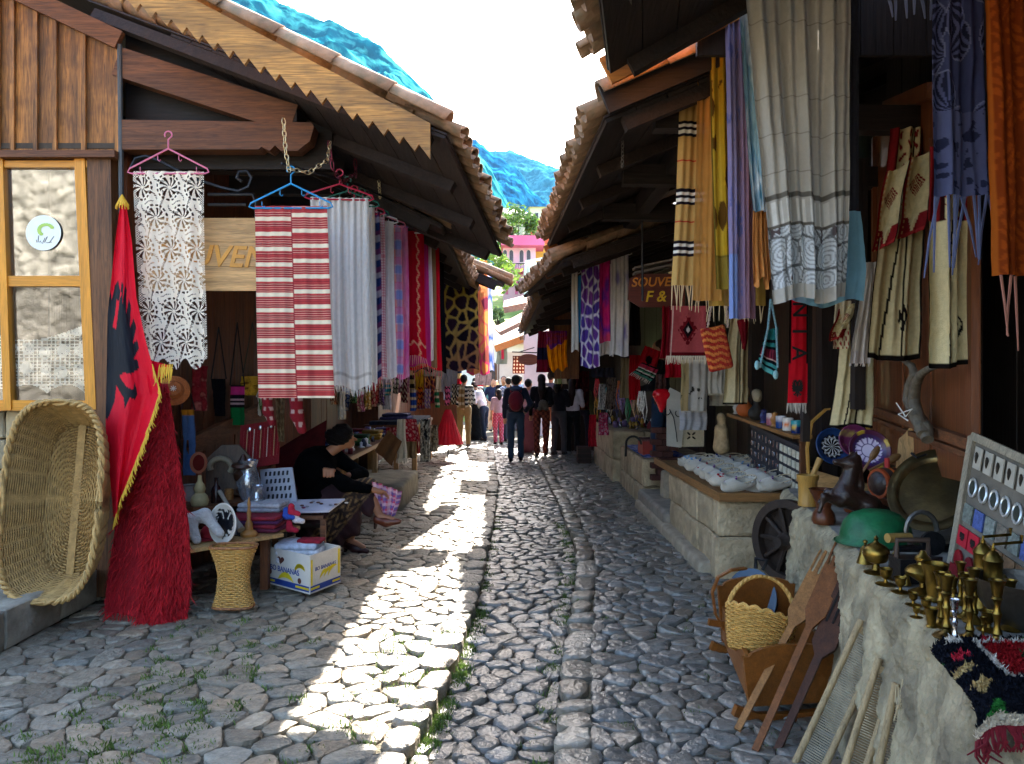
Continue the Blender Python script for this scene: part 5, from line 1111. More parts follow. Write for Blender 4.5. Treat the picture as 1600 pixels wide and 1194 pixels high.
# black flat iron, drill, horseshoe
c = T(1424, 908); m = MB(); m.prism([(-.07, -.05), (.05, -.05), (.13, 0), (.05, .05), (-.07, .05)], c, (1, 0, 0), (0, 1, 0), (0, 0, .1)); fi = thing('charcoal_iron', 'old black charcoal iron behind the oil lamp', 'iron', c); m.build('body', IRON, fi)
m = MB(); m.tube([c+V((-.06, 0, .1)), c+V((-.06, 0, .17)), c+V((.07, 0, .17)), c+V((.07, 0, .1))], .012, 8); m.build('handle', M('#3a2a20', .6), fi, smooth=True)
c = T(1440, 862); m = MB(); m.tube([c+V((.075*sin(a), .0, .10-.085*cos(a)*1.1)) for a in np.linspace(.5, 2*PI-.5, 15)], .012, 6); one(m, 'horseshoe', M('#6a6660', .45, met=.8, var=.3), 'worn horseshoe leaning by the brass tray', 'horseshoe', smooth=True)
c = T(1450, 880); dr = thing('hand_drill', 'old black hand drill with wooden grip among the brass', 'drill', c)
m = MB(); m.tube([c+V((-.16, -.02, .07)), c+V((.16, .04, .06)), c+V((.28, .06, .03))], [.016, .02, .005], 8); m.lathe([(0, -.01), (.055, -.01), (.055, .01), (0, .01)], c+V((.02, 0, .09)), Matrix.Rotation(PI/2, 3, 'X'), 20); m.build('body', IRON, dr, smooth=40)
m = MB(); m.tube([c+V((-.20, -.03, .12)), c+V((-.08, .0, .12))], [.022, .018], 10); m.build('grip', M('#9a7a40', .5), dr, smooth=True)
# brass tray (oval, leaning on the door)
tc = P(1458, 768, 4.05); ax = (P(1480, 690, 4.3)-P(1440, 850, 3.85)).normalized(); sd = V((.75, -.55, 0)); sd = (sd-ax*sd.dot(ax)).normalized(); nn = ax.cross(sd); nn = nn if nn.y < 0 else -nn
m = MB(); m.lathe([(0, 0), (.60, .005), (.74, .0), (.78, .06), (.80, .07), (.97, .085), (1, .075), (1.0, .06), (.8, .04), (.76, -.03), (0, -.03)], tc, Matrix((sd*.215, ax*.30, nn*.32)).transposed(), 40)
tr_ = one(m, 'brass_tray', M('#786641', .36, met=.9, var=.4, vs=9, bump=.1, dirt_or_lit=('#4a4030', 6., .6)), 'large oval brass tray leaning against the door', 'tray', smooth=40)
m = MB(); h0 = tc+ax*.24-sd*.1+nn*.03; m.tube([h0+sd*.03, h0+nn*.03+sd*.035-ax*.03, h0+nn*.04-ax*.07, h0+nn*.03-sd*.035-ax*.03, h0-sd*.03], .006, 6); m.build('handle', IRON, tr_, smooth=True)
# souvenir display board
bo, bx, by = P(1487, 893, 3.35), (P(1600, 985, 2.85)-P(1487, 893, 3.35)).normalized(), (P(1522, 682, 3.5)-P(1487, 893, 3.35)); bx = bx.normalized(); bh = by.length; by.normalize(); bn = bx.cross(by).normalized(); bn = bn if bn.y < 0 else -bn
kb = thing('display_board', 'white framed display board of keyrings and magnets at the right edge', 'display', bo)
m = MB(); m.prism([(0, 0), (.72, 0), (.72, bh), (0, bh)], bo, bx, by, -bn*.02); m.build('panel', M('#6a6256', .7, var=.3), kb)
for a, b in (((0, 0), (0, bh)), ((0, bh), (.72, bh)), ((.72, 0), (.72, bh))): m = MB(); m.bar(bo+bx*a[0]+by*a[1], bo+bx*b[0]+by*b[1], .035, .035, bn); m.build('frame', M('#8f8470', .7, ax='z', var=.35), kb)
def bp(u, v): return bo+bx*u+by*v+bn*.008
for i in range(8):
    o = bp(.075+.08*i, bh*.86-.0*i); m = MB(); m.prism([(-.028, -.05), (.028, -.05), (.028, .05), (-.028, .05)], o, bx, by, bn*.006); cd_ = m.build('card', M('#a8a090', .6), kb); m = MB(); m.ball(o+bn*.01, (.010, .004, .028), 8); m.build('charm', M('#3a3530', .4, met=.7), cd_)
    o = bp(.065+.08*i, bh*.64); m = MB(); m.tube([o+bx*.026*cos(a)+by*.04*sin(a) for a in np.linspace(0, 2*PI, 15)[:-1]], .006, 5, True); rg = m.build('keyring', M('#d8d8d4', .3, met=.6), kb, smooth=True); m = MB(); m.lathe([(0, 0), (.022, 0), (.02, .004), (0, .004)], o, Matrix((bx, by*1.5, bn)).transposed(), 12); m.build('medallion', M('#3c4038', .4, met=.3), rg)
    o = bp(.07+.082*i, bh*.45); m = MB(); m.prism([(-.033, -.04), (.033, -.04), (.033, .04), (-.033, .04)], o, bx, by, bn*.008); m.build('magnet', M(['#6a7068', '#4a5a90', '#7a8078', '#70685c'][i % 4], .4, var=.6, vs=60), kb)
    o = bp(.06+.082*i, bh*.28); m = MB(); m.prism([(-.036, -.042), (.036, -.042), (.036, .042), (-.036, .042)], o, bx, by, bn*.008); k_ = m.build('magnet', M('#b02030' if i < 2 else '#6a5038', .4, var=.1 if i < 2 else .6, vs=60), kb)
    if i < 2: m = MB(); m.prism([(x*.03, y*.04-.02) for x, y in EAG], o+bn*.009, bx, by, bn*.001); m.build('eagle', M('#14100e', .5, bump=0), k_)
    o = bp(.05+.082*i, bh*.12); m = MB(); m.lathe([(0, 0), (.03, 0), (.028, .008), (0, .01)], o, Matrix((bx, by*1.35, bn)).transposed(), 14); m.build('badge', M(['#8a1820', '#701420', '#a02030', '#601018'][i % 4], .35), kb)
for i, (a, c_) in enumerate(((.05, '#801420'), (.15, '#2050a0'), (.30, '#6a1018'), (.45, '#2a60b0'), (.6, '#8a1820'))): m = MB(); o = bp(a, bh*.02); m.prism([(-.045, -.04), (.045, -.04), (.045, .03), (-.045, .03)], o, bx, by, bn*.01); m.build('card', M(c_, .4), kb)
# rug over the counter edge
def rugc(u, v):
    o = np.tile(lin('#14161e'), (len(u), 1)); a = np.abs(u-.55); c = (u > .28)*(v > .1)*(v < .62)
    k = (u > .21) & (v > .10) & (v < .62); o[k] = lin('#8e1a1e'); e = (((np.abs(u-.20) < .016) & (v > .08) & (v < .64)) | ((np.abs(v-.63) < .02) & (u > .19)) | ((np.abs(v-.09) < .02) & (u > .19))); o[e] = lin('#cfc6b8')
    d1, d2, i = voro(u, v, 6, 5, 31, .4); f = (d1 < .27+.06*np.sin(np.arctan2(v*5 % 1-.5, u*6 % 1-.5)*4)) & ~k & ~e; cs = np.array([lin('#b02838'), lin('#2a6a30'), lin('#d8d0c4'), lin('#b09868')]); o[f] = cs[(i*3.99).astype(int)][f]
    f2 = k & (np.hypot((u-.46)*1.1, (v-.36)) < .15); o[f2] = lin('#1d4a2c'); f3 = k & (np.hypot((u-.47)*2, (v-.40)*3) < .15); o[f3] = lin('#d8d0c4'); o[(v > .9)] = lin('#cfc4b0'); return o
nu, nv = 120, 130; u, v = np.meshgrid(np.linspace(0, 1, nu+1), np.linspace(0, 1, nv+1)); tv = np.clip(v/.74, 0, 1); ov = np.maximum(0, v-.74)/.26
X = 1.315-.10*tv+u*.72; Y = 2.45-.38*tv-.03*u-.025*np.minimum(1, ov*3)*1.2; Z = CZ+.02-ov*.09-.01*np.minimum(1, ov*2)+.007*fbm(u*9, v*9, 6); lf = np.maximum(0, .10-u)/.10; Z = Z-lf**1.5*.045; X = X+lf*.02
vs = np.stack([X, Y, Z], -1).reshape(-1, 3); idx = np.arange((nu+1)*(nv+1)).reshape(nv+1, nu+1); q = np.stack([idx[:-1, :-1], idx[1:, :-1], idx[1:, 1:], idx[:-1, 1:]], -1).reshape(-1, 4)
rg = tag(npmesh('pile_rug', vs, q, THICK, None, rugc(u.ravel(), v.ravel())), 'black and red flowered pile rug draped over the counter edge', 'rug'); vv = vs.reshape(nv+1, nu+1, 3); cc = rugc(u.ravel(), v.ravel())
m = MB()
for i in range(9000):
    k = R.randrange(len(vs)); p = V(vs[k]); c = cc[k]; g_ = R.uniform(.6, 1.3); s_ = V((R.gauss(0, 1), R.gauss(0, 1), 0)).normalized()*.004; d = V((R.gauss(-.3, .5), R.gauss(-.4, .5), .8)).normalized()*R.uniform(.010, .02); m.add([p-s_, p+s_, p+d], [(0, 1, 2)], tuple(c*g_))
tag(m.build('pile', THICK, rg, usecol=True), kind='stuff')
m = MB()
for i in range(130): a = V(vv[nv, int(nu*i/130)]); m.tube([a, a+V((R.gauss(0, .012), -.02, -.03)), a+V((R.gauss(0, .02), -.02, -.06))], [.005, .004, .002], 4)
tag(m.build('fringe', M('#640c1a', .9, var=.4), rg), kind='stuff')
# carved rearing horse
c = T(1335, 838); hs = thing('carved_horse', 'dark carved wooden rearing horse statuette on the counter', 'statuette', c); s_ = 1.0
def hp3(px, py, d=0.): q = P(px, py, c.y+d); return tuple(q)
HW = M('#2a1a14', .35, var=.35, vs=10, bump=.25, bs=40)
blob('body', [cap(hp3(1320, 775), hp3(1358, 790), .062, .058), cap(hp3(1318, 772), hp3(1332, 728), .052, .034), cap(hp3(1332, 725), hp3(1306, 722), .03, .017), ell(hp3(1328, 722), (.032, .026, .03)),
  cap(hp3(1336, 712, -.015), hp3(1339, 704, -.015), .008, .003), cap(hp3(1330, 712, .015), hp3(1333, 704, .015), .008, .003), cap(hp3(1340, 716), hp3(1345, 760), .018, .02),
  cap(hp3(1312, 785, -.03), hp3(1288, 776, -.04), .028, .016), cap(hp3(1288, 776, -.04), hp3(1280, 800, -.04), .015, .011), cap(hp3(1312, 785, .03), hp3(1294, 768, .04), .028, .016), cap(hp3(1294, 768, .04), hp3(1280, 785, .04), .015, .011),
  cap(hp3(1358, 792, -.035), hp3(1342, 822, -.035), .042, .02), cap(hp3(1342, 822, -.035), hp3(1318, 842, -.035), .017, .011), cap(hp3(1318, 842, -.035), hp3(1310, 846, -.035), .013, .010),
  cap(hp3(1362, 792, .035), hp3(1354, 822, .035), .042, .02), cap(hp3(1354, 822, .035), hp3(1340, 842, .035), .017, .012), cap(hp3(1366, 784), hp3(1385, 800), .018, .022), cap(hp3(1385, 800), hp3(1392, 830), .022, .01)], HW, .007, .025, hs)
# carved cup, yellow mortar with pestle, gourd, plates, cutting board, spoons
DWD = M('#5a2f18', .35, var=.35, vs=9, bump=.15, ax='z')
lat('wooden_vase', 'flared reddish wooden vase left of the carved horse', 'vase', T(1287, 818), .2, [(0, 0), (.3, 0), (.34, .1), (.3, .3), (.2, .45), (.22, .6), (.4, .98), (.42, 1), (.38, 1), (.18, .6), (0, .5)], DWD)
lat('wooden_mortar', 'yellow turned wooden mortar behind the carved horse', 'mortar', T(1262, 790), 48/F*T(1262, 790).y, [(0, 0), (.3, 0), (.31, .1), (.29, .14), (.30, .8), (.34, .86), (.35, 1), (.3, 1), (.27, .3), (0, .2)], M('#a9803c', .5, ax='z', var=.2))
m = MB(); a = T(1262, 775); m.tube([a+V((0, 0, .08)), a+V((.05, 0, .18)), a+V((.09, 0, .27))], [.022, .018, .024], 10); one(m, 'wooden_pestle', M('#b28a4a', .5, ax='z'), 'pale pestle standing in the yellow mortar', 'pestle', smooth=True)
bk_ = thing('trug_basket', 'wooden trug with tall bent handle holding painted plates', 'basket', T(1310, 760)); y = T(1310, 760).y
m = MB(); pts = [P(1264, 755, y), P(1261, 700, y), P(1268, 660, y), P(1290, 640, y), P(1315, 637, y), P(1340, 648, y), P(1358, 672, y), P(1362, 700, y), P(1362, 755, y)]
for a, b in zip(pts[:-1], pts[1:]): m.bar(a, b, .045, .012, ((a-P(1312, 720, y)).normalized()))
m.build('handle', M('#b5873c', .5, ax='z', var=.2), bk_)
m = MB(); a, b = P(1266, 745, y-.15), P(1362, 775, y-.2); m.bar(a, b, .03, .12, (0, 0, 1)); m.build('side', WOOD_PALE('x'), bk_)
m = MB(); m.box(((a.x+b.x)/2, y, CZ+.03), (b.x-a.x, .3, .02)); m.build('base', WOOD_PALE('x'), bk_)
def plate(name, label, c, r, tilt, cf, yaw=0):
    mm = Matrix.Rotation(yaw, 3, 'Z') @ Matrix.Rotation(PI/2-tilt, 3, 'X'); n = 48; rr_ = 24; vs = [(0, 0, 0)]; fs = []; cs = []
    for i in range(1, rr_+1):
        for k in range(n): a = 2*PI*k/n; q = i/rr_; vs.append((r*q*cos(a), r*q*sin(a), .03*max(0, q-.6)/.4))
    vs = np.array(vs); col = cf(vs[:, 0]/r, vs[:, 1]/r)
    for k in range(n): fs.append((0, 1+k, 1+(k+1) % n, 0))
    for i in range(rr_-1):
        for k in range(n): fs.append((1+i*n+k, 1+(i+1)*n+k, 1+(i+1)*n+(k+1) % n, 1+i*n+(k+1) % n))
    vs2 = np.array([mm @ V(p)+V(c) for p in vs]); me = MB(); me.add([tuple(p) for p in vs2], [tuple(dict.fromkeys(f)) for f in fs]); me.c = [tuple(x) for x in col]
    o = me.build(name, M((.5, .5, .5), .25, attr=True, var=.05, bump=0), None, True, True); tag(o, label, 'plate'); md = o.modifiers.new('th', 'SOLIDIFY'); md.thickness = .008; return o
def bluep(x, y): r = np.hypot(x, y); a = np.arctan2(y, x); o = np.tile(lin('#16305a'), (len(x), 1)); o[r < .62+.06*np.abs(np.sin(a*8))] = lin('#101014'); o[(np.abs(r-.5-.06*np.sin(a*12)) < .03) | ((np.abs(np.sin(a*6)) < .12) & (r < .45))] = lin('#c8c8c8'); return o
def whitp(x, y):
    r = np.hypot(x, y); a = np.arctan2(y, x); o = np.tile(lin('#4a2038'), (len(x), 1)); o[r < .82] = lin('#cfc4dc'); pet = np.abs(np.sin(a*6)); o[(r > .35) & (r < .8) & (pet < .16)] = lin('#4a2a70'); o[np.abs(r-.33) < .03] = lin('#3a2a60'); o[(r > .72-.12*pet) & (r < .82)] = lin('#3a2a50'); o[(r > .84) & (np.sin(a*4) > .6)] = lin('#b09030'); return o
plate('painted_plate', 'blue and black star painted plate in the trug', P(1300, 698, 4.9), .115, .25, bluep, .1); plate('painted_plate', 'plate with lilac flower rosette in the trug', P(1357, 704, 4.62), .12, .3, whitp, -.1)
plate('painted_plate', 'purple lacquered plate tucked between the two others', P(1334, 690, 4.8), .1, .3, lambda x, y: tiedye(['#4a1a3a', '#6a2a50', '#a09040'], 4, 1.5)(x, y), 0)
c = P(1386, 755, 4.3); m = MB(); m.lathe([(0, -.09), (.05, -.085), (.085, -.04), (.09, 0), (.085, .04), (.05, .085), (0, .09)], c, Matrix.Rotation(.25, 3, 'Z') @ Matrix.Rotation(PI/2, 3, 'Y'), 24); fk = one(m, 'wooden_flask', M('#2a1a16', .4), 'round black flask with orange banding behind the horse', 'flask', smooth=True)
for dx in (-.05, 0, .05): m = MB(); m.lathe([(.088-.2*abs(dx)*.5, -.012), (.092-.2*abs(dx)*.5, 0), (.088-.2*abs(dx)*.5, .012)], c+V((dx*cos(.25), dx*sin(.25), 0)), Matrix.Rotation(.25, 3, 'Z') @ Matrix.Rotation(PI/2, 3, 'Y'), 24); m.build('band', M('#a4501c' if dx == 0 else '#8a3a18', .5), fk, smooth=True)
m = MB(); m.tube([c+V((0, 0, .08)), c+V((0, 0, .14))], .014, 8); m.build('neck', M('#a02020', .5), fk)
m = MB(); o = P(1398, 742, 4.75); ex = V((.95, -.3, .2)).normalized(); ey = V((.12, .12, 1)).normalized(); m.prism([(0, 0), (.17, -.02), (.19, .22), (.15, .25), (.125, .29), (.12, .40), (.10, .42), (.08, .40), (.075, .29), (.045, .25), (.01, .22)], o, ex, ey, ex.cross(ey)*.022); one(m, 'cutting_board', WOOD_PALE('z'), 'pale cutting board with handle leaning by the tray', 'board')
for i, (a, b, lb) in enumerate((((1358, 735), (1405, 712), 'flat wooden spoon lying across the trug'), ((1345, 742), (1372, 700), 'upright wooden ladle in the trug'))):
    p, q = P(*a, 4.4), P(*b, 4.4); m = MB(); m.tube([p, p.lerp(q, .6)], .008, 6); m.ball(p.lerp(q, .8), (.05, .012, .022), 10, V((q-p)).to_track_quat('X', 'Z').to_matrix()); one(m, 'wooden_spoon', M('#6a4a28', .5, ax='x'), lb, 'spoon', smooth=True)
lat('wooden_bowl', 'shallow red-brown wooden bowl under the flask', 'bowl', T(1375, 800), .09, [(0, 0), (.5, 0), (1.1, .6), (1.3, 1), (1.25, 1), (1.0, .6), (0, .2)], DWD)
lat('wooden_jug', 'dark wooden pot behind the yellow mortar', 'pot', T(1335, 800), .16, [(0, 0), (.35, 0), (.45, .2), (.48, .5), (.3, .85), (.34, 1), (.28, 1), (0, .9)], M('#6a3418', .4, ax='z', var=.3))
# goat horn tied with string
m = MB(); ho = [dpt(1432, 545), dpt(1446, 562), dpt(1462, 572), dpt(1466, 585), dpt(1458, 605), dpt(1457, 625), dpt(1468, 648), dpt(1485, 672), dpt(1490, 688)]; ho = [p+dn*.12 for p in ho]
m.tube(ho, [.008, .014, .02, .026, .032, .036, .04, .042, .03], 10); gh = one(m, 'goat_horn', M('#5f5648', .6, var=.4, vs=25, bump=.6, bs=30), 'curved grey goat horn tied to the door', 'horn', smooth=True)
m = MB(); ho = [p+dn*.14 for p in (dpt(1515, 573), dpt(1500, 576), dpt(1485, 585), dpt(1476, 600), dpt(1472, 625), dpt(1478, 650), dpt(1489, 680))]; m.tube(ho, [.01, .016, .022, .028, .032, .036, .03], 10); m.build('second_horn', M('#5f5648', .6, var=.4, vs=25, bump=.6, bs=30), gh, smooth=True)
m = MB(); k = [dpt(1458, 630)+dn*.19, dpt(1476, 652)+dn*.19, dpt(1488, 640)+dn*.19, dpt(1462, 648)+dn*.19, dpt(1480, 658)+dn*.19]; m.tube(k, .004, 5); m.build('string', M('#d8d4cc', .8), gh)
# spoked wheel
c = P(1230, 846, 5.25); wn = V((-.86, -.5, .05)).normalized(); wu = V((0, 0, 1)); wu = (wu-wn*wu.dot(wn)).normalized(); ws = wn.cross(wu); RW = .285; mm = Matrix((ws, wu, wn)).transposed()
wh_ = thing('spoked_wheel', 'dark wooden spoked wheel propped at the counter corner', 'wheel', c-V((0, 0, RW)))
WD = M('#2c2018', .7, var=.4, vs=12, bump=.4, bs=40)
m = MB(); m.lathe([(.80*RW, -.03), (RW, -.03), (RW, .03), (.80*RW, .03), (.80*RW, -.03)], c, mm, 40); m.build('rim', WD, wh_, smooth=40)
m = MB(); m.lathe([(0, -.05), (.05, -.05), (.06, -.02), (.06, .04), (.04, .06), (.035, .10), (0, .10)], c, mm, 16); m.build('hub', WD, wh_, smooth=40)
for k in range(10): a = 2*PI*k/10; d = ws*cos(a)+wu*sin(a); m = MB(); m.tube([c+d*.045, c+d*.14, c+d*RW*.82], [.013, .017, .014], 6); m.build('spoke', WD, wh_)
# cradle with basket, pot
CW = M('#7c4818', .45, ax='y', var=.25, vs=5, bump=.1)
cr = thing('wooden_cradle', 'varnished orange wooden cradle on the cobbles', 'cradle', (1.35, 4.2, .06)); F1, F2, B1_, B2_ = V((1.14, 3.72, .1)), V((1.58, 3.78, .1)), V((1.26, 4.62, .1)), V((1.68, 4.66, .1)); up_ = V((0, 0, 1))
def panel(a, b, h0, h1, out, name, arch=0):
    d = b-a; L_ = d.length; d = d.normalized(); nn = d.cross(up_)*.022; poly = [(0, h0), (L_, h0), (L_+out, h1)]+([(L_*(.5+.5*cos(t)), h1+arch*sin(t)) for t in np.linspace(0, PI, 9)] if arch else [])+[(-out, h1)]; m = MB(); m.prism(poly, a, d, up_, nn); return m.build(name, CW, cr)
panel(F1, F2, .02, .26, .03, 'end_panel', .05); panel(B1_, B2_, .02, .36, .03, 'end_panel', .05); panel(F1, B1_, .05, .24, 0, 'side_panel'); panel(F2, B2_, .05, .24, 0, 'side_panel')
m = MB(); m.add([F1+up_*.06, F2+up_*.06, B2_+up_*.06, B1_+up_*.06], [(0, 1, 2, 3)]); m.build('floor', CW, cr)
for a, b in ((F1, F2), (B1_, B2_)):
    d = (b-a); m = MB(); p = [a-d*.15+up_*.0, a+d*.1-up_*.045, a+d*.5-up_*.055, a+d*.9-up_*.045, b+d*.15+up_*.0]; [m.bar(p[i], p[i+1], .035, .05) for i in range(4)]; m.build('rocker', CW, cr)
hb = B1_+V((-.04, 0, .0)); m = MB(); pts = [P(1140, 1000, 4.5), P(1118, 960, 4.5), P(1113, 925, 4.5), P(1122, 902, 4.5), P(1142, 891, 4.5), P(1165, 888, 4.55)]
for a, b in zip(pts[:-1], pts[1:]): m.bar(a, b, .012, .03, (0, 1, 0))
m.build('hood_bow', CW, cr)
m = MB(); m.bar(P(1107, 972, 4.5), P(1300, 1000, 4.55), .03, .035); m.build('crossbar', CW, cr)
m = MB(); c = P(1178, 935, 4.75); pn = V((-.75, -.6, .25)).normalized(); mm = pn.to_track_quat('Z', 'Y').to_matrix(); m.lathe([(0, .0), (.15, .0), (.17, .015), (.175, .03), (.165, .03), (.15, -.12), (.12, -.2), (0, -.2)], c, mm, 32); po = one(m, 'cooking_pot', M('#2a2420', .4, met=.4, var=.3), 'dark enamel pot lying on its side in the cradle', 'pot', smooth=40)
m = MB(); m.lathe([(.160, .032), (.178, .03), (.178, .038), (.160, .04)], c, mm, 32); m.build('rim', M('#39495c', .35, met=.4), po, smooth=True)
m = MB(); m.tube([c+mm @ V((.02, .18, -.02)), c+mm @ V((.04, .24, -.02)), c+mm @ V((-.04, .24, -.02)), c+mm @ V((-.03, .18, -.02))], .012, 6); m.build('ear', IRON, po)
# wicker
WK = M('#c2954e', .6, var=.3, vs=30, bump=.25, bs=120, rnd=.05); WKD = M('#a87f42', .65, var=.35, vs=25, bump=.3, bs=120)
def weave(m, ring, n, nst, amp, r, seg=120):      # ring(i,a)->point,outward ; wavy strands
    for i in range(n):
        pts = []
        for k in range(seg): a = 2*PI*k/seg; p, o = ring(i/(n-1), a); pts.append(p+o*(amp*sin(a*nst/2+PI*(i % 2))))
        m.tube(pts, r, 4, True)
c = P(1185, 985, 4.0); wb = thing('wicker_basket', 'small round honey coloured wicker basket with hoop handle', 'basket', c-V((0, 0, .14))); tl_ = Matrix.Rotation(-.35, 3, 'X') @ Matrix.Rotation(.30, 3, 'Y')
def ring(t, a): r = .11+.05*t**.7; p = V((r*1.12*cos(a), r*sin(a), -.12+.20*t)); return c+tl_ @ p, tl_ @ V((cos(a), sin(a), 0))
m = MB(); weave(m, ring, 20, 26, .006, .0055, 104); m.build('weave', WK, wb, smooth=80)
m = MB()
for k in range(26): a = 2*PI*k/26; m.tube([ring(t, a)[0] for t in (0, .35, .7, 1.0)], .004, 4)
m.build('stakes', WKD, wb)
m = MB(); m.tube([ring(1.03, a)[0]+tl_ @ V((0, 0, .007*sin(a*18))) for a in np.linspace(0, 2*PI, 91)[:-1]], .009, 6, True); m.build('rim', WK, wb, smooth=True)
m = MB()
for ph in (0, 2.1, 4.2): m.tube([c+tl_ @ V((.175*cos(t)+.006*cos(t*14+ph), .008*sin(t*14+ph), .07+.21*sin(t))) for t in np.linspace(0, PI, 50)], .008, 6)
m.build('handle', WK, wb, smooth=True)
m = MB(); m.add([ring(0, a)[0] for a in np.linspace(0, 2*PI, 25)[:-1]], [tuple(range(24))]); m.build('base', WKD, wb)
# wooden forks (flat carved pitchforks / bread peels)
def leaner(name, label, a, b, poly, th, mat, side, cat, teeth=None):
    a, b = V(a), V(b); ey = (b-a).normalized(); ex = V(side); ex = (ex-ey*ex.dot(ey)).normalized(); en_ = ex.cross(ey); en_ = en_ if en_.y < 0 else -en_; L_ = (b-a).length; o = thing(name, label, cat, a)
    m = MB(); m.prism([(x, y*L_) for x, y in poly], a, ex, ey, en_*th); m.build('blade', mat, o); return o, a, ex, ey, en_, L_
FK = [(-.015, 0), (.015, 0), (.016, .55), (.05, .62), (.05, .985), (.036, 1), (.033, .86), (.022, .86), (.019, 1), (.005, 1), (.002, .86), (-.009, .86), (-.012, 1), (-.026, 1), (-.029, .86), (-.04, .86), (-.042, 1), (-.05, .985), (-.05, .62), (-.016, .55)]
PL = [(-.015, 0), (.015, 0), (.018, .5), (.055, .56), (.06, .97), (.04, 1), (-.04, 1), (-.06, .97), (-.055, .56), (-.018, .5)]
w1 = M('#7a4a26', .55, ax='z', var=.3, vs=5); w2 = M('#4a2a18', .55, ax='z', var=.35, vs=5); w3 = M('#9a6a3c', .55, ax='z', var=.3, vs=5)
leaner('wooden_fork', 'pale slotted wooden fork leaning nearest the wicker basket', P(1152, 1142, 3.55), P(1296, 866, 4.1), FK, .02, w3, (1, -.3, 0), 'fork')
leaner('wooden_fork', 'long red-brown toothed fork leaning across the others', P(1180, 1175, 3.4), P(1322, 850, 4.05), [(x*1.0, y) for x, y in FK], .02, w1, (1, -.4, 0), 'fork')
o, a, ex, ey, en_, L_ = leaner('wooden_peel', 'dark brown paddle with three slots leaning on the counter', P(1212, 1180, 3.42), P(1338, 895, 3.9), PL, .022, w2, (1, -.5, 0), 'paddle')
for x in (-.03, 0, .03): m = MB(); m.bar(a+ex*x+ey*L_*.68+en_*.0235, a+ex*x+ey*L_*.86+en_*.0235, .010, .003, en_); m.build('slot', M('#120a06', .8), o)
# carding combs / reed frames leaning on the wall
def comb(label, a, b, w, colr, side):
    a, b = V(a), V(b); ey = (b-a).normalized(); ex = V(side); ex = (ex-ey*ex.dot(ey)).normalized(); en_ = ex.cross(ey); L_ = (b-a).length; o = thing('weaving_reed', label, 'loom reed', a)
    for x in (-w/2, w/2): m = MB(); m.tube([a+ex*x, a+ex*x+ey*L_*.5, a+ex*x*1.0+ey*(L_+.02)], [.016, .014, .015], 8); m.build('rod', M('#a08a66', .7, ax='z', var=.3, bump=.3), o, smooth=True)
    m = MB(); n = int(L_/.011)
    for i in range(n): y_ = .03+(L_-.06)*i/n; m.bar(a-ex*w/2+ey*y_, a+ex*w/2+ey*y_, .006, .005, ey)
    m.build('reeds', M(colr, .7, var=.3, vs=20), o)
    for y_ in (.03, L_-.02): m = MB(); m.bar(a-ex*w/2+ey*y_, a+ex*w/2+ey*y_, .03, .014, en_); m.build('end_bar', M('#8a7450', .7, ax='x', var=.3), o)
comb('tall weaving reed of dark slats leaning on the plaster wall', P(1256, 1215, 3.25), P(1362, 985, 3.3), .105, '#8f8672', (1, -.35, .2))
comb('middle weaving reed with brown slats on the plaster wall', P(1320, 1250, 3.0), P(1386, 1042, 3.05), .07, '#6a5638', (1, -.35, .2))
comb('short weaving reed tied with frayed twine', P(1372, 1270, 2.85), P(1412, 1080, 2.88), .06, '#6e6252', (1, -.35, .2))
m = MB(); c = P(1410, 1095, 2.83)
for i in range(14): q = [c+V((R.gauss(0, .02), R.gauss(-.01, .01), R.gauss(0, .03))) for _ in range(5)]; m.tube(q, .0025, 4)
one(m, 'twine', M('#b8a684', .9), 'frayed pale twine knotted round the short reed', 'twine')
# ---- coats and hung goods on the near right shop
CREAM = '#c9b98e'
def coatc(seed, red=True):
    def f(u, v):
        o = np.tile(lin(CREAM), (len(u), 1)); k = (np.abs(u-.62) < .018) | (u < .03) | (v > .975) | (u > .97) | (np.abs(u-.30-.28*(1-v)) < .016); o[k] = lin('#15110f')
        kn = (np.hypot((u-.66)*1.2, (v-.82)*2.2) < .13) & (np.sin(u*70+np.sin(v*60)*2) > -.1); o[kn] = lin('#15110f')
        if red: n = np.sin(u*38+2*np.sin(v*50))*np.sin(v*62); k = (v < .34) & ((np.abs(u-.5) > .26) | (n > .45)); o[k] = lin('#7d1c20'); o[(v < .34) & (np.abs(np.abs(u-.5)-.26) < .025)] = lin('#2a0c0c')
        return o
    return f
def slv(u, v):
    o = np.tile(lin(CREAM), (len(u), 1)); r = lin('#7d1c20'); d = np.abs(u-.5)*1.1+np.abs(v-.36)*2.2; o[(d < .34) & (np.sin(d*70) > -.2)] = r; o[(u < .13) | ((v > .74) & (np.abs(u-.5) > .18*(1-v)*4))] = r; o[(v > .95)] = lin('#9a2a2a'); o[(np.abs(u-.16) < .03) & (np.sin(v*90) > 0)] = lin('#c09060'); o[u > .95] = lin('#2a1010'); return o
def coat(label, c4, seed, red=True, sl=()):
    o = cloth('felt_coat', label, 'coat', c4, coatc(seed, red), 70, 150, 1.6, .03, mat=THICK, seed=seed, hem=.01, group='cream felt coats on the right shop')
    for (a, b, d, r0, r1) in sl: x = V((r0*1.15, -.02, .02)); cloth('sleeve', None, None, (a-x, a+x, b-x*.95, b+x*.95), slv, 30, 80, .5, .045, THICK, parent=o, seed=seed+5)
Y = 4.5
coat('cream felt coat with red embroidered collar, left of the flowered scarf', C4(1392, 1452, 200, 562, Y, bl=1352, br=1436, Yb=-.1), 1, True, [(P(1402, 262, Y-.12), P(1378, 385, Y-.12), 0, .05, .045), (P(1442, 240, Y-.15), P(1422, 365, Y-.15), 0, .06, .05)])
coat('cream felt coat hanging behind the long fringe', C4(1452, 1530, 230, 572, 3.55, bl=1448, br=1524), 2, True)
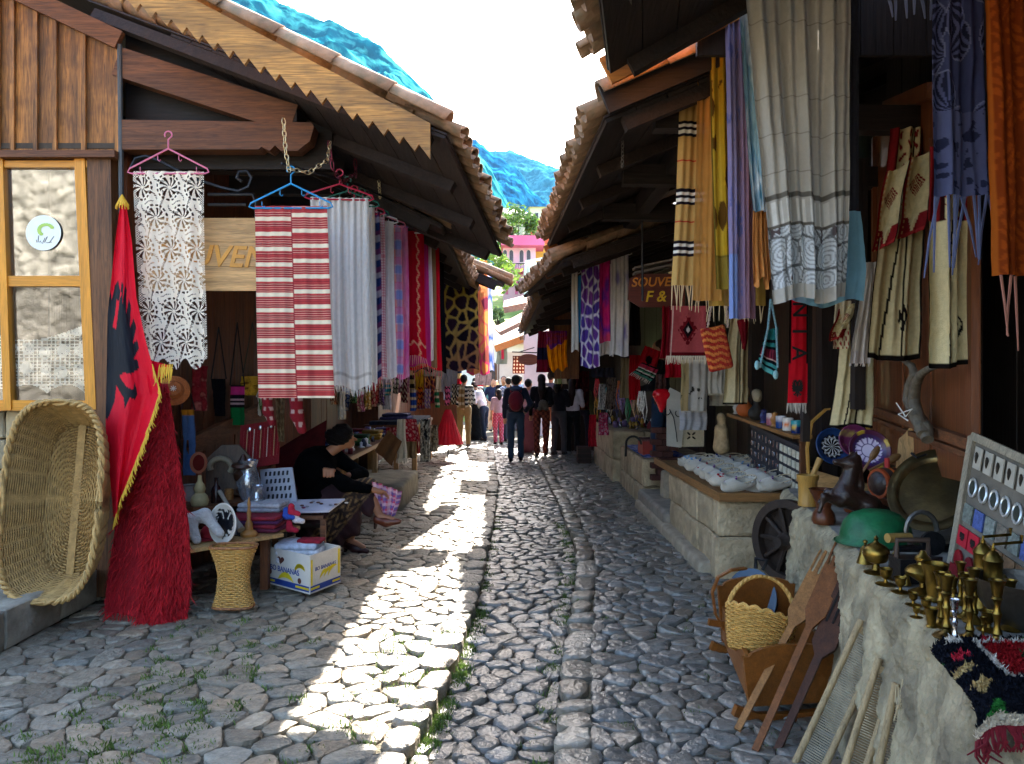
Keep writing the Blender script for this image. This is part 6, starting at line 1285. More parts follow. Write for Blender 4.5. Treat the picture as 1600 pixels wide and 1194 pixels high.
coat('long cream coat with black braid hanging low beside the door post', C4(1322, 1362, 470, 668, 5.1, bl=1300, br=1364), 3, False, [(P(1325, 478, 5.0), P(1310, 530, 5.0), 0, .045, .05)])
cloth('white_blouse', 'white blouse sleeve with lace cuff hanging between the coats', 'blouse', C4(1352, 1366, 410, 568, 4.9, bl=1326, br=1358), lambda u, v: np.where((v > .87)[:, None], lin('#d8d0d0'), lin('#e2dcd6')), 20, 60, 3, .02, seed=71, fringe=(.02, '#e0d8d4', 14))
cloth('embroidered_vest', 'small red trimmed child vest above the low coat', 'vest', C4(1306, 1330, 470, 545, 5.0, bl=1300, br=1326), lambda u, v: np.where((np.sin(u*30)*np.sin(v*30) > .3)[:, None] & (v > .55)[:, None], lin('#8a2020'), lin('#d2c4a4')), 30, 40, 1, .02, seed=72)
# red scarf with lettering and eagle
Y = 5.2; sc_ = cloth('football_scarf', 'bright red scarf lettered NIA with a small eagle', 'scarf', C4(1235, 1263, 440, 630, Y, bl=1231, br=1262), lambda u, v: np.where((((u < .12) | (u > .9)) & (v < .68))[:, None], lin('#141214'), lin('#d01828')), 20, 60, 1, .006, fringe=(.07, '#c9c0b4', 18, .003), seed=73)
for i, ch in enumerate('ALBANIA'):
    py = 596-34*(6-i)-44
    if py > 380: text(ch, .14, P(1249-(py-480)*.012, py, Y-.022), (0, 0, -1), (1, 0, 0), M('#141214', .7), sc_, depth=.001, bold=.002)
m = MB(); o = P(1246, 607, Y-.024); m.prism([(x*.06, y*.13-.06) for x, y in EAG], o, (1, 0, 0), (0, 0, 1), (0, -.002, 0)); m.build('eagle', M('#100e0e', .7, bump=0), sc_)
# bags and kilims
def kil(u, v):
    o = np.tile(lin('#a4484a'), (len(u), 1)); x = np.abs(u-.5); y = np.abs(v-.48); d = np.maximum(x*1.5, 0)+y*1.15; o[d < .34+.05*np.sign(np.sin(u*34))*np.sign(np.sin(v*40))] = lin('#6a141c'); o[d < .2] = lin('#1d1216'); o[d < .08] = lin('#c8b8b0')
    e = (u < .06) | (u > .94) | (v > .93); o[e] = lin('#5a1018'); o[(np.abs(u-.09) < .012)] = lin('#c8b0a0'); return o
cloth('kilim_mat', 'small rose kilim mat with dark diamond and cream fringe', 'rug', C4(1046, 1106, 478, 556, 6.6, bl=1042, br=1106), kil, 80, 80, 1, .008, THICK, fringe=(.07, '#cfc0a8', 46, .004), seed=74)
m4 = P(1120, 540, 6.1); bg_ = thing('crochet_bag', 'red and orange crochet shoulder bag hanging by braided cords', 'bag', P(1120, 585, 6.1))
blob('pouch', [rbox(m4+V((0, 0, -.02)), (.20, .05, .36), .024, Matrix.Rotation(-.22, 3, 'Y')), ('-', rbox(m4+V((-.04, 0, .19)), (.16, .025, .12), .01, Matrix.Rotation(-.22, 3, 'Y')))], M((.5, .5, .5), .95, attr=True, var=.2, vs=60, bump=.8, bs=90), .010, .01, bg_, lambda p: mix(np.tile(lin('#a8281c'), (len(p), 1)), lin('#d8803c'), (np.sin(p[:, 2]*120+np.sin(p[:, 0]*60)) > .2)*np.clip(.9-(p[:, 0]-m4.x)*5, 0, 1)))
m = MB()
for s_ in (-1, 1):
    for ph in (0, PI): m.tube([m4+V((s_*.08+.012*s_*0-.06*t*0, -.03, .14))+V(((.02-s_*.05)*t+.006*cos(t*40+ph), .006*sin(t*40+ph), .42*t)) for t in np.linspace(0, 1, 30)], .006, 5)
m.build('cord', M('#b8a090', .9, var=.4, vs=60), bg_)
c = P(1203, 545, 5.6); tb_ = thing('woven_bag', 'teal striped woven bag with long cord strap', 'bag', P(1203, 590, 5.6))
o = cloth('pouch', None, None, (c+V((-.03, 0, .13)), c+V((.06, 0, .16)), c+V((-.09, 0, -.12)), c+V((.05, 0, -.22))), lambda u, v: mix(bands([(.25, '#2a7a80'), (.32, '#141a24'), (.4, '#2f8488'), (.46, '#141a24'), (.66, '#8a3048'), (.7, '#d0b0b0'), (.76, '#141a24'), (.84, '#48a0a4'), (.9, '#141a24'), (1.1, '#56aab0')])(u, v), lin('#101018'), (np.sin(u*50) > .6)*(v > .46)*(v < .66)), 30, 70, 1, .015, THICK, parent=tb_, seed=75)
m = MB()
for s_ in (0, 1): m.tube([c+V((-.08+.13*s_, -.02, -.14)), c+V((-.02+.06*s_, -.02, .15)), c+V((.0, -.02, .36))], .008, 6)
m.build('strap', M('#7fa8b4', .8, var=.5, vs=80), tb_)
for x, z in ((-.1, -.12), (.035, -.19)): m = MB(); m.ball(c+V((x, -.02, z)), (.02, .02, .035), 8); m.build('tassel', M('#8fc0c8', .9), tb_)
cloth('felt_coat', 'plain cream coat with thin black edge behind the crochet bag', 'coat', C4(1140, 1172, 496, 632, 6.8, bl=1128, br=1168), lambda u, v: np.where(((np.abs(u-.62) < .02) | (v > .98) | (u < .02))[:, None], lin('#15110f'), lin('#bfb08a')), 40, 70, 1.2, .03, THICK, seed=76, group='cream felt coats on the right shop')
cloth('red_tassel_shawl', 'dark red tasselled shawl corner by the plain cream coat', 'shawl', (P(1152, 500, 6.7), P(1170, 498, 6.7), P(1162, 545, 6.7), P(1166, 548, 6.7)), const('#7a1820'), 14, 20, 1, .02, seed=77)
for i, (a, b, t_, bt, Y, lb, cf) in enumerate(((1064, 1106, 562, 642, 7.6, 'cream table linen with little black sprigs', lambda u, v: np.where(((fbm(u*9, v*12, 44, 2) > .38) & (np.abs(v-.65) < .12))[:, None], lin('#2a2a28'), mix(np.tile(lin('#b8b4ac'), (len(u), 1)), lin('#a8946a'), (u < .3)*1.))), (1106, 1136, 568, 615, 7.4, 'plain white linen square behind the crochet bag', const('#c2beb4')), (1108, 1150, 600, 634, 7.8, 'folded ecru linen under the white square', const('#b0a896')), (1062, 1104, 640, 672, 7.9, 'pale grey cushion cover', const('#a8aab0')))):
    cloth('table_linen', lb, 'linen', C4(a, b, t_, bt, Y), cf, 40, 60, 1.5, .02, seed=100+i, fringe=(.02, '#c0b8a0', 20) if i in (0, 1) else None)
# framed cream cloth and white panel on the slipper counter
cloth('embroidered_square', 'cream square embroidered with a small black cross flower', 'panel', C4(1060, 1100, 664, 698, 9.0), lambda u, v: np.where((np.abs(np.abs(u-.5)-np.abs(v-.5)) < .05)[:, None] & (np.hypot(u-.5, v-.5) < .22)[:, None] & (np.hypot(u-.5, v-.5) > .06)[:, None], lin('#1d1a18'), lin('#c4b698')), 50, 40, 1, .004, THICK, seed=110)
m = MB(); m.prism([(0, 0), (.17, -.02), (.2, .3), (.16, .62), (.04, .68), (.0, .6)], P(1042, 697, 8.95), (1, 0, 0), (0, 0, 1), (0, .03, 0)); wp = one(m, 'white_cutout', M('#b4b0a4', .8, var=.1), 'tall off white shaped panel with iron curl, end of the slipper counter', 'panel')
m = MB(); o = P(1050, 650, 8.9); m.tube([o+V((-.06+.04*cos(t), 0, .05+.04*sin(t))) for t in np.linspace(2.5, 7, 12)]+[o+V((.02, 0, -.02)), o+V((.05, 0, -.2)), o+V((.06, 0, -.3))], .006, 5); m.tube([o+V((.08+.04*cos(t), 0, .03+.04*sin(t))) for t in np.linspace(.6, -3.9, 12)], .006, 5); m.build('iron_curl', IRON, wp)
c = P(1127, 698, 7.9); blob('carved_figure', [cap(c+V((0, 0, 0)), c+V((0, 0, .16)), .085, .065), cap(c+V((0, 0, .16)), c+V((.01, 0, .27)), .06, .035), ell(c+V((-.005, 0, .30)), (.042, .045, .05)), cap(c+V((-.05, -.03, .2)), c+V((.02, -.07, .12)), .025, .02)], M('#a8906c', .8, var=.3, vs=20, bump=.5, bs=50), .01, .03)['label'] = 'small carved sandstone figure behind the slippers'
bpy.context.scene.objects['carved_figure']['category'] = 'statuette'
# silver board
bo, bx, by = P(1172, 742, 7.3), (P(1248, 790, 6.25)-P(1172, 742, 7.3)).normalized(), V((.06, .1, 1)).normalized(); bn = bx.cross(by).normalized(); bn = bn if bn.x < 0 else -bn; bh = .47; bl_ = 1.12
sb = thing('charm_board', 'dark display board with rows of silver charms behind the slippers', 'display', bo); m = MB(); m.prism([(0, 0), (bl_, 0), (bl_, bh), (0, bh)], bo, bx, by, -bn*.02); m.build('panel', M('#2b2c33', .6), sb)
for a, b in (((0, 0), (bl_, 0)), ((0, bh), (bl_, bh)), ((bl_, 0), (bl_, bh))): m = MB(); m.bar(bo+bx*a[0]+by*a[1], bo+bx*b[0]+by*b[1], .03, .03, bn); m.build('frame', M('#3a3a40', .5), sb)
for i in range(13):
    for j in range(5):
        o = bo+bx*(.05+.083*i)+by*(.05+.088*j)+bn*.008; m = MB(); k = (i+j) % 3
        if i > 7: m.box(o, (.055, .01, .06), Matrix((bx, -bn, by)).transposed())
        elif k == 0: m.lathe([(0, 0), (.026, 0), (.022, .006), (0, .006)], o, Matrix((bx, by, bn)).transposed(), 10)
        else: m.box(o, (.03, .008, .06), Matrix((bx, -bn, by)).transposed())
        m.build('charm', M('#c8c4b0', .6, var=.3, vs=30) if i > 7 else M('#9a9ca4', .25, met=.9), sb)
# shelf with mugs and busts
sh_ = thing('wall_shelf', 'narrow wooden shelf of mugs above the charm board', 'shelf', P(1200, 660, 6.9)); a, b = P(1148, 648, 7.7), P(1254, 683, 6.15); m = MB(); m.bar(a, b, .16, .03); m.build('board', WP, sh_)
m = MB(); m.bar(b-V((0, 0, .0)), b-V((0, 0, .5)), .04, .04, (0, 1, 0)); m.build('bracket', WOOD_BR('z'), sh_)
def mug(label, t, cf):
    p = a.lerp(b, t)+V((0, 0, .015)); m = MB(); n = 20; prof = [(0, 0), (.043, 0), (.045, .02), (.045, .05), (.045, .08), (.045, .105), (.041, .105), (.04, .02), (0, .015)]
    m.lathe(prof, p, None, n); m.c = [tuple(cf((q[2]-p.z)/.105, math.atan2(q[1]-p.y, q[0]-p.x))) for q in m.v]; o = one(m, 'souvenir_mug', M((.5, .5, .5), .2, attr=True, var=.1, vs=40, bump=0), label, 'mug', 'mugs on the wall shelf', 40, True)
    m = MB(); m.tube([p+V((.043, 0, .085)), p+V((.07, 0, .08)), p+V((.07, 0, .035)), p+V((.043, 0, .025))], .006, 6); m.build('handle', M('#2048a0', .2), o, smooth=True)
mug('mug painted with yellow sky and dark blue mountain', .93, lambda z, t: lin('#2a90a0') if z > .75 else (lin('#d8b040') if z > .5+.12*sin(3*t) else lin('#12285a')))
mug('white and orange printed mug beside the mountain mug', .82, lambda z, t: lin('#d86a28') if .2 < z < .6 and sin(5*t) > -.2 else lin('#d8d0c8'))
mug('blue glazed mug third from the shelf end', .73, lambda z, t: lin('#20407a') if z < .7 else lin('#c0c0c8'))
mug('pink and white small mug in the shelf middle', .6, lambda z, t: lin('#a06070') if z < .5 else lin('#c8b8b8'))
def bust(label, t, body, head):
    p = a.lerp(b, t)+V((0, 0, .012)); bs_ = thing('bust', label, 'figurine', p)
    blob('shoulders', [ell(p+V((0, 0, .07)), (.085, .05, .07)), cap(p+V((0, 0, .1)), p+V((0, 0, .18)), .035, .03)], M(body, .6, var=.15, bump=.3), .01, .03, bs_); blob('head', [ell(p+V((0, -.005, .225)), (.042, .05, .058)), ell(p+V((0, -.05, .215)), (.01, .014, .015)), ell(p+V((0, .01, .255)), (.045, .05, .04))], M(head, .6, var=.2, bump=.4), .008, .015, bs_)
bust('cream plaster bust with dark shoulders on the shelf', .38, '#26221e', '#b8aa8c'); bust('orange robed bust at the far shelf end', .18, '#b05a28', '#b8a07c')
for i, (t, c_, lb) in enumerate(((.05, '#b8b0a8', 'grey figurine at the far shelf tip'), (.5, '#3a3a6a', 'dark blue glass figurine mid shelf'), (.66, '#a07040', 'amber glass jar between the mugs'))): lat('figurine', lb, 'figurine', a.lerp(b, t)+V((0, .03, .012)), .13, [(0, 0), (.3, 0), (.2, .2), (.3, .5), (.18, .75), (.22, .9), (0, 1)], M(c_, .25, var=.2))
# ======================= LEFT GOODS =======================
# big wicker tub standing on end
c = P(85, 782, 4.95); wb = thing('wicker_tub', 'big oval wicker tub basket standing on its end by the window', 'basket', P(88, 936, 4.8))
fz = (V((.04, -1, .12))).normalized(); uy = V((.02, .13, 1)); uy = (uy-fz*uy.dot(fz)).normalized(); ux = uy.cross(fz).normalized(); TUB = Matrix((ux, uy, fz)).transposed()
def sup(a, rx, ry, e=2.7): cs, sn_ = cos(a), sin(a); return rx*math.copysign(abs(cs)**(2/e), cs), ry*math.copysign(abs(sn_)**(2/e), sn_)
def tub(t, a):      # t 0 = middle of floor, .42 = floor edge, 1 = rim
    if t < .42: k = max(.06, t/.42); x, y = sup(a, .21*k, .50*k, 2.8); z = -.27-.012*k
    else: k = (t-.42)/.58; x, y = sup(a, .21+.095*k**.8, .50+.13*k**.8, 3.3); z = -.28+.32*k
    return c+TUB @ V((x, y, z)), TUB @ V((cos(a), sin(a), .0 if t >= .42 else 0))
WT = M('#b08d55', .65, var=.35, vs=25, bump=.3, bs=120, rnd=.05); WTD = M('#8a6a3c', .7, var=.35, vs=25, bump=.3, bs=120)
m = MB()
for i in range(62):
    t = (i+1)/62; pts = []; seg = 150; fl = t < .42
    for k in range(seg): a = 2*PI*k/seg; p, o = tub(t, a); w = sin(a*22+PI*(i % 2))*.007; pts.append(p+(TUB @ V((0, 0, w)) if fl else o*w))
    m.tube(pts, .0062, 4, True)
m.build('weave', WT, wb, smooth=80)
m = MB()
for k in range(44): a = 2*PI*(k+.25)/44; m.tube([tub(t, a)[0] for t in (.12, .25, .41, .5, .7, .85, 1.0)], .0045, 4)
m.build('stakes', WTD, wb)
m = MB(); m.bar(c+TUB @ V((0, -.5, -.272)), c+TUB @ V((0, .5, -.272)), .05, .012, fz); m.build('spine', WT, wb)
for nm, ph in (('rim', 0), ('rim_twist', PI)):
    m = MB(); m.tube([tub(1.0, a)[0]+TUB @ V((0, 0, .012*sin(a*26+ph)+.008))+tub(1, a)[1]*(.012*cos(a*26+ph)) for a in np.linspace(0, 2*PI, 261)[:-1]], .013, 6, True); m.build(nm, WT, wb, smooth=True)
for a0 in (PI/2+.1, -PI/2-.25):
    m = MB(); p0, p1 = tub(1, a0-.28)[0], tub(1, a0+.28)[0]; md = (p0+p1)/2+(TUB @ V((0, math.copysign(.05, sin(a0)), .04)))
    for ph in (0, PI): m.tube([(p0*(1-t)**2+md*2*t*(1-t)+p1*t*t)+TUB @ V((.006*sin(t*22+ph), 0, .006*cos(t*22+ph)+.015)) for t in np.linspace(0, 1, 24)], .009, 6)
    m.build('handle', WT, wb, smooth=True)
def ringm(t): return
# outer skin so no gaps of sky show
m = MB(); sg = 60; rows_ = [.03, .2, .41, .6, .8, .98]
for t in rows_:
    for k in range(sg): p, o = tub(t, 2*PI*k/sg); m.v.append(tuple(p+o*.004-fz*.010))
m.c = [(.5,)*3]*len(m.v); m.f = [(i*sg+k, i*sg+(k+1) % sg, (i+1)*sg+(k+1) % sg, (i+1)*sg+k) for i in range(len(rows_)-1) for k in range(sg)]; m.build('lining', WTD, wb, smooth=True)
# near goods table
ta = thing('goods_table', 'rough plank table of curios under the lace runner', 'table', (-2.2, 5.7, .1)); TZ = .52
def TT(px, py, z=TZ): return P(px, py, (H-z)*F/(py-HY))
e0, e1 = V((-2.32, 5.20, TZ)), V((-1.74, 5.86, TZ)); de = (e1-e0).normalized(); dp = V((-de.y, de.x, 0))
for i in range(4): m = MB(); a = e0+dp*(.08+.16*i); m.bar(a-V((0, 0, .013)), a+de*((e1-e0).length+.25*(i > 0))-V((0, 0, .013)), .155, .026); m.build('board', WOOD_PALE('y'), ta)
for p in (e0+de*.1+dp*.1, e1-de*.1+dp*.1, e0+de*.1+dp*.55, e1-de*.1+dp*.55): m = MB(); m.bar((p.x, p.y, .1), (p.x, p.y, TZ-.03), .06, .06, (1, 0, 0)); m.build('leg', WOOD_BR('z'), ta)
# second level behind, for the jars
sh2 = thing('step_shelf', 'small dark step shelf with gourd and cups behind the table', 'shelf', (-2.4, 6.3, .5)); m = MB(); a, b = P(285, 805, 6.0), P(378, 770, 6.4); SZ = (a.z+b.z)/2; a.z = b.z = SZ; m.bar(a, b, .35, .03); m.build('board', WOOD_BR('x'), sh2)
m = MB(); m.bar(a-V((0, 0, .02)), a-V((0, 0, SZ-.12)), .05, .05, (0, 1, 0)); m.build('leg', WOOD_BR('z'), sh2); m = MB(); m.bar(b-V((0, 0, .02)), b-V((0, 0, SZ-.12)), .05, .05, (0, 1, 0)); m.build('leg', WOOD_BR('z'), sh2)
def on(px, Y, z=None): q = P(px, 0, Y); q.z = SZ+.016 if z is None else z; return q
lat('dried_gourd', 'pale dried gourd bottle on the step shelf', 'gourd', on(312, 6.0), .24, [(0, 0), (.25, .01), (.29, .15), (.24, .32), (.15, .42), (.19, .55), (.15, .68), (.07, .8), (.06, .98), (0, 1)], M('#b5a676', .55, var=.2, vs=15))
lat('dark_bottle', 'brown labelled bottle beside the gourd', 'bottle', on(338, 6.15), .2, [(0, 0), (.2, 0), (.21, .5), (.16, .62), (.08, .72), (.08, .97), (.1, 1), (0, 1)], M('#2a1614', .2, var=.2))
lat('carved_cup', 'small carved wooden cup on the shelf end', 'cup', on(358, 6.32), .085, [(0, 0), (.42, 0), (.4, .3), (.45, .6), (.46, 1), (.4, 1), (.36, .2), (0, .15)], M('#9a6a38', .5, var=.4, vs=60))
lat('white_pot', 'white ceramic pot behind the gourd', 'pot', on(298, 6.25), .13, [(0, 0), (.4, 0), (.45, .5), (.42, .95), (.46, 1), (.38, 1), (0, .9)], M('#a8a094', .4))
lat('wooden_urn', 'dark carved lidded urn before the red jewellery stand', 'urn', P(380, 770, 6.3), .32, [(0, 0), (.18, 0), (.2, .1), (.1, .2), (.22, .35), (.25, .5), (.16, .6), (.3, .66), (.28, .74), (.12, .8), (.08, .9), (.03, 1), (0, 1)], M('#3a2418', .4, var=.5, vs=50))
c = P(312, 723, 6.05); m = MB(); m.lathe([(.75, 0), (1, .06), (1, .12), (.75, .12), (.75, 0)], c, Matrix((V((.055, .03, 0)), V((0, 0, .085)), V((-.06, -.1, 0)))).transposed(), 24); mr_ = one(m, 'hand_mirror', M('#8a4a30', .5), 'oval hand mirror with brown frame', 'mirror', smooth=40); m = MB(); m.lathe([(0, .05), (.78, .05)], c, Matrix((V((.055, .03, 0)), V((0, 0, .085)), V((-.06, -.1, 0)))).transposed(), 24); m.build('glass', M('#7a2020', .15, met=.3), mr_); m = MB(); m.tube([c-V((0, 0, .08)), c-V((0, 0, .19))], [.016, .012], 8); m.build('handle', M('#8a4a30', .5), mr_)
m = MB(); o = P(322, 775, 6.45); m.prism([(0, 0), (.33, 0), (.35, .3), (.24, .42), (.10, .42), (-.02, .3)], o, V((1, .2, 0)).normalized(), (.0, .15, 1), (0, .025, 0)); one(m, 'wooden_board', M('#5a4430', .5, ax='z', var=.3), 'large shaped wooden board leaning behind the jars', 'board')
c = P(345, 730, 6.38); m = MB(); m.tube([c+V((.09*cos(t), 0, .08*sin(t)*.9)) for t in np.linspace(-.6, 3.5, 14)], [.024]*14, 8); one(m, 'horn_ring', M('#8c8068', .5, var=.2), 'curved pale horn piece against the wooden board', 'horn', smooth=True)
# table things
def onT(px, Y): q = P(px, 0, Y); q.z = TZ+.002; return q
c = onT(318, 5.5); m4_ = [cap(c+V((-.12, .02, .16)), c+V((.0, .02, .20)), .05, .045), cap(c+V((.0, .02, .20)), c+V((.12, 0, .07)), .042, .03), cap(c+V((-.10, 0, .16)), c+V((-.03, -.04, .03)), .045, .03), cap(c+V((-.15, .05, .15)), c+V((-.2, .05, .05)), .04, .04)]
tag(blob('fleece_mitten', m4_, M('#b5b0ac', .95, var=.1, vs=40, bump=.8, bs=90, sheen=.4), .012, .03), 'pair of white fleece mittens on the curio table', 'mittens')
def drum(x, y): o = np.tile(lin('#c4beb4'), (len(x), 1)); k = eagle(x*.95, y*.62+.48); o[k] = lin('#15151a'); o[np.hypot(x, y) > .93] = lin('#d2ccc2'); return o
plate('painted_disc', 'white skin disc painted with a black eagle', P(352, 818, 5.55), .145, .12, drum, -.55)
c = onT(335, 5.68); cp = thing('baseball_cap', 'crimson baseball cap on the table corner', 'cap', c); blob('crown', [ell(c+V((0, 0, .03)), (.10, .10, .085))], M('#8a1220', .85, var=.1, bump=.3, bs=150), .01, .02, cp); m = MB(); m.prism([(.1*cos(t)*1.0, -.07-.10*sin(t)) for t in np.linspace(0, PI, 12)], c+V((0, 0, .02)), V((.8, -.6, 0)), V((.6, .8, .1)), (0, 0, .006)); m.build('peak', M('#7a1020', .85), cp)
m = MB(); [m.ball(c+V((.05+.012*i, -.075, .07+.008*(i % 2))), (.012, .006, .012), 6) for i in range(3)]; m.build('badge', M('#d8d0d0', .6), cp)
m = MB(); a = onT(389, 5.75); m.lathe([(0, 0), (.06, 0), (.065, .02), (.05, .04), (.03, .05), (.028, .1), (.014, .12), (.016, .18), (.01, .2), (.012, .2), (.01, .22), (.014, .24), (.004, .29), (0, .295)], a, None, 14); one(m, 'spindle', M('#9a6a34', .4, var=.3), 'turned wooden spindle on a copper base', 'spindle', smooth=40)
m = MB(); m.tube([P(343, 768, 6.0), P(360, 795, 5.85), P(371, 815, 5.75), P(377, 828, 5.7)], [.018, .013, .015, .03], 8); one(m, 'pestle', M('#8d8578', .6), 'long grey pestle leaning across the shelf', 'pestle', smooth=True)
for i, (px, py, Y, s_, lb) in enumerate(((388, 770, 6.3, 1.25, 'tall blown glass vase by the white card'), (402, 785, 6.2, .8, 'smaller cut glass vase before the tall one'))):
    c = P(px, py+20, Y); m = MB(); m.lathe([(r*.2*s_, z*.3*s_) for r, z in [(0, 0), (.25, 0), (.2, .1), (.32, .3), (.4, .5), (.3, .7), (.25, .85), (.34, 1), (.3, 1), (.22, .85), (.35, .5), (.25, .2), (0, .12)]], c, None, 22); one(m, 'glass_vase', M('#a8acb4', .12, met=.75, var=.3, vs=20), lb, 'vase', smooth=True)
# jewellery boards
def dispboard(name, label, o, bx, by, w, h, col, mk):
    bx, by = V(bx).normalized(), V(by).normalized(); bn = bx.cross(by).normalized(); bn = bn if bn.y < 0 else -bn; t = thing(name, label, 'display', o); m = MB(); m.prism([(0, 0), (w, 0), (w, h), (0, h)], o, bx, by, -bn*.015); m.build('panel', M(col, .8, var=.15, bump=.3), t); mk(t, lambda u, v: V(o)+bx*u+by*v+bn*.006, bx, by, bn); return t
def rods(t, f, bx, by, bn):
    for i in range(11):
        m = MB(); m.tube([f(.03+.029*i, .08), f(.03+.029*i+.004, .36)], .0035, 5); m.build('necklace', M(['#8a1420', '#c0a878', '#a01828', '#d0c8b8'][i % 4], .35, var=.4, vs=80), t)
    for i in range(3): m = MB(); m.ball(f(.08+.09*i, .36)+bn*.01, (.016, .01, .022), 8); m.build('pendant', M('#c8ccd4', .2, met=.8), t)
dispboard('jewellery_stand', 'slanted red board hung with bead strings', P(372, 735, 6.6), (.95, .3, .15), (-.12, .5, 1), .34, .42, '#7a1018', rods)
def clips(t, f, bx, by, bn):
    for r in range(4):
        for i in range(6): m = MB(); m.bar(f(.06+.045*i, .06+.075*r), f(.07+.045*i, .10+.075*r), .014, .010, bn); m.build('hair_clip', M('#22242e', .5), t)
dispboard('earring_card', 'white card of small dark clips leaning near the woman', P(412, 790, 6.55), (.95, -.35, .1), (-.28, .55, .8), .34, .36, '#b8bac4', clips)
def bits(t, f, bx, by, bn):
    for i in range(14): m = MB(); q = f(R.uniform(.05, .5), R.uniform(.05, .3)); m.ball(q, (.018, .018, .008), 6); m.build('trinket', M(R.choice(['#5a3a30', '#8a8a94', '#7a2a50', '#c0b8b0']), .4), t)
dispboard('trinket_tray', 'white lace edged tray of trinkets beside the seated woman', P(430, 800, 6.15), (1, .15, 0), (.15, 1, .12), .42, .36, '#b4b6c4', bits)
m = MB(); a, b = P(430, 803, 6.14), P(505, 803, 6.2); m.bar(a-V((0, 0, .03)), b-V((0, 0, .03)), .04, .03); m.bar(a-V((0, 0, .04)), V((a.x, a.y, .12)), .04, .04, (0, 1, 0)); m.bar(b-V((0, 0, .04)), V((b.x, b.y, .12)), .04, .04, (0, 1, 0)); one(m, 'trestle', WOOD_BR('x'), 'thin trestle carrying the trinket tray', 'trestle')
# folded textiles, little slippers
def stack(label, c, w, d, h, cols, seed, name='folded_cloth'):
    t = thing(name, label, 'folded cloth', c); z = c[2]
    for i, co in enumerate(cols):
        hh = h/len(cols); wv = lambda X, s=i: .006*fbm(X[..., 0]*14+s*3, X[..., 1]*14, seed+s, 3)
        o = blob('fold', [rbox((c[0]+R.uniform(-.01, .01), c[1], z+hh/2), (w*R.uniform(.9, 1), d, hh*1.05), hh*.45, R.uniform(-.1, .1))], M(co, .9, var=.35, vs=25, bump=.4, bs=160), .012, .01, t, warp=wv); z += hh
stack('folded dark red and purple embroidered textiles at the table end', (-1.98, 6.0, TZ+.005), .42, .3, .12, ['#5a1a30', '#7a1828', '#4a1a44', '#8a2030'], 3)
stack('folded grey white knit lying on the purple textiles', (-1.98, 6.15, TZ+.13), .36, .26, .07, ['#9a9aa0', '#b0b0b4'], 5)
for i, (px, py, co, lb) in enumerate(((455, 800, '#b02038', 'tiny red knitted bootee at the tray edge'), (447, 806, '#2848a0', 'tiny blue knitted bootee at the tray edge'), (462, 812, '#c8c0c0', 'tiny white knitted bootee at the tray edge'), (452, 826, '#a01830', 'tiny crimson bootee hanging lowest'))):
    c = P(px, py, 6.0); tag(blob('knitted_bootee', [cap(c, c+V((.06, -.02, -.01)), .024, .02), cap(c, c+V((0, 0, .045)), .024, .024)], M(co, .9, var=.3, vs=60, bump=.5), .008, .02), lb, 'bootee')
# wicker stand under the table
c = V((-1.95, 5.38, .3)); ws_ = thing('wicker_stand', 'small hourglass wicker basket under the table edge', 'basket', (c.x, c.y, .1))
def ring(t, a): r = .13-.045*sin(PI*t)+.02*t; x, y = sup(a, r*1.05, r*.6, 3.2); return c+V((x, y, -.19+.42*t)), V((cos(a), sin(a), 0))
m = MB(); weave(m, ring, 34, 26, .005, .0058, 104); m.build('weave', WK, ws_, smooth=80)
m = MB()
for k in range(26): m.tube([ring(t, 2*PI*k/26)[0] for t in (0, .2, .5, .8, 1)], .0045, 4)
m.build('stakes', WKD, ws_)
for t in (0., 1.0): m = MB(); m.tube([ring(t, a)[0] for a in np.linspace(0, 2*PI, 61)[:-1]], .01, 6, True); m.build('rim', M('#8a5a34', .6, var=.5, vs=60), ws_, smooth=True)
# ---- banana box
A_, B_, C_ = V((-1.97, 6.03, .11)), V((-1.49, 5.66, .11)), V((-1.34, 6.0, .11)); fx = (B_-A_).normalized(); fy = (C_-B_).normalized(); W_, D_ = (B_-A_).length, (C_-B_).length; BH = .285; up_ = V((0, 0, 1))
bb_ = thing('fruit_box', 'white cardboard banana box full of wrapped cloth on the cobbles', 'box', (A_+C_)/2); CB = M('#cfcac0', .8, var=.08, vs=8, bump=.15); D0 = A_+(C_-B_)
nf = fx.cross(up_); ns = fy.cross(up_)
for a, b in ((A_, B_), (B_, C_), (C_, D0), (D0, A_)): m = MB(); d = (b-a); m.prism([(0, 0), (d.length, 0), (d.length, BH), (0, BH)], a, d.normalized(), up_, -d.normalized().cross(up_)*.008); m.build('side', CB, bb_)
m = MB(); m.add([A_+up_*.01, B_+up_*.01, C_+up_*.01, D0+up_*.01], [(0, 1, 2, 3)]); m.build('bottom', CB, bb_)
BLU = M('#23408c', .6, bump=0); YEL = M('#d8c020', .6, bump=0); BRN = M('#5a2f24', .8, bump=0)
def fp(u, v, o=.0015): return A_+fx*u+up_*v+nf*o
def spt(u, v, o=.0015): return B_+fy*u+up_*v+ns*o
def flat(f, poly, mat, o=.0012, nm='print'): ex = (f(1, 0)-f(0, 0)); m = MB(); n = ex.cross(up_); m.prism(poly, f(0, 0, o), ex, up_, n*.0006); return m.build(nm, mat, bb_)
def banana(f, x, y, s, ang, mat=YEL):
    pl = [(t, .12*sin(PI*t)) for t in np.linspace(0, 1, 9)]+[(t, .34*sin(PI*t)**.8) for t in np.linspace(1, 0, 9)][1:-1]; flat(f, [(x+s*(p*cos(ang)-q*sin(ang)), y+s*(p*sin(ang)+q*cos(ang))) for p, q in pl], mat, .0022)
text('BO BANANAS', .058, fp(W_*.5, .135, .0035), fx, up_, BLU, bb_, depth=.0006, bold=.0006)
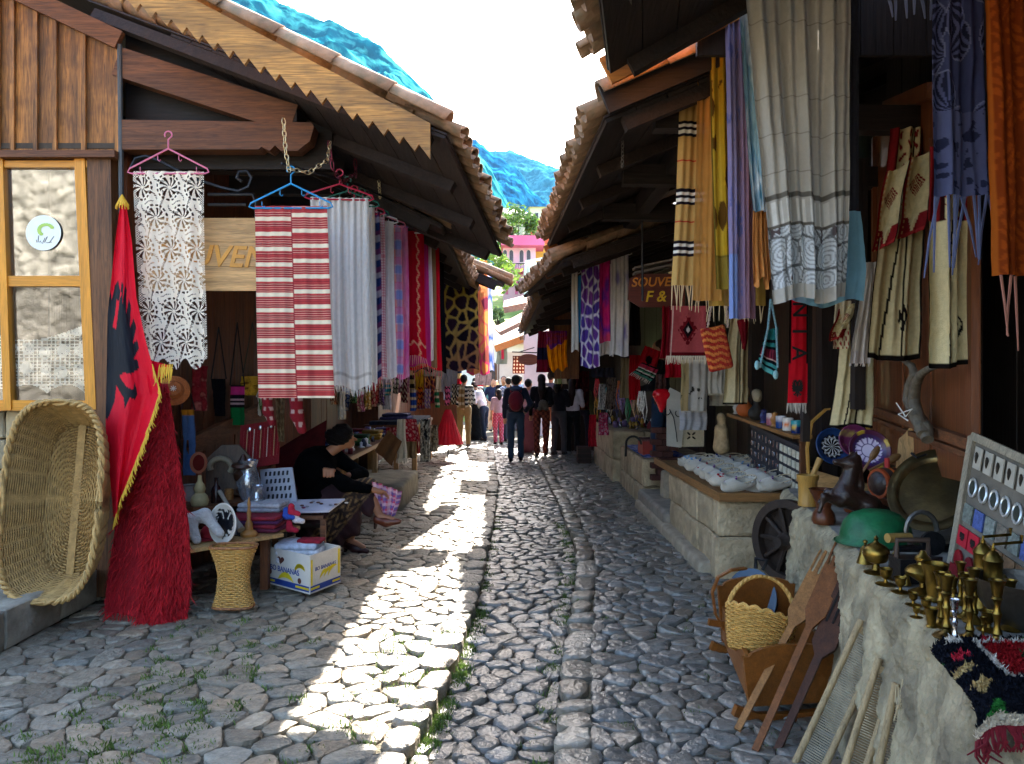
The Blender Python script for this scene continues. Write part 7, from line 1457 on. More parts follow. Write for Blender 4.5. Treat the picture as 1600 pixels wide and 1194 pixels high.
banana(fp, W_*.36, .055, .2, .0); [banana(fp, W_*.70, .13+.012*i, .13, .55-.2*i) for i in range(4)]
flat(fp, [(W_*.42+.045*(16*sin(t)**3)/16, .205+.045*(13*cos(t)-5*cos(2*t)-2*cos(3*t)-cos(4*t))/22) for t in np.linspace(0, 2*PI, 25)[:-1]], BRN, .0016, 'hand_hole')
for u_ in (.2, .8): flat(fp, [(W_*u_+.022*cos(t), .10-.02*(u_ > .5)+.022*sin(t)) for t in np.linspace(0, 2*PI, 17)[:-1]], BRN, .0016, 'hole')
for u_ in (.08,): text('_________\n_______\n________', .022, fp(W_*.16, .225), fx, up_, M('#808080', .7), bb_, depth=.0005) if 0 else None
for f, w in ((fp, W_), (spt, D_)): flat(f, [(0.004, .012), (w-.004, .012), (w-.004, .055), (.004, .055)], BLU, .001); flat(f, [(.01, .026), (w*.3, .026), (w*.3, .042), (.01, .042)], YEL, .0018); flat(f, [(w*.72, .026), (w-.01, .026), (w-.01, .042), (w*.72, .042)], YEL, .0018)
text('BO BANANAS', .04, spt(D_*.5, .17), fy, V((.1, 0, 1)), BLU, bb_, depth=.0006, bold=.0004); [banana(spt, D_*.3+.05*i, .09, .13, .3+.1*i) for i in range(3)]
flat(spt, [(.01, .06), (.03, .06), (.03, .25), (.01, .25)], YEL, .0018)
flat(spt, [(D_-.035, .08), (D_-.01, .08), (D_-.01, .27), (D_-.035, .27)], YEL, .0018)
stack('plastic wrapped white and crimson cloth filling the fruit box', tuple((A_+C_)/2+V((0, 0, .17))), .36, .24, .15, ['#c0c4cc', '#d8dade', '#b8c0d0'], 9, 'wrapped_cloth')
stack('crimson folded cloth on top in the fruit box', tuple((A_+C_)/2+V((.1, -.02, .315))), .2, .14, .03, ['#8a1428'], 11, 'wrapped_cloth')
# ---- things on the plank wall
wv_ = V((wb[0], 0, 0)) if 0 else None
wd_ = V((.56, 2.9, 0)).normalized()
def wp_(px, py, off=.10):     # point on plank wall seen at px,py
    k = (px-800)/F; x0, y0 = -2.86, 5.7; t = (k*y0-x0)/(wd_.x-k*wd_.y); return P(px, py, y0+wd_.y*t)+V((off, -off*.3, 0))
def wbag(name, label, px0, px1, py0, py1, cf, strap='#14100e', top=500, taper=.0, seed=0, fringe=None, cat='bag'):
    a, b, c_, d_ = wp_(px0, py0), wp_(px1, py0), wp_(px0+(px1-px0)*taper, py1), wp_(px1-(px1-px0)*taper, py1); t = thing(name, label, cat, (c_+d_)/2)
    cloth('pouch', None, None, (a, b, c_, d_), cf, 30, 40, 1, .02, THICK, parent=t, seed=seed, fringe=fringe)
    if strap: m = MB(); q = wp_((px0+px1)/2, top); m.tube([a, q, b], .007, 6); m.build('strap', M(strap, .8), t)
wbag('leather_bag', 'black leather bag hanging on the plank wall', 314, 338, 592, 650, const('#0e0c12'), top=512, taper=.2, seed=1)
wbag('knitted_bag', 'green, black and pink striped knitted bag on the wall', 344, 367, 602, 664, bands([(.05, '#14101a'), (.25, '#c03080'), (.34, '#14101a'), (.38, '#c0a0a8'), (.44, '#14101a'), (.5, '#b8a0a8'), (.56, '#14101a'), (1.1, '#14703a')]), top=505, seed=2)
wbag('straw_bag', 'yellow woven bag with dark strap on the wall', 364, 395, 588, 618, tiedye(['#b88a1c', '#c8a030', '#6a4a14'], 3, 5), '#3a3428', 505, .1, 3)
wbag('wool_tassel', 'bushy white wool tassel hanging beside the yellow bag', 386, 402, 620, 640, const('#c8c0b4'), '#c8c0b4', 600, .1, 4, (.06, '#c8c0b4', 30, .005), 'tassel')
wbag('green_pouch', 'bright green cloth pouch behind the yellow bag', 390, 401, 575, 640, const('#3a8a3a'), None, seed=5)
wbag('red_mat', 'faded red patterned mat behind the straw hat', 284, 309, 572, 642, tiedye(['#7a1a24', '#8e2a30', '#6a1820', '#b06a60'], 9, 6), None, seed=6, cat='mat')
wbag('woven_strip', 'white woven strip hanging by the opening edge', 398, 408, 455, 640, const('#a8a49a'), None, seed=7, cat='runner')
wbag('blue_apron', 'long faded blue apron with orange top edge', 266, 288, 640, 742, bands([(.08, '#b87a20'), (1.1, '#4a6a9a')]), '#2a1010', 600, .06, 8, cat='apron')
c = P(272, 610, 5.6); hat = thing('straw_hat', 'orange straw hat hung by the lace runner', 'hat', c); hm3 = Matrix.Rotation(.35, 3, 'Z') @ Matrix.Rotation(PI/2-.2, 3, 'X'); m = MB(); m.lathe([(0, .075), (.05, .07), (.065, .045), (.07, .01), (.105, -.005), (.11, -.01), (.07, -.002), (.06, .03), (0, .06)], c, hm3, 30); m.build('crown', M('#a85c28', .8, var=.3, vs=40, bump=.6, bs=120), hat, smooth=True)
m = MB(); [m.tube([c+hm3 @ V((0, 0, .079)), c+hm3 @ V((.022*cos(t), .022*sin(t), .077))], .003, 4) for t in np.linspace(0, 2*PI, 9)[:-1]]; m.build('star_stitch', M('#d8c8b8', .8), hat)
def sock(label, c, s_, seed):
    cf = lambda p: np.where((np.sin((p[:, 2]-c.z)*60/s_) > .55)[:, None] & (np.sin(p[:, 0]*110/s_) > -.1)[:, None], lin('#c8a8a0'), lin('#8a1424'))
    tag(blob('knitted_sock', [cap(c+V((0, 0, .16))*s_, c+V((.01, 0, 0))*s_, .055*s_, .05*s_), cap(c+V((.01, 0, 0))*s_, c+V((.05, 0, -.12))*s_, .05*s_, .038*s_)], M((.5, .5, .5), .95, attr=True, var=.15, vs=60, bump=.6, bs=150), .01, .03, col=cf), label, 'sock', 'red knitted socks')
sock('large red knitted sock with white pattern under the striped cloth', P(462, 648, 6.2), 1.0, 1); sock('smaller dark red knitted sock left of the large one', P(417, 642, 6.4), .8, 2)
cloth('narrow_sack', 'tan snake patterned tapering case hanging beside the socks', 'case', C4(430, 446, 622, 690, 6.7, bl=434, br=444), tiedye(['#8a7458', '#5a4632', '#9a8868'], 5, 6), 20, 30, 1, .02, THICK, seed=9)
cloth('carpet_piece', 'dark maroon carpet spread behind the seated woman', 'carpet', (P(428, 705, 7.4), P(512, 655, 7.9), P(440, 800, 7.2), P(505, 790, 7.7)), tiedye(['#3a0f14', '#4a151a', '#2a0c10'], 6, 5), 30, 30, 1, .02, THICK, seed=10)
# ================= LEFT FURTHER STALLS =================
rock('stone_platform', 'weathered concrete platform beyond the seated woman', -2.5, -1.36, 9.5, 11.2, .0, .38, .012, M('#77705f', .85, var=.3, vs=5, bump=.5, bs=20), .03, 'platform')
s1_ = thing('stall_table', 'long wooden stall table heaped with trinkets behind the woman', 'table', (-2.2, 10.5, .1)); TB = .80
for i in range(4): m = MB(); x = -2.62+.22*i; m.bar((x, 8.7, TB-.015), (x, 13.0, TB-.015), .21, .03); m.build('board', WOOD_BR('y'), s1_)
m = MB(); m.bar((-1.86, 8.7, TB-.02), (-1.86, 13.0, TB-.02), .025, .05); m.build('edge', M('#9a7448', .6, ax='y', var=.3), s1_)
for y in (8.85, 10.8, 12.8):
    for x in (-2.6, -1.93): m = MB(); m.bar((x, y, .1), (x, y, TB-.03), .07, .07, (1, 0, 0)); m.build('leg', WOOD_PALE('z'), s1_)
TRK = []
for prof, mt in (([(0, 0), (.3, 0), (.32, .3), (.15, .6), (.18, .9), (0, 1)], M('#8a8c96', .25, met=.8)), ([(0, 0), (.4, 0), (.45, .5), (.4, 1), (.34, 1), (0, .2)], M('#6a5a8a', .35)), ([(0, 0), (.25, 0), (.1, .3), (.3, .6), (.1, .9), (0, 1)], M('#b09048', .35, met=.9)), ([(0, 0), (.6, 0), (.65, .1), (.2, .3), (.25, .8), (0, 1)], M('#c8c8d0', .3)), ([(0, 0), (.3, 0), (.3, .7), (.1, .8), (.1, 1), (0, 1)], M('#7a1c2c', .35)), ([(0, 0), (.35, 0), (.4, .4), (.2, .8), (0, 1)], M('#243048', .3))):
    m = MB(); m.lathe(prof, (0, 0, 0), None, 10); TRK.append(mesh(m, 'trinket', mt, True))
TRN = ['silver vase shaped', 'violet cup shaped', 'brass waisted', 'pale footed', 'dark red bottle shaped', 'navy bud shaped']
def trinkets(label, group, n, x0, x1, y0, y1, z, smin=.05, smax=.13):
    for i in range(n):
        s_ = R.uniform(smin, smax); kk = R.randrange(6); o = bpy.data.objects.new('trinket', TRK[kk]); COL.objects.link(o); o.matrix_basis = Matrix.Translation((R.uniform(x0, x1), R.uniform(y0, y1), z)) @ Matrix.Rotation(R.uniform(0, 6), 4, 'Z') @ Matrix.Scale(s_, 4); tag(o, label % TRN[kk], 'trinket', group)
trinkets('small %s trinket in the jumble on the long left stall table', 'trinkets on the left stall', 75, -2.6, -1.92, 8.8, 12.8, TB+.001)
trinkets('small %s trinket heaped on the farther right stone counter', 'trinkets on the far right counter', 46, 1.72, 2.5, 12.5, 14.8, .87, .06, .17)
trinkets('small %s souvenir crowding the low shelf left of the woman', 'souvenirs on the low shelf', 22, -2.55, -2.15, 7.0, 8.2, .66, .06, .15)
m = MB(); m.box((-2.35, 7.6, .635), (.5, 1.4, .04)); o = one(m, 'low_shelf', WOOD_BR('y'), 'low wooden shelf behind the seated woman', 'shelf'); m = MB(); m.box((-2.4, 7.6, .35), (.3, 1.2, .52)); m.build('base', WOOD_DK('z'), o)
PC = [('rust', ['#8a3a1c', '#a85a2c', '#6a2a18']), ('white', ['#c8c4bc', '#d8d4cc', '#b0aca4']), ('blue', ['#24408a', '#4a70b0', '#1c2c5a']), ('green', ['#2a5a34', '#4a7a44', '#1c3c24']), ('pink', ['#c05a7a', '#d88aa0', '#8a3050']), ('ochre', ['#b08428', '#c8a04a', '#7a5a1c']), ('crimson', ['#a01828', '#c03040', '#6a1020']), ('violet', ['#5a3a80', '#7a5aa0', '#3a2454'])]
for i, (nm_, cc_) in enumerate(PC): stack('small %s pile of folded scarves on the long left stall' % nm_, (-2.42+.34*(i % 2)+R.uniform(-.03, .03), 8.95+.5*i, TB+.003), .28, .3, R.uniform(.08, .16), cc_, 40+i)
for i, (nm_, cc_) in enumerate(PC):
    px = 520+i*11+R.uniform(-2, 2); Y = 8.3+.12*i; py = 596+R.uniform(-4, 20); cloth('hung_purse', '%s embroidered purse hanging behind the seated woman' % nm_, 'purse', C4(px-6, px+6, py, py+R.uniform(26, 44), Y), spots([cc_[0], cc_[2]], [cc_[1], '#c8b89a'], i, 4, 6, .2), 20, 24, 1, .03, THICK, group='purses behind the seated woman', seed=260+i)
trinkets('small %s knick-knack on the near curio table', 'knick-knacks on the curio table', 12, -2.28, -2.0, 5.75, 6.0, TZ+.002, .05, .10)
# hanging bags along the stall front
GL = 'goods hung on the left stall front'
def hb(name, lb, cat, c4, cf, **k): return cloth(name, lb, cat, c4, cf, group=GL, mat=THICK, **k)
hb('leather_satchel', 'brown leather satchel hanging cornerwise at the stall front', 'bag', (P(607, 672, 9.3), P(628, 690, 9.3), P(585, 705, 9.3), P(612, 728, 9.3)), const('#6a4a30'), nu=14, nv=14, folds=1, amp=.02, seed=1)
hb('fur_scarf', 'white fluffy fur scarf hanging from the stall', 'scarf', C4(621, 633, 655, 716, 9.4, bl=619, br=635), const('#c0b8a4'), nu=14, nv=30, folds=2, amp=.03, seed=2, fringe=(.06, '#c0b8a4', 16, .01))
hb('floral_bag', 'red floral cloth bag behind the white fur', 'bag', C4(603, 620, 668, 702, 9.5), spots(['#8a1424', '#a02030'], ['#c8a090', '#8a1424'], 3, 4, 6, .3), nu=24, nv=24, folds=1, amp=.02, seed=3)
hb('floral_bag', 'crimson floral bag right of the white fur', 'bag', C4(630, 650, 655, 690, 9.8, bl=636, br=656), spots(['#a01830', '#8a1424'], ['#d0a8a0', '#a01c30'], 5, 4, 6, .3), nu=24, nv=24, folds=1, amp=.02, seed=4)
hb('tan_bag', 'small tan sack under the crimson bag', 'bag', C4(633, 650, 690, 716, 9.9), const('#7a6a50'), nu=12, nv=12, folds=1, amp=.03, seed=5)
hb('patterned_skirt', 'black and white ikat skirt hung low on the stall', 'skirt', C4(657, 672, 655, 722, 10.5, bl=655, br=672), tiedye(['#14141a', '#1c1c22', '#c8c4b8', '#14141a', '#b0a894'], 8, 7), nu=30, nv=60, folds=3, amp=.03, seed=6)
hb('patterned_skirt', 'brown and white patterned skirt right of the ikat one', 'skirt', C4(672, 684, 664, 706, 11, bl=671, br=685), tiedye(['#2a2420', '#6a5c4a', '#b8ac98', '#3a302a'], 9, 7), nu=24, nv=40, folds=3, amp=.03, seed=7)
s2_ = thing('stall_table', 'farther stall table draped with red striped runners', 'table', (-1.9, 14, .1)); m = MB(); m.box((-2.05, 14.2, .9), (.9, 2.6, .05)); m.build('top', WOOD_BR('y'), s2_)
for x, y in ((-1.65, 13.0), (-1.65, 15.4), (-2.4, 13.0), (-2.4, 15.4)): m = MB(); m.bar((x, y, .1), (x, y, .88), .08, .08, (1, 0, 0)); m.build('leg', WOOD_PALE('z'), s2_)
hb('striped_runner', 'red, white and gold striped runner over the far stall edge', 'runner', (V((-1.62, 12.9, .95)), V((-1.56, 14.6, .95)), V((-1.6, 12.95, .42)), V((-1.5, 14.5, .46))), lambda u, v: np.array([lin(x) for x in ('#a01c2c', '#c8b8a4', '#7a1420', '#b89858', '#c0b0b0')])[(u*17).astype(int) % 5], nu=70, nv=20, folds=6, amp=.03, seed=8)
m = MB(); m.box((-2.0, 14.0, .955), (.8, 2.2, .06)); one(m, 'folded_shawls', M('#1e2436', .9, var=.6, vs=18, bump=.5), 'flat pile of navy shawls on the far stall', 'shawls')
stack('lilac folded shawl on the navy pile', (-2.05, 13.6, .99), .5, .5, .1, ['#5a5484', '#3a3858'], 21)
c = P(700, 640, 15.2); um = thing('red_skirt', 'bright red pleated skirt displayed at the far stall end', 'skirt', c-V((0, 0, .7))); m = MB(); n = 40; rows_ = [(0, .05), (.12, .10), (.35, .17), (.68, .29)]
for d, r in rows_:
    for k in range(n): a = 2*PI*k/n; rr_ = r*(1+.07*(k % 2)); m.v.append((c.x+rr_*cos(a), c.y+rr_*sin(a), c.z-d))
m.c = [(.5,)*3]*len(m.v); m.f = [(i*n+k, i*n+(k+1) % n, (i+1)*n+(k+1) % n, (i+1)*n+k) for i in range(3) for k in range(n)]; m.build('cloth', M('#c01830', .8, var=.15, bump=.2, trans=.2), um)
m = MB(); m.tube([c, c-V((0, 0, c.z-.12))], .012, 6); m.build('stand', IRON, um)
# hung goods on the back walls of the far left shops
GW = 'textiles on the back walls of the left shops'
for i, (a, b, t_, bt, Y, cf, lb) in enumerate(((618, 640, 588, 614, 11.5, plaid('#a06878', ['#b08090', '#803850'], 5, 5), 'rose checked mat at the back of the stall'), (640, 648, 580, 614, 12, bands([(.2, '#c8b078'), (.4, '#2a2420'), (.6, '#c8b078'), (.8, '#2a2420'), (1.1, '#c8b078')]), 'black and straw banded strip'), (648, 662, 575, 610, 12.5, tiedye(['#c09a20', '#b88a18', '#7a5a10'], 4), 'yellow cloth strip under the scarves'), (662, 692, 578, 588, 13, const('#8a8274'), 'pale folded band along the shelf'), (690, 715, 576, 613, 14, const('#7a767a'), 'grey wool blanket by the striped man'), (596, 610, 592, 640, 10.5, tiedye(['#9a9aa4', '#c8c8d0', '#5a5a66'], 5), 'silvery scarf bundle in the dark stall'), (575, 590, 600, 640, 10, tiedye(['#3a2a2a', '#6a4a3a', '#2a2024'], 6), 'dark brown shawl in the stall corner'), (742, 768, 582, 602, 15.5, const('#6a5a60'), 'brown bundled awning cloth above the lane edge'))):
    cloth('wall_textile', lb, 'textile', C4(a, b, t_, bt, Y), cf, 24, 30, 2, .03, seed=130+i, group=GW)
for i, (a, b, t_, bt, cf, lb) in enumerate(((648, 664, 560, 640, plaid('#8a2030', ['#c8b090', '#2a2a4a'], 4, 8), 'red plaid blanket on the far end wall'), (664, 680, 566, 630, spots(['#c8a050', '#b03040'], ['#5a1a28', '#24243a'], 5, 4, 7, .15), 'gold and wine patterned rug on the far end wall'), (680, 694, 560, 612, const('#c8bca8'), 'plain cream blanket on the far end wall'), (694, 708, 562, 625, tiedye(['#1c3a6a', '#3a7aa8', '#c8c8d0'], 3, 4), 'blue tie-dyed sheet on the far end wall'), (706, 722, 560, 600, bands([(.2, '#a01c2c'), (.4, '#c8b080'), (.6, '#24304a'), (.8, '#c8b080'), (1.1, '#a01c2c')]), 'banded red and straw kilim on the far end wall'))):
    cloth('wall_textile', lb, 'textile', C4(a, b, t_, bt, 20.4), cf, 24, 40, 2, .04, seed=230+i, group=GW)
# ================= RIGHT FURTHER GOODS =================
y = 7.6; sg2 = thing('shop_sign', 'dark red-brown souvenir sign with yellow letters under a little shingle roof', 'sign', P(1018, 480, y)); m = MB(); m.prism([(P(x, 0, y).x, P(0, z, y).z) for x, z in ((984, 436), (996, 428), (1070, 428), (1070, 480), (1000, 480), (981, 468))], (0, y, 0), (1, 0, 0), (0, 0, 1), (0, .03, 0)); m.build('board', M('#5a2418', .5, ax='x', var=.25), sg2)
text('SOUVENIR', .125, P(1033, 441, y-.02), (1, 0, .02), (0, 0, 1), M('#c07828', .5), sg2, shear=.2, bold=.002); text('F &', .15, P(1024, 464, y-.02), (1, 0, .02), (0, 0, 1), M('#c8a020', .5), sg2, shear=.2, bold=.002)
for i in range(2): m = MB(); a = P(990, 428-8*i, y-.02+.05*i); m.bar(a, P(1072, 410-8*i, y-.02+.05*i), .16, .02); m.build('shingle_row', M('#6a6460', .8, var=.4, vs=20, bump=.5), sg2)
rb = thing('red_box', 'red wooden box with striped cloth on the low counter', 'box', P(1025, 715, 10.3)); q = P(1022, 705, 10.4); m = MB(); m.box((q.x, 10.5, .76), (.34, .4, .2)); m.build('body', M('#8a2418', .5, var=.2), rb); m = MB(); m.box((q.x, 10.5, .875), (.36, .42, .025)); m.build('lid', M('#5a3030', .6, var=.6, vs=30), rb)
cloth('blue_print_cloth', 'blue and white printed cloth on the low counter', 'cloth', (V((1.72, 11.8, .69)), V((2.3, 11.8, .69)), V((1.70, 9.95, .69)), V((2.3, 9.95, .69))), tiedye(['#28409a', '#c8c8dc', '#3a58b0', '#8a94c8'], 4, 8), 40, 60, 2, .006, seed=140)
m = MB(); q = P(990, 700, 10.2); m.tube([q+V((.1*cos(t), .05*sin(t), .05+.1*sin(t))) for t in np.linspace(0, PI, 10)]+[q+V((-.12, -.1, -.1))], .015, 6); one(m, 'cow_bell_strap', M('#14100e', .6), 'black leather strap coiled on the blue cloth', 'strap', smooth=True)
GR = 'goods hung in the right shops'
for i, (nm, a, b, t_, bt, Y, cf, lb, fr) in enumerate((
 ('hanging_bag', 1000, 1026, 540, 578, 9.6, lambda u, v: np.where((np.hypot(u-.5, v-.55) < .2)[:, None], lin('#1a0a0c'), lin('#a81420')), 'red felt bag with dark rosette', None),
 ('hanging_bag', 996, 1022, 566, 590, 9.3, bands([(.12, '#14141a'), (.42, '#a02840'), (.5, '#c8c0b8'), (.58, '#14141a'), (.68, '#3a7a5a'), (.76, '#c8c0b8'), (.86, '#14141a'), (1.1, '#3a7a6a')]), 'striped kilim bag tilted by the young man', (.05, '#c8b8b0', 16, .004)),
 ('hanging_coat', 970, 992, 560, 622, 10.4, const('#8a7a5c'), 'khaki vest hanging in the right shop', None), ('hanging_skirt', 984, 1000, 555, 625, 10.2, const('#b01420'), 'long scarlet skirt in the right shop', None),
 ('hanging_cloth', 1040, 1066, 556, 590, 8.0, const('#a01020'), 'plain red cloth under the kilim mat', None), ('hanging_cloth', 1035, 1048, 478, 560, 7.6, const('#8a1220'), 'dark red cloth beside the souvenir sign', None),
 ('hanging_bag', 1024, 1040, 585, 632, 9.2, tiedye(['#3a2a28', '#6a4a44', '#2a1c1c'], 8, 6), 'brown patterned cloth bag below the kilim bag', None),
 ('hanging_apron', 925, 960, 575, 590, 9.4, const('#26242c'), 'dark bundled cloth under the bright scarves', None),
 ('hanging_bag', 936, 946, 600, 640, 11.5, tiedye(['#3a3434', '#c8c4c0', '#2a2424'], 9, 8), 'grey and white patterned bag in the far right shop', None), ('hanging_bag', 948, 962, 590, 640, 11.2, tiedye(['#1a1618', '#7a6a60', '#2a2220'], 10, 8), 'dark beaded necklaces bundle in the far right shop', None),
 ('hanging_scarf', 921, 931, 648, 698, 12.6, tiedye(['#a01428', '#c02838', '#7a1020'], 11, 7), 'red patterned scarf hung at the counter end', None), ('hanging_scarf', 936, 950, 645, 680, 12.2, spots(['#a02050', '#b83060'], ['#c8a0b0', '#7a1840'], 3, 5, 7, .2), 'magenta beaded scarf at the counter end', None),
 ('hanging_cloth', 893, 905, 560, 612, 17.4, const('#4a1420'), 'maroon cloth behind the crowd', None), ('hanging_cloth', 905, 920, 580, 640, 17.4, tiedye(['#5a1822', '#2a1014', '#7a3030'], 12, 5), 'dark red shawl behind the crowd', None),
 ('hanging_cloth', 868, 885, 575, 600, 15.0, bands([(.3, '#b8b088'), (.6, '#8a9a60'), (1.1, '#c8c0a8')], 'u'), 'pale green and cream strips over the crowd', None), ('hanging_cloth', 985, 1000, 470, 540, 9.8, const('#1c1418'), 'black cloth in the depth of the right shop', None))):
    cloth(nm, lb, 'textile', C4(a, b, t_, bt, Y, bl=a-2, br=b+1) if nm != 'hanging_bag' or i > 1 else (P(a+8, t_, Y), P(b+8, t_+10, Y), P(a-6, bt-8, Y), P(b-4, bt+6, Y)), cf, 30, 50, 2, .03, seed=150+i, group=GR, fringe=fr)
m = MB(); c = P(1034, 625, 9.0); tag(blob('red_heart', [cap(c+V((-.04, 0, .06)), c+V((.0, 0, -.12)), .07, .02), cap(c+V((.04, 0, .06)), c+V((.0, 0, -.12)), .07, .02)], M('#c01420', .2, var=.2, vs=15, bump=.1), .015, .05), 'glossy red heart shaped ornament on the shop post', 'ornament')
m = MB(); m.box((P(913, 0, 15).x, 15.1, .21), (.26, .3, .32)); o = one(m, 'wooden_crate', M('#3a2420', .7, var=.3), 'dark wooden crate at the far counter foot', 'crate'); [((lambda mm: (mm.box((P(913, 0, 15).x, 14.94, .10+.1*i), (.27, .012, .08)), mm.build('slat', WOOD_DK('x'), o)))(MB())) for i in range(3)]
bk3 = thing('brick_pier', 'dark brick pier beside the red box', 'pier', P(1038, 690, 9.6))
for r in range(9):
    for i in range(2): m = MB(); q = P(1026, 0, 9.7); m.box((q.x+.14*i+.07*(r % 2), 9.75, .45+.075*r), (.13, .14, .065)); m.build('brick', M('#4a2a24', .9, var=.3, bump=.5, rnd=.2), bk3)
CN = [('mustard', '#b8861c'), ('scarlet', '#b81420'), ('olive', '#6a6a2a'), ('turquoise', '#2a8a90'), ('ivory', '#c8bca0'), ('maroon', '#5a1420'), ('cobalt', '#24489a'), ('orange', '#c8601c'), ('lilac', '#8a70a8'), ('emerald', '#1c6a40'), ('pink', '#c85a80'), ('charcoal', '#24242a'), ('tan', '#94744a'), ('white', '#d0ccc4')]
for i, (cn_, ch) in enumerate(CN):
    px = 566+i*13+R.uniform(-3, 3); Y = 9.2+i*.42; py = 596+R.uniform(-8, 14); w = R.uniform(7, 12); hgt_ = R.uniform(20, 40)
    cloth('hung_pouch', '%s woven pouch hanging at the back of the left stalls' % cn_, 'pouch', C4(px-w/2, px+w/2, py, py+hgt_, Y), (lambda c0, k: (lambda u, v: np.where((np.sin(v*(18+4*k)+np.sin(u*12)*k) > .45)[:, None], lin('#1a1416') if k % 2 else lin('#c8b89a'), lin(c0))))(ch, i % 3), 16, 24, 1, .03, THICK, group='pouches in the left stalls', seed=200+i)
    px = 930+i*5.6+R.uniform(-2, 2); Y = 13.6-i*.28; py = 598+R.uniform(-10, 24); m = MB()
    for k in range(5): x0_ = R.uniform(-.05, .05); l_ = R.uniform(.2, .45); p = P(px, py, Y); m.tube([p+V((x0_, 0, 0)), p+V((x0_-.03, -.02, -l_*.6)), p+V((x0_, -.02, -l_)), p+V((x0_+.03, -.02, -l_*.6)), p+V((x0_, 0, 0))], .008, 5)
    one(m, 'bead_strings', M(ch, .35, var=.5, vs=60), '%s bead strings hanging in the right shops' % cn_, 'beads', 'bead strings in the right shops')
# far oval sign and lantern
y = 19.5; os_ = thing('oval_sign', 'oval brown wooden sign on an iron arm over the lane', 'sign', P(826, 568, y)); m = MB(); m.lathe([(0, 0), (.26, 0), (.26, .04), (0, .04)], P(826, 562, y), Matrix((V((1.05, 0, 0)), V((0, 0, .55)), V((0, -1, 0)))).transposed(), 28); m.build('board', M('#6a3a28', .6, ax='x', var=.25), os_); m = MB(); m.tube([P(800, 550, y), P(862, 552, y)], .015, 5); m.tube([P(812, 550, y), P(835, 543, y)], .012, 5); m.build('arm', IRON, os_)
ln = thing('street_lantern', 'black iron lantern hanging over the far lane', 'lantern', P(816, 530, 17)); c = P(816, 524, 17); m = MB()
for k in range(4): a = PI/4+PI/2*k; m.tube([c+V((.10*cos(a), .10*sin(a), .09)), c+V((.06*cos(a), .06*sin(a), -.11))], .008, 4)
m.build('cage', IRON, ln); m = MB(); m.lathe([(.13, .09), (.09, .13), (.03, .17), (.02, .24), (0, .24)], c, None, 4); m.build('cap', IRON, ln); m = MB(); m.lathe([(.055, -.10), (.09, .085)], c, Matrix.Rotation(PI/4, 3, 'Z'), 4); m.build('glass', GLASSY, ln); m = MB(); m.tube([c+V((0, 0, .24)), c+V((0, 0, .5)), c+V((.5, 0, .55)), c+V((1.0, 0, .5))], .012, 5); m.build('bracket', IRON, ln)
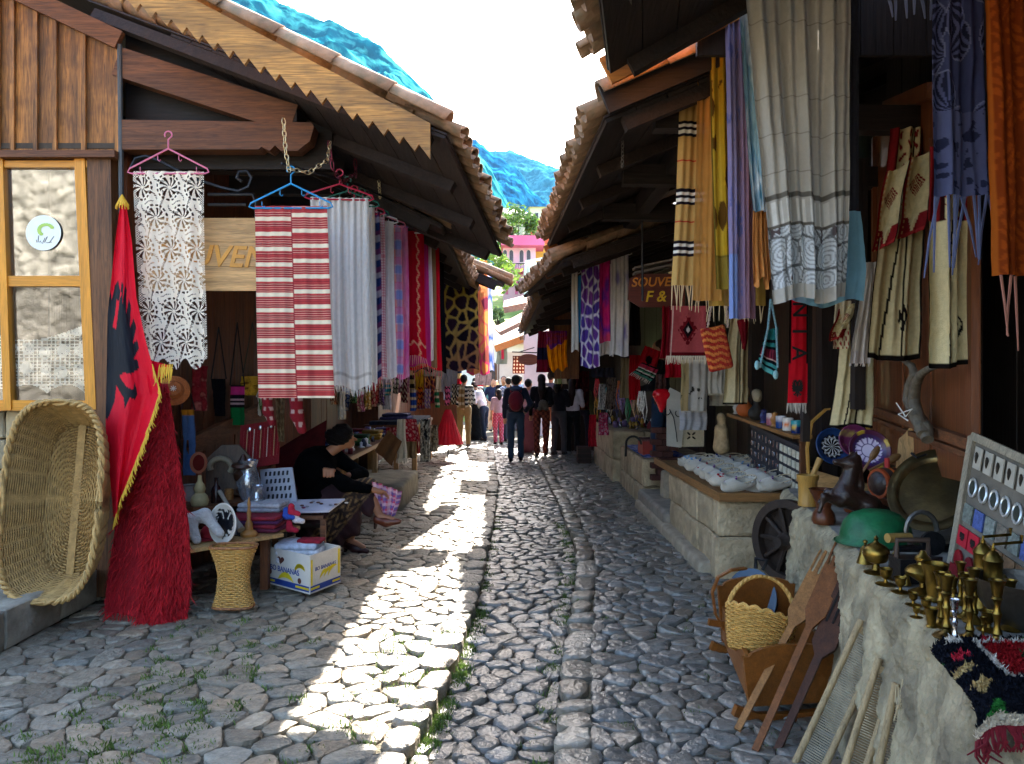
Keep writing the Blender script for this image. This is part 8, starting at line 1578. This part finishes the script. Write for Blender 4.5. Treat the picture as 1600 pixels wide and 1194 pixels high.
# ======================= PEOPLE =======================
SKIN = M('#b98a6c', .55, var=.06, vs=30, bump=.05)
def fabric(c, var=.12): return M(c, .9, var=var, vs=18, bump=.35, bs=120, spec=.15, sheen=.1)
WRK = lambda X: .014*fbm(X[..., 0]*9+X[..., 2]*4, X[..., 2]*11+X[..., 1]*8, 3, 3)
def person(label, px, Y, hgt, yaw, shirt, pants, hair, arms, gait=.0, hairlen=0, sleeves='long', skirt=False, shirtcol=None, pantcol=None, lean=0., gz_=None, shoe='#2a2422', shoulders=1., extra=None, h=None):
    h = h or (.018 if Y < 18.5 else .022)
    x = (px-800)/F*Y; z0 = gz(x, Y)+.025 if gz_ is None else gz_; k = hgt/1.75; cy_, sy_ = cos(yaw), sin(yaw)
    t = thing('person', label, 'person', (x, Y, z0))
    def L(p, lz=True):           # local (right, forward, up) -> world; yaw 0 faces +Y (away)
        a, b, c = p; b = b+lean*max(0, c-.9); return np.array((x+k*(a*cy_+b*sy_), Y+k*(-a*sy_+b*cy_), z0+k*c))
    sw = .175*shoulders; g = gait
    ft = [(-.10, -g, .08), (.10, g, .08)]; kn = [(-.10, -g*.4+.03, .50), (.10, g*.4+.03, .50)]; hp = [(-.09, 0, .92), (.09, 0, .92)]
    hd = (0, .02, 1.62); sh = [(-sw, 0, 1.42), (sw, 0, 1.42)]
    A = {'down': ((-.05, .0, 1.12), (-.03, .06, .86)), 'fwd': ((-.04, .05, 1.13), (.02, .27, 1.08)), 'back': ((-.07, -.12, 1.13), (.13, -.19, .98)), 'hold': ((-.04, .08, 1.14), (.08, .26, 1.15)), 'hip': ((-.12, -.05, 1.15), (-.02, .08, 1.0))}
    el, hn = [], []
    for i, s in ((0, -1), (1, 1)):
        e, w = A[arms[i]]; el.append((sh[i][0]-s*e[0]*1, e[1], e[2])) if 0 else el.append((sh[i][0]+s*(-e[0]), e[1], e[2])); hn.append((sh[i][0]-s*(w[0]+.0) if arms[i] != 'down' else sh[i][0]+s*.05, w[1], w[2]))
    def C(a, b, r0, r1): return cap(L(a), L(b), r0*k, r1*k)
    rotm = Matrix.Rotation(-yaw, 3, 'Z'); E = lambda c, r: ell(L(c), tuple(q*k for q in r), rotm)
    body = [E(hd, (.074, .092, .115)), E((0, .06, 1.575), (.05, .045, .05)), C((0, .11, 1.60), (0, .125, 1.59), .014, .014), E((-.077, .01, 1.61), (.012, .02, .03)), E((.077, .01, 1.61), (.012, .02, .03)), C((0, 0, 1.42), (0, .01, 1.56), .055, .05), E((0, 0, 1.25), (.14, .09, .22)), E((0, 0, .98), (.13, .09, .12))]
    for i in (0, 1):
        body += [C(sh[i], el[i], .045, .037), C(el[i], hn[i], .036, .026), C(hp[i], kn[i], .07, .05), C(kn[i], ft[i], .045, .034), C(ft[i], (ft[i][0], ft[i][1]+.13, .03), .034, .03)]
        d = np.array(hn[i])-np.array(el[i]); d = d/np.linalg.norm(d); q = np.array(hn[i])+d*.05; body.append(C(hn[i], tuple(q), .03, .028)); sd = np.cross(d, (0, 0, 1.)); sd = sd/(np.linalg.norm(sd)+1e-6)
        for f in range(4): b0 = q+sd*(.022*(f-1.5)); body.append(C(tuple(b0), tuple(b0+d*(.055-.006*abs(f-1.5))+np.array((0, 0, -.012))), .010, .008))
        body.append(C(tuple(np.array(hn[i])+sd*.02), tuple(np.array(hn[i])+sd*.05+d*.035), .011, .009))
    blob('body', body, SKIN, h*.85, .02*k, t)
    top = [E((0, 0, 1.27), (.17*shoulders, .115, .20)), E((0, 0, 1.05), (.155, .115, .16)), C((-sw*.8, 0, 1.42), (sw*.8, 0, 1.42), .065, .065)]
    for i in (0, 1):
        top.append(C(sh[i], el[i], .065, .055))
        if sleeves == 'long': top.append(C(el[i], tuple(np.array(el[i])*.12+np.array(hn[i])*.88), .053, .043))
    blob('top', top, M((.5, .5, .5), .9, attr=True, var=.12, vs=18, bump=.35, bs=120, spec=.15) if shirtcol else fabric(shirt), h, .035*k, t, shirtcol and (lambda v: shirtcol((v[:, 2]-z0)/k, v)), WRK)
    if skirt: pn = [C((0, 0, .98), (0, 0, .80), .155, .19), C((0, 0, .80), (0, .02, .16), .19, .235)]
    else:
        pn = [E((0, 0, .95), (.16, .12, .11))]
        for i in (0, 1): pn += [C(hp[i], kn[i], .092, .07), C(kn[i], (ft[i][0], ft[i][1], .10), .068, .060)]
    blob('skirt' if skirt else 'trousers', pn, M((.5, .5, .5), .9, attr=True, var=.15, vs=18, bump=.35, bs=120, spec=.15) if pantcol else fabric(pants), h, .03*k, t, pantcol and (lambda v: pantcol((v[:, 2]-z0)/k, v)), WRK)
    hr = [E((0, -.015, 1.665), (.085, .095, .085)), E((0, -.05, 1.63), (.08, .06, .09))]
    if hairlen: hr += [C((0, -.07, 1.62), (0, -.10, 1.62-hairlen*.5), .075, .085), C((0, -.10, 1.62-hairlen*.5), (0, -.11, 1.62-hairlen), .08, .04)]
    blob('hair', hr, M(hair, .6, var=.4, vs=60, bump=.4, bs=90, spec=.2), h*.9, .03*k, t)
    for i in (0, 1): blob('shoe', [C((ft[i][0], ft[i][1]-.03, .045), (ft[i][0], ft[i][1]+.16, .035), .045, .038)], fabric(shoe), h, .02, t)
    if extra: extra(t, L, C, E, k, h)
    return t
stripe = lambda a, b, n: (lambda z, v: np.where((np.sin(z*n) > 0)[:, None], lin(a), lin(b)))
def backpack(col, y0=-.2, s=1.):
    def f(t, L, C, E, k, h):
        b = blob('backpack', [E((0, y0, 1.22), (.15*s, .09*s, .21*s)), E((0, y0-.06, 1.14), (.11*s, .06*s, .11*s))], fabric(col, .2), h, .03, t)
        for s_ in (-1, 1): blob('strap', [C((s_*.10, -.10, 1.40), (s_*.11, .02, 1.49), .018, .018), C((s_*.11, .02, 1.49), (s_*.11, .11, 1.38), .018, .016)], fabric(col), h*.8, .02, b)
    return f
person('man in black and cream striped jumper and khaki trousers, hands behind back', 725, 18.2, 1.72, .12, None, '#a08458', '#14100e', ('back', 'back'), shirtcol=stripe('#15151c', '#c4bca8', 62), shoe='#6a5f54')
def hood(t, L, C, E, k, h): blob('hood', [E((0, -.08, 1.47), (.12, .07, .06))], fabric('#3a4660'), h, .03, t); backpack('#5a1220')(t, L, C, E, k, h)
person('man with maroon backpack, navy hoodie and jeans walking away', 806, 15.6, 1.76, .0, '#161c2c', '#26384e', '#100c0c', ('down', 'hip'), gait=.13, extra=hood, shoe='#14141a')
def wpk(t, L, C, E, k, h): blob('small_backpack', [E((.02, -.19, 1.10), (.10, .07, .11)), E((-.06, -.24, 1.02), (.05, .04, .05)), E((.08, -.24, 1.02), (.05, .04, .05))], fabric('#4a4238', .4), h, .02, t)
person('long haired woman in black top and patterned rust trousers with small backpack', 846, 16.2, 1.74, -.05, '#0e0c12', None, '#1c1210', ('down', 'fwd'), hairlen=.42, gait=.09, extra=wpk, pantcol=lambda z, v: np.where((np.sin(v[:, 0]*60)*np.sin(v[:, 2]*50) > .1)[:, None], lin('#7a4030'), lin('#4a241e')))
person('woman in dark T-shirt and grey trousers facing the right stall', 873, 16.5, 1.66, .5, '#12121a', '#3a3a40', '#14100e', ('down', 'fwd'), sleeves='short', hairlen=.18, gait=.07)
person('woman in white T-shirt with long ponytail and black trousers', 895, 16.6, 1.66, .35, '#c8c4d0', '#101016', '#2a1412', ('down', 'fwd'), sleeves='short', hairlen=.48, shoe='#6a6a70')
person('person in pale pink shirt beside the backpack man', 826, 17.6, 1.68, .4, '#c89aa4', '#7a4a54', '#1c1412', ('fwd', 'down'), sleeves='short', skirt=True)
person('girl in pink trousers and light top by the gutter', 779, 19.6, 1.42, -.3, '#c8a8b4', None, '#2a1c18', ('down', 'fwd'), sleeves='short', pantcol=lambda z, v: np.where((np.sin(v[:, 0]*90)*np.sin(v[:, 2]*70) > .5)[:, None], lin('#e0a8b8'), lin('#d04a6a')), hairlen=.2)
person('person in white shirt and jeans bending over the stall', 757, 20.0, 1.55, -.9, '#d8d8dc', '#1e2c40', '#2a1e1a', ('fwd', 'fwd'), sleeves='short', lean=.55, gait=.1)
person('woman in long black dress with black and white shawl', 743, 20.6, 1.66, .2, None, '#101014', '#1a1412', ('fwd', 'down'), skirt=True, shirtcol=lambda z, v: np.where((fbm(v[:, 0]*14, v[:, 2]*14, 4, 3) > .1)[:, None], lin('#b8b4b0'), lin('#16161a')))
person('man in dark polo shirt facing the camera in the crowd', 787, 22.5, 1.76, PI, '#10121c', '#2a3040', '#4a3a30', ('down', 'down'), sleeves='short')
person('woman in navy dress at the left of the far crowd', 770, 24.5, 1.68, PI-.3, '#1c2440', '#c8a888', '#3a2a20', ('down', 'hip'), sleeves='short', hairlen=.3)
person('distant person in brown jacket behind the backpack man', 802, 25.0, 1.70, .1, '#5a4638', '#3a3a44', '#2a201c', ('down', 'down'))
person('distant person in teal top near the sunlit wall', 758, 26.0, 1.66, PI, '#5a8a8a', '#4a4a54', '#4a3a30', ('down', 'down'), sleeves='short')
person('distant person in red shirt at the lane end', 749, 27.0, 1.7, .2, '#a82030', '#2a3040', '#2a1c18', ('down', 'down'), sleeves='short')
person('distant person in white top behind the far crowd', 795, 28.0, 1.68, PI, '#d0ccd0', '#5a6070', '#6a5040', ('down', 'fwd'), sleeves='short')
person('distant fair haired person far down the lane', 783, 30.0, 1.72, .0, '#8a7a70', '#3a4050', '#a08058', ('down', 'down'))
person('woman in magenta top half hidden by the white T-shirt woman', 882, 18.2, 1.62, .2, '#8a1844', '#1a1a20', '#5a4030', ('down', 'fwd'), sleeves='short', hairlen=.1)
person('young man in black jacket standing inside the right shop', 1032, 10.4, 1.82, -1.1, '#14141c', '#22344e', '#3a2a20', ('fwd', 'down'), gz_=.42, h=.013)
m = MB(); m.box((P(1036, 0, 10.5).x, 10.5, .22), (.7, .6, .40)); one(m, 'shop_floor_step', M('#4a4038', .9), 'raised shop floor under the young man', 'step')
person('tall man in grey shirt behind the two dark haired women', 861, 19.0, 1.82, .2, '#5a5c66', '#2a2c36', '#2a201a', ('down', 'hold'), sleeves='short', gait=.08)
person('woman in olive jacket close to the dark red shawls', 912, 17.6, 1.62, .8, '#4a4a2c', '#1c1c28', '#1c1210', ('hold', 'down'), hairlen=.25, gait=.06)
person('man in checked blue shirt between the pink girl and the backpack man', 794, 20.6, 1.72, -.2, None, '#3a3c48', '#1c1410', ('hold', 'down'), gait=.14, shirtcol=lambda z, v: np.where((np.sin(v[:, 0]*70)*np.sin(v[:, 2]*70) > 0)[:, None], lin('#4a6a9a'), lin('#a8b4c8')))
person('distant person in yellow top at the lane bend', 765, 28.5, 1.66, .3, '#c8a020', '#2a3448', '#2a1c18', ('down', 'down'), sleeves='short')
person('distant man in light blue shirt beside the oval sign', 812, 24.0, 1.74, .2, '#8aa4c4', '#3a3a44', '#2a201c', ('down', 'fwd'), sleeves='short')
person('distant woman in coral dress among the far crowd', 776, 27.0, 1.62, PI, '#d06a58', '#d06a58', '#3a2418', ('down', 'hip'), sleeves='short', skirt=True, hairlen=.25)
# --- seated woman
YW = 7.2; sw = thing('person', 'seated woman in black cardigan and maroon skirt minding the stall', 'person', (-1.75, YW, .1))
def Q(px, py, d=0.): q = P(px, py, YW); return np.array((q.x, YW+d, q.z))
hip = Q(486, 788); che = Q(492, 738); nk = Q(513, 708, -.01); head = Q(537, 684, .01); shN, shF = Q(494, 716, -.15), Q(512, 712, .16)
elN, waN = Q(545, 752, -.20), Q(590, 762, -.16); elF, waF = Q(560, 745, .18), Q(545, 742, -.02)
knA, anA = Q(576, 762, -.04), Q(600, 800, -.22); knB, anB = Q(562, 776, .12), Q(546, 846, .02)
def hand(w, d, sd, curl, s=1.):
    d = np.array(d)/np.linalg.norm(d); sd = np.array(sd)-d*np.dot(sd, d); sd = sd/np.linalg.norm(sd); n = np.cross(d, sd); o = [cap(w, w+d*.05*s, .024*s, .026*s), rbox(w+d*.055*s, (.05*s, .06*s, .026*s), .011*s, Matrix((V(d), V(sd), V(n))).transposed())]; kn_ = w+d*.085*s
    for i, ln_ in enumerate((.068, .076, .072, .058)):
        b = kn_+sd*(.0195*(i-1.5))*s; m1 = b+(d*cos(curl*.5)+n*sin(curl*.5))*ln_*.5*s; m2 = m1+(d*cos(curl*1.3)+n*sin(curl*1.3))*ln_*.5*s; o += [cap(b, m1, .0092*s, .0085*s), cap(m1, m2, .0085*s, .007*s)]
    tb = w+d*.025*s-sd*.028*s; t1 = tb-sd*.03*s+d*.025*s; o += [cap(tb, t1, .012*s, .0105*s), cap(t1, t1+d*.03*s+n*.008, .010*s, .008*s)]; return o
sk = [ell(head, (.085, .075, .112), Matrix.Rotation(.35, 3, 'Y')), ell(head+(.045, .02, -.055), (.05, .05, .05)), cap(head+(.085, .035, -.012), head+(.105, .045, -.022), .015, .013), cap(nk, head+(-.02, 0, -.06), .052, .05), ell(head+(.012, -.075, -.01), (.022, .012, .03)),
      ell(head+(.075, .03, -.06), (.02, .025, .01)), ell(che, (.13, .15, .2)), ell(hip, (.15, .17, .13)), cap(shN, elN, .045, .038), cap(elN, waN, .036, .026), cap(shF, elF, .045, .038), cap(elF, waF, .036, .026),
      cap(hip, knA, .08, .06), cap(knA, anA, .055, .034), cap(hip, knB, .08, .06), cap(knB, anB, .055, .034), cap(anA, anA+(.12, -.02, -.03), .034, .026), cap(anB, anB+(.13, -.04, -.05), .034, .028)]
sk += hand(waN, (.95, -.15, -.25), (0, -.6, .6), .5)+[cap(Q(517+4.6*i, 728.5+.6*i, -.262), Q(517.5+4.6*i, 740-abs(i-1.2), -.272), .0125, .0105) for i in range(4)]+[cap(Q(517, 728, -.25), Q(532, 730, -.25), .014, .014)]
blob('body', sk, M('#9c6a4c', .5, var=.06, vs=30, bump=.05), .0075, .014, sw)
blob('cardigan', [ell(che+(0, 0, .02), (.195, .22, .225), Matrix.Rotation(.3, 3, 'Y')), ell(hip+(.02, 0, .06), (.17, .20, .13)), cap(shN, shF, .09, .09), cap(shN, elN, .08, .062), cap(elN, elN+(waN-elN)*.78, .058, .044), cap(shF, elF, .07, .058), cap(elF, elF+(waF-elF)*.8, .058, .044), cap(nk+(-.03, -.05, -.05), nk+(-.01, .06, -.05), .06, .06)], M('#050608', .95, var=.5, vs=140, bump=.7, bs=160, spec=.05), .011, .04, sw, warp=lambda X: .013*fbm(X[..., 0]*13+X[..., 2]*9, X[..., 1]*10+X[..., 2]*12, 5, 3))
def skc(v):
    o = np.tile(lin('#2a0e15'), (len(v), 1)); a, b = Q(498, 850), Q(574, 756); d = (b-a)[[0, 2]]; L2 = d@d; w = v[:, [0, 2]]-a[[0, 2]]; s = np.clip((w@d)/L2, 0, 1); off = (w[:, 0]*d[1]-w[:, 1]*d[0])/math.sqrt(L2); k = np.abs(off) < .085
    n = np.sin(s*46+3*np.sin(off*60))+np.sin(off*150+s*20)*.7; o[k] = lin('#24140e'); o[k & (n > .2)] = lin('#5e4428'); o[k & (n > 1.0)] = lin('#8a6c44'); e = np.abs(np.abs(off)-.085) < .008; o[e] = lin('#5a4228'); return o
blob('skirt', [ell(hip+(0, 0, -.02), (.19, .21, .13)), cap(hip, knA+(.0, 0, -.01), .15, .105), cap(hip, knB, .15, .10), cap(knA+(-.01, 0, -.03), Q(581, 790, -.16), .10, .075), cap(hip+(.05, -.02, -.06), Q(528, 836, -.10), .16, .10), cap(Q(545, 785, -.06), Q(556, 822, -.12), .14, .075), cap(hip+(.03, 0, -.05), Q(492, 842, -.04), .15, .12)], M((.5, .5, .5), .8, attr=True, var=.2, vs=14, bump=.3, bs=90), .011, .07, sw, skc, warp=lambda X: .008*np.sin(X[..., 0]*55+X[..., 2]*38+X[..., 1]*12)*np.clip((.75-X[..., 2])*3, 0, 1)+.006*fbm(X[..., 0]*9, X[..., 2]*9+X[..., 1]*5, 8, 3))
blob('hair', [ell(head+(-.02, 0, .035), (.105, .094, .10)), ell(head+(-.13, .0, .03), (.05, .055, .05)), ell(head+(.0, -.055, .02), (.07, .04, .075)), ell(head+(-.06, 0, -.01), (.06, .075, .075)), ell(head+(-.105, .0, -.02), (.06, .065, .06)), ell(head+(.03, -.045, .05), (.06, .05, .055)), ell(head+(-.03, -.06, .0), (.05, .03, .06))], M('#0c0707', .6, var=.5, vs=70, bump=.7, bs=70, spec=.12), .009, .03, sw, warp=lambda X: .004*np.sin(X[..., 2]*160+X[..., 0]*60))
SHOE = M('#5a2c1c', .3, var=.15, vs=20)
for an, d, lb in ((anA, np.array((1, -.15, .12)), 0), (anB, np.array((1, -.3, -.1)), 1)):
    d = d/np.linalg.norm(d); a = an+np.array((-.02, 0, -.03)); toe = a+d*.20+np.array((0, 0, -.035)); s_ = blob('shoe', [cap(a, a+d*.08+(0, 0, -.03), .043, .04), cap(a+d*.08+(0, 0, -.03), toe, .042, .024), ('-', ell(an+d*.03+(0, 0, .03), (.075, .034, .05)))], SHOE if lb == 0 else M('#3a1c1c', .35), .0075, .03, sw)
    m = MB(); b = V(a)+V((-.015, 0, -.02)); m.tube([b, b+V((-.01, 0, -.065))], [.022, .012], 8); m.build('heel', M('#2a1410', .4), s_)
m = MB(); wv = V(waN); m.tube([wv+V((-.02, .026*cos(t), .026*sin(t))) for t in np.linspace(0, 2*PI, 15)[:-1]], .004, 5, True); m.build('bracelet', M('#c09a40', .25, met=1.), sw)
cloth('plaid_cloth', 'pink and blue plaid cloth held in the seated woman\'s hand', 'cloth', (P(580, 752, 7.05), P(628, 768, 6.98), P(590, 805, 7.1), P(618, 806, 7.02)), plaid('#a8688c', ['#c03858', '#3a58a8', '#d8c8d8'], 4, 4), 40, 30, 2.5, .02, seed=170)
st = thing('wooden_stool', 'low dark stool under the seated woman', 'stool', (hip[0], YW, .1)); m = MB(); m.box((hip[0], YW, .36), (.4, .38, .04)); m.build('seat', WOOD_DK('x'), st)
for a in (-1, 1):
    for b in (-1, 1): m = MB(); m.bar((hip[0]+a*.16, YW+b*.15, .1), (hip[0]+a*.15, YW+b*.14, .345), .045, .045, (1, 0, 0)); m.build('leg', WOOD_DK('z'), st)
# far end of the lane: white walls closing the view
ew = thing('lane_house', 'white plastered house closing the far end of the lane', 'house', (-1, 31, 0)); m = MB(); m.box((-1.2, 33, 1.6), (6, 3, 3.4)); m.build('wall', M('#d8d4cc', .85, var=.1, vs=1.5, bump=.2), ew)
slab(ew, [(-4.4, 31.0, 3.2), (2.0, 31.0, 3.2), (2.0, 33, 4.0), (-4.4, 33, 4.0)], .12, TP)
for px in (765, 790): a = P(px, 560, 31.4); m = MB(); m.box((a.x, 31.47, 1.9), (.6, .08, .9)); f_ = m.build('window', WOOD_BR('z'), ew); m = MB(); m.box((a.x, 31.42, 1.9), (.48, .05, .78)); m.build('pane', M('#20242c', .2), f_)
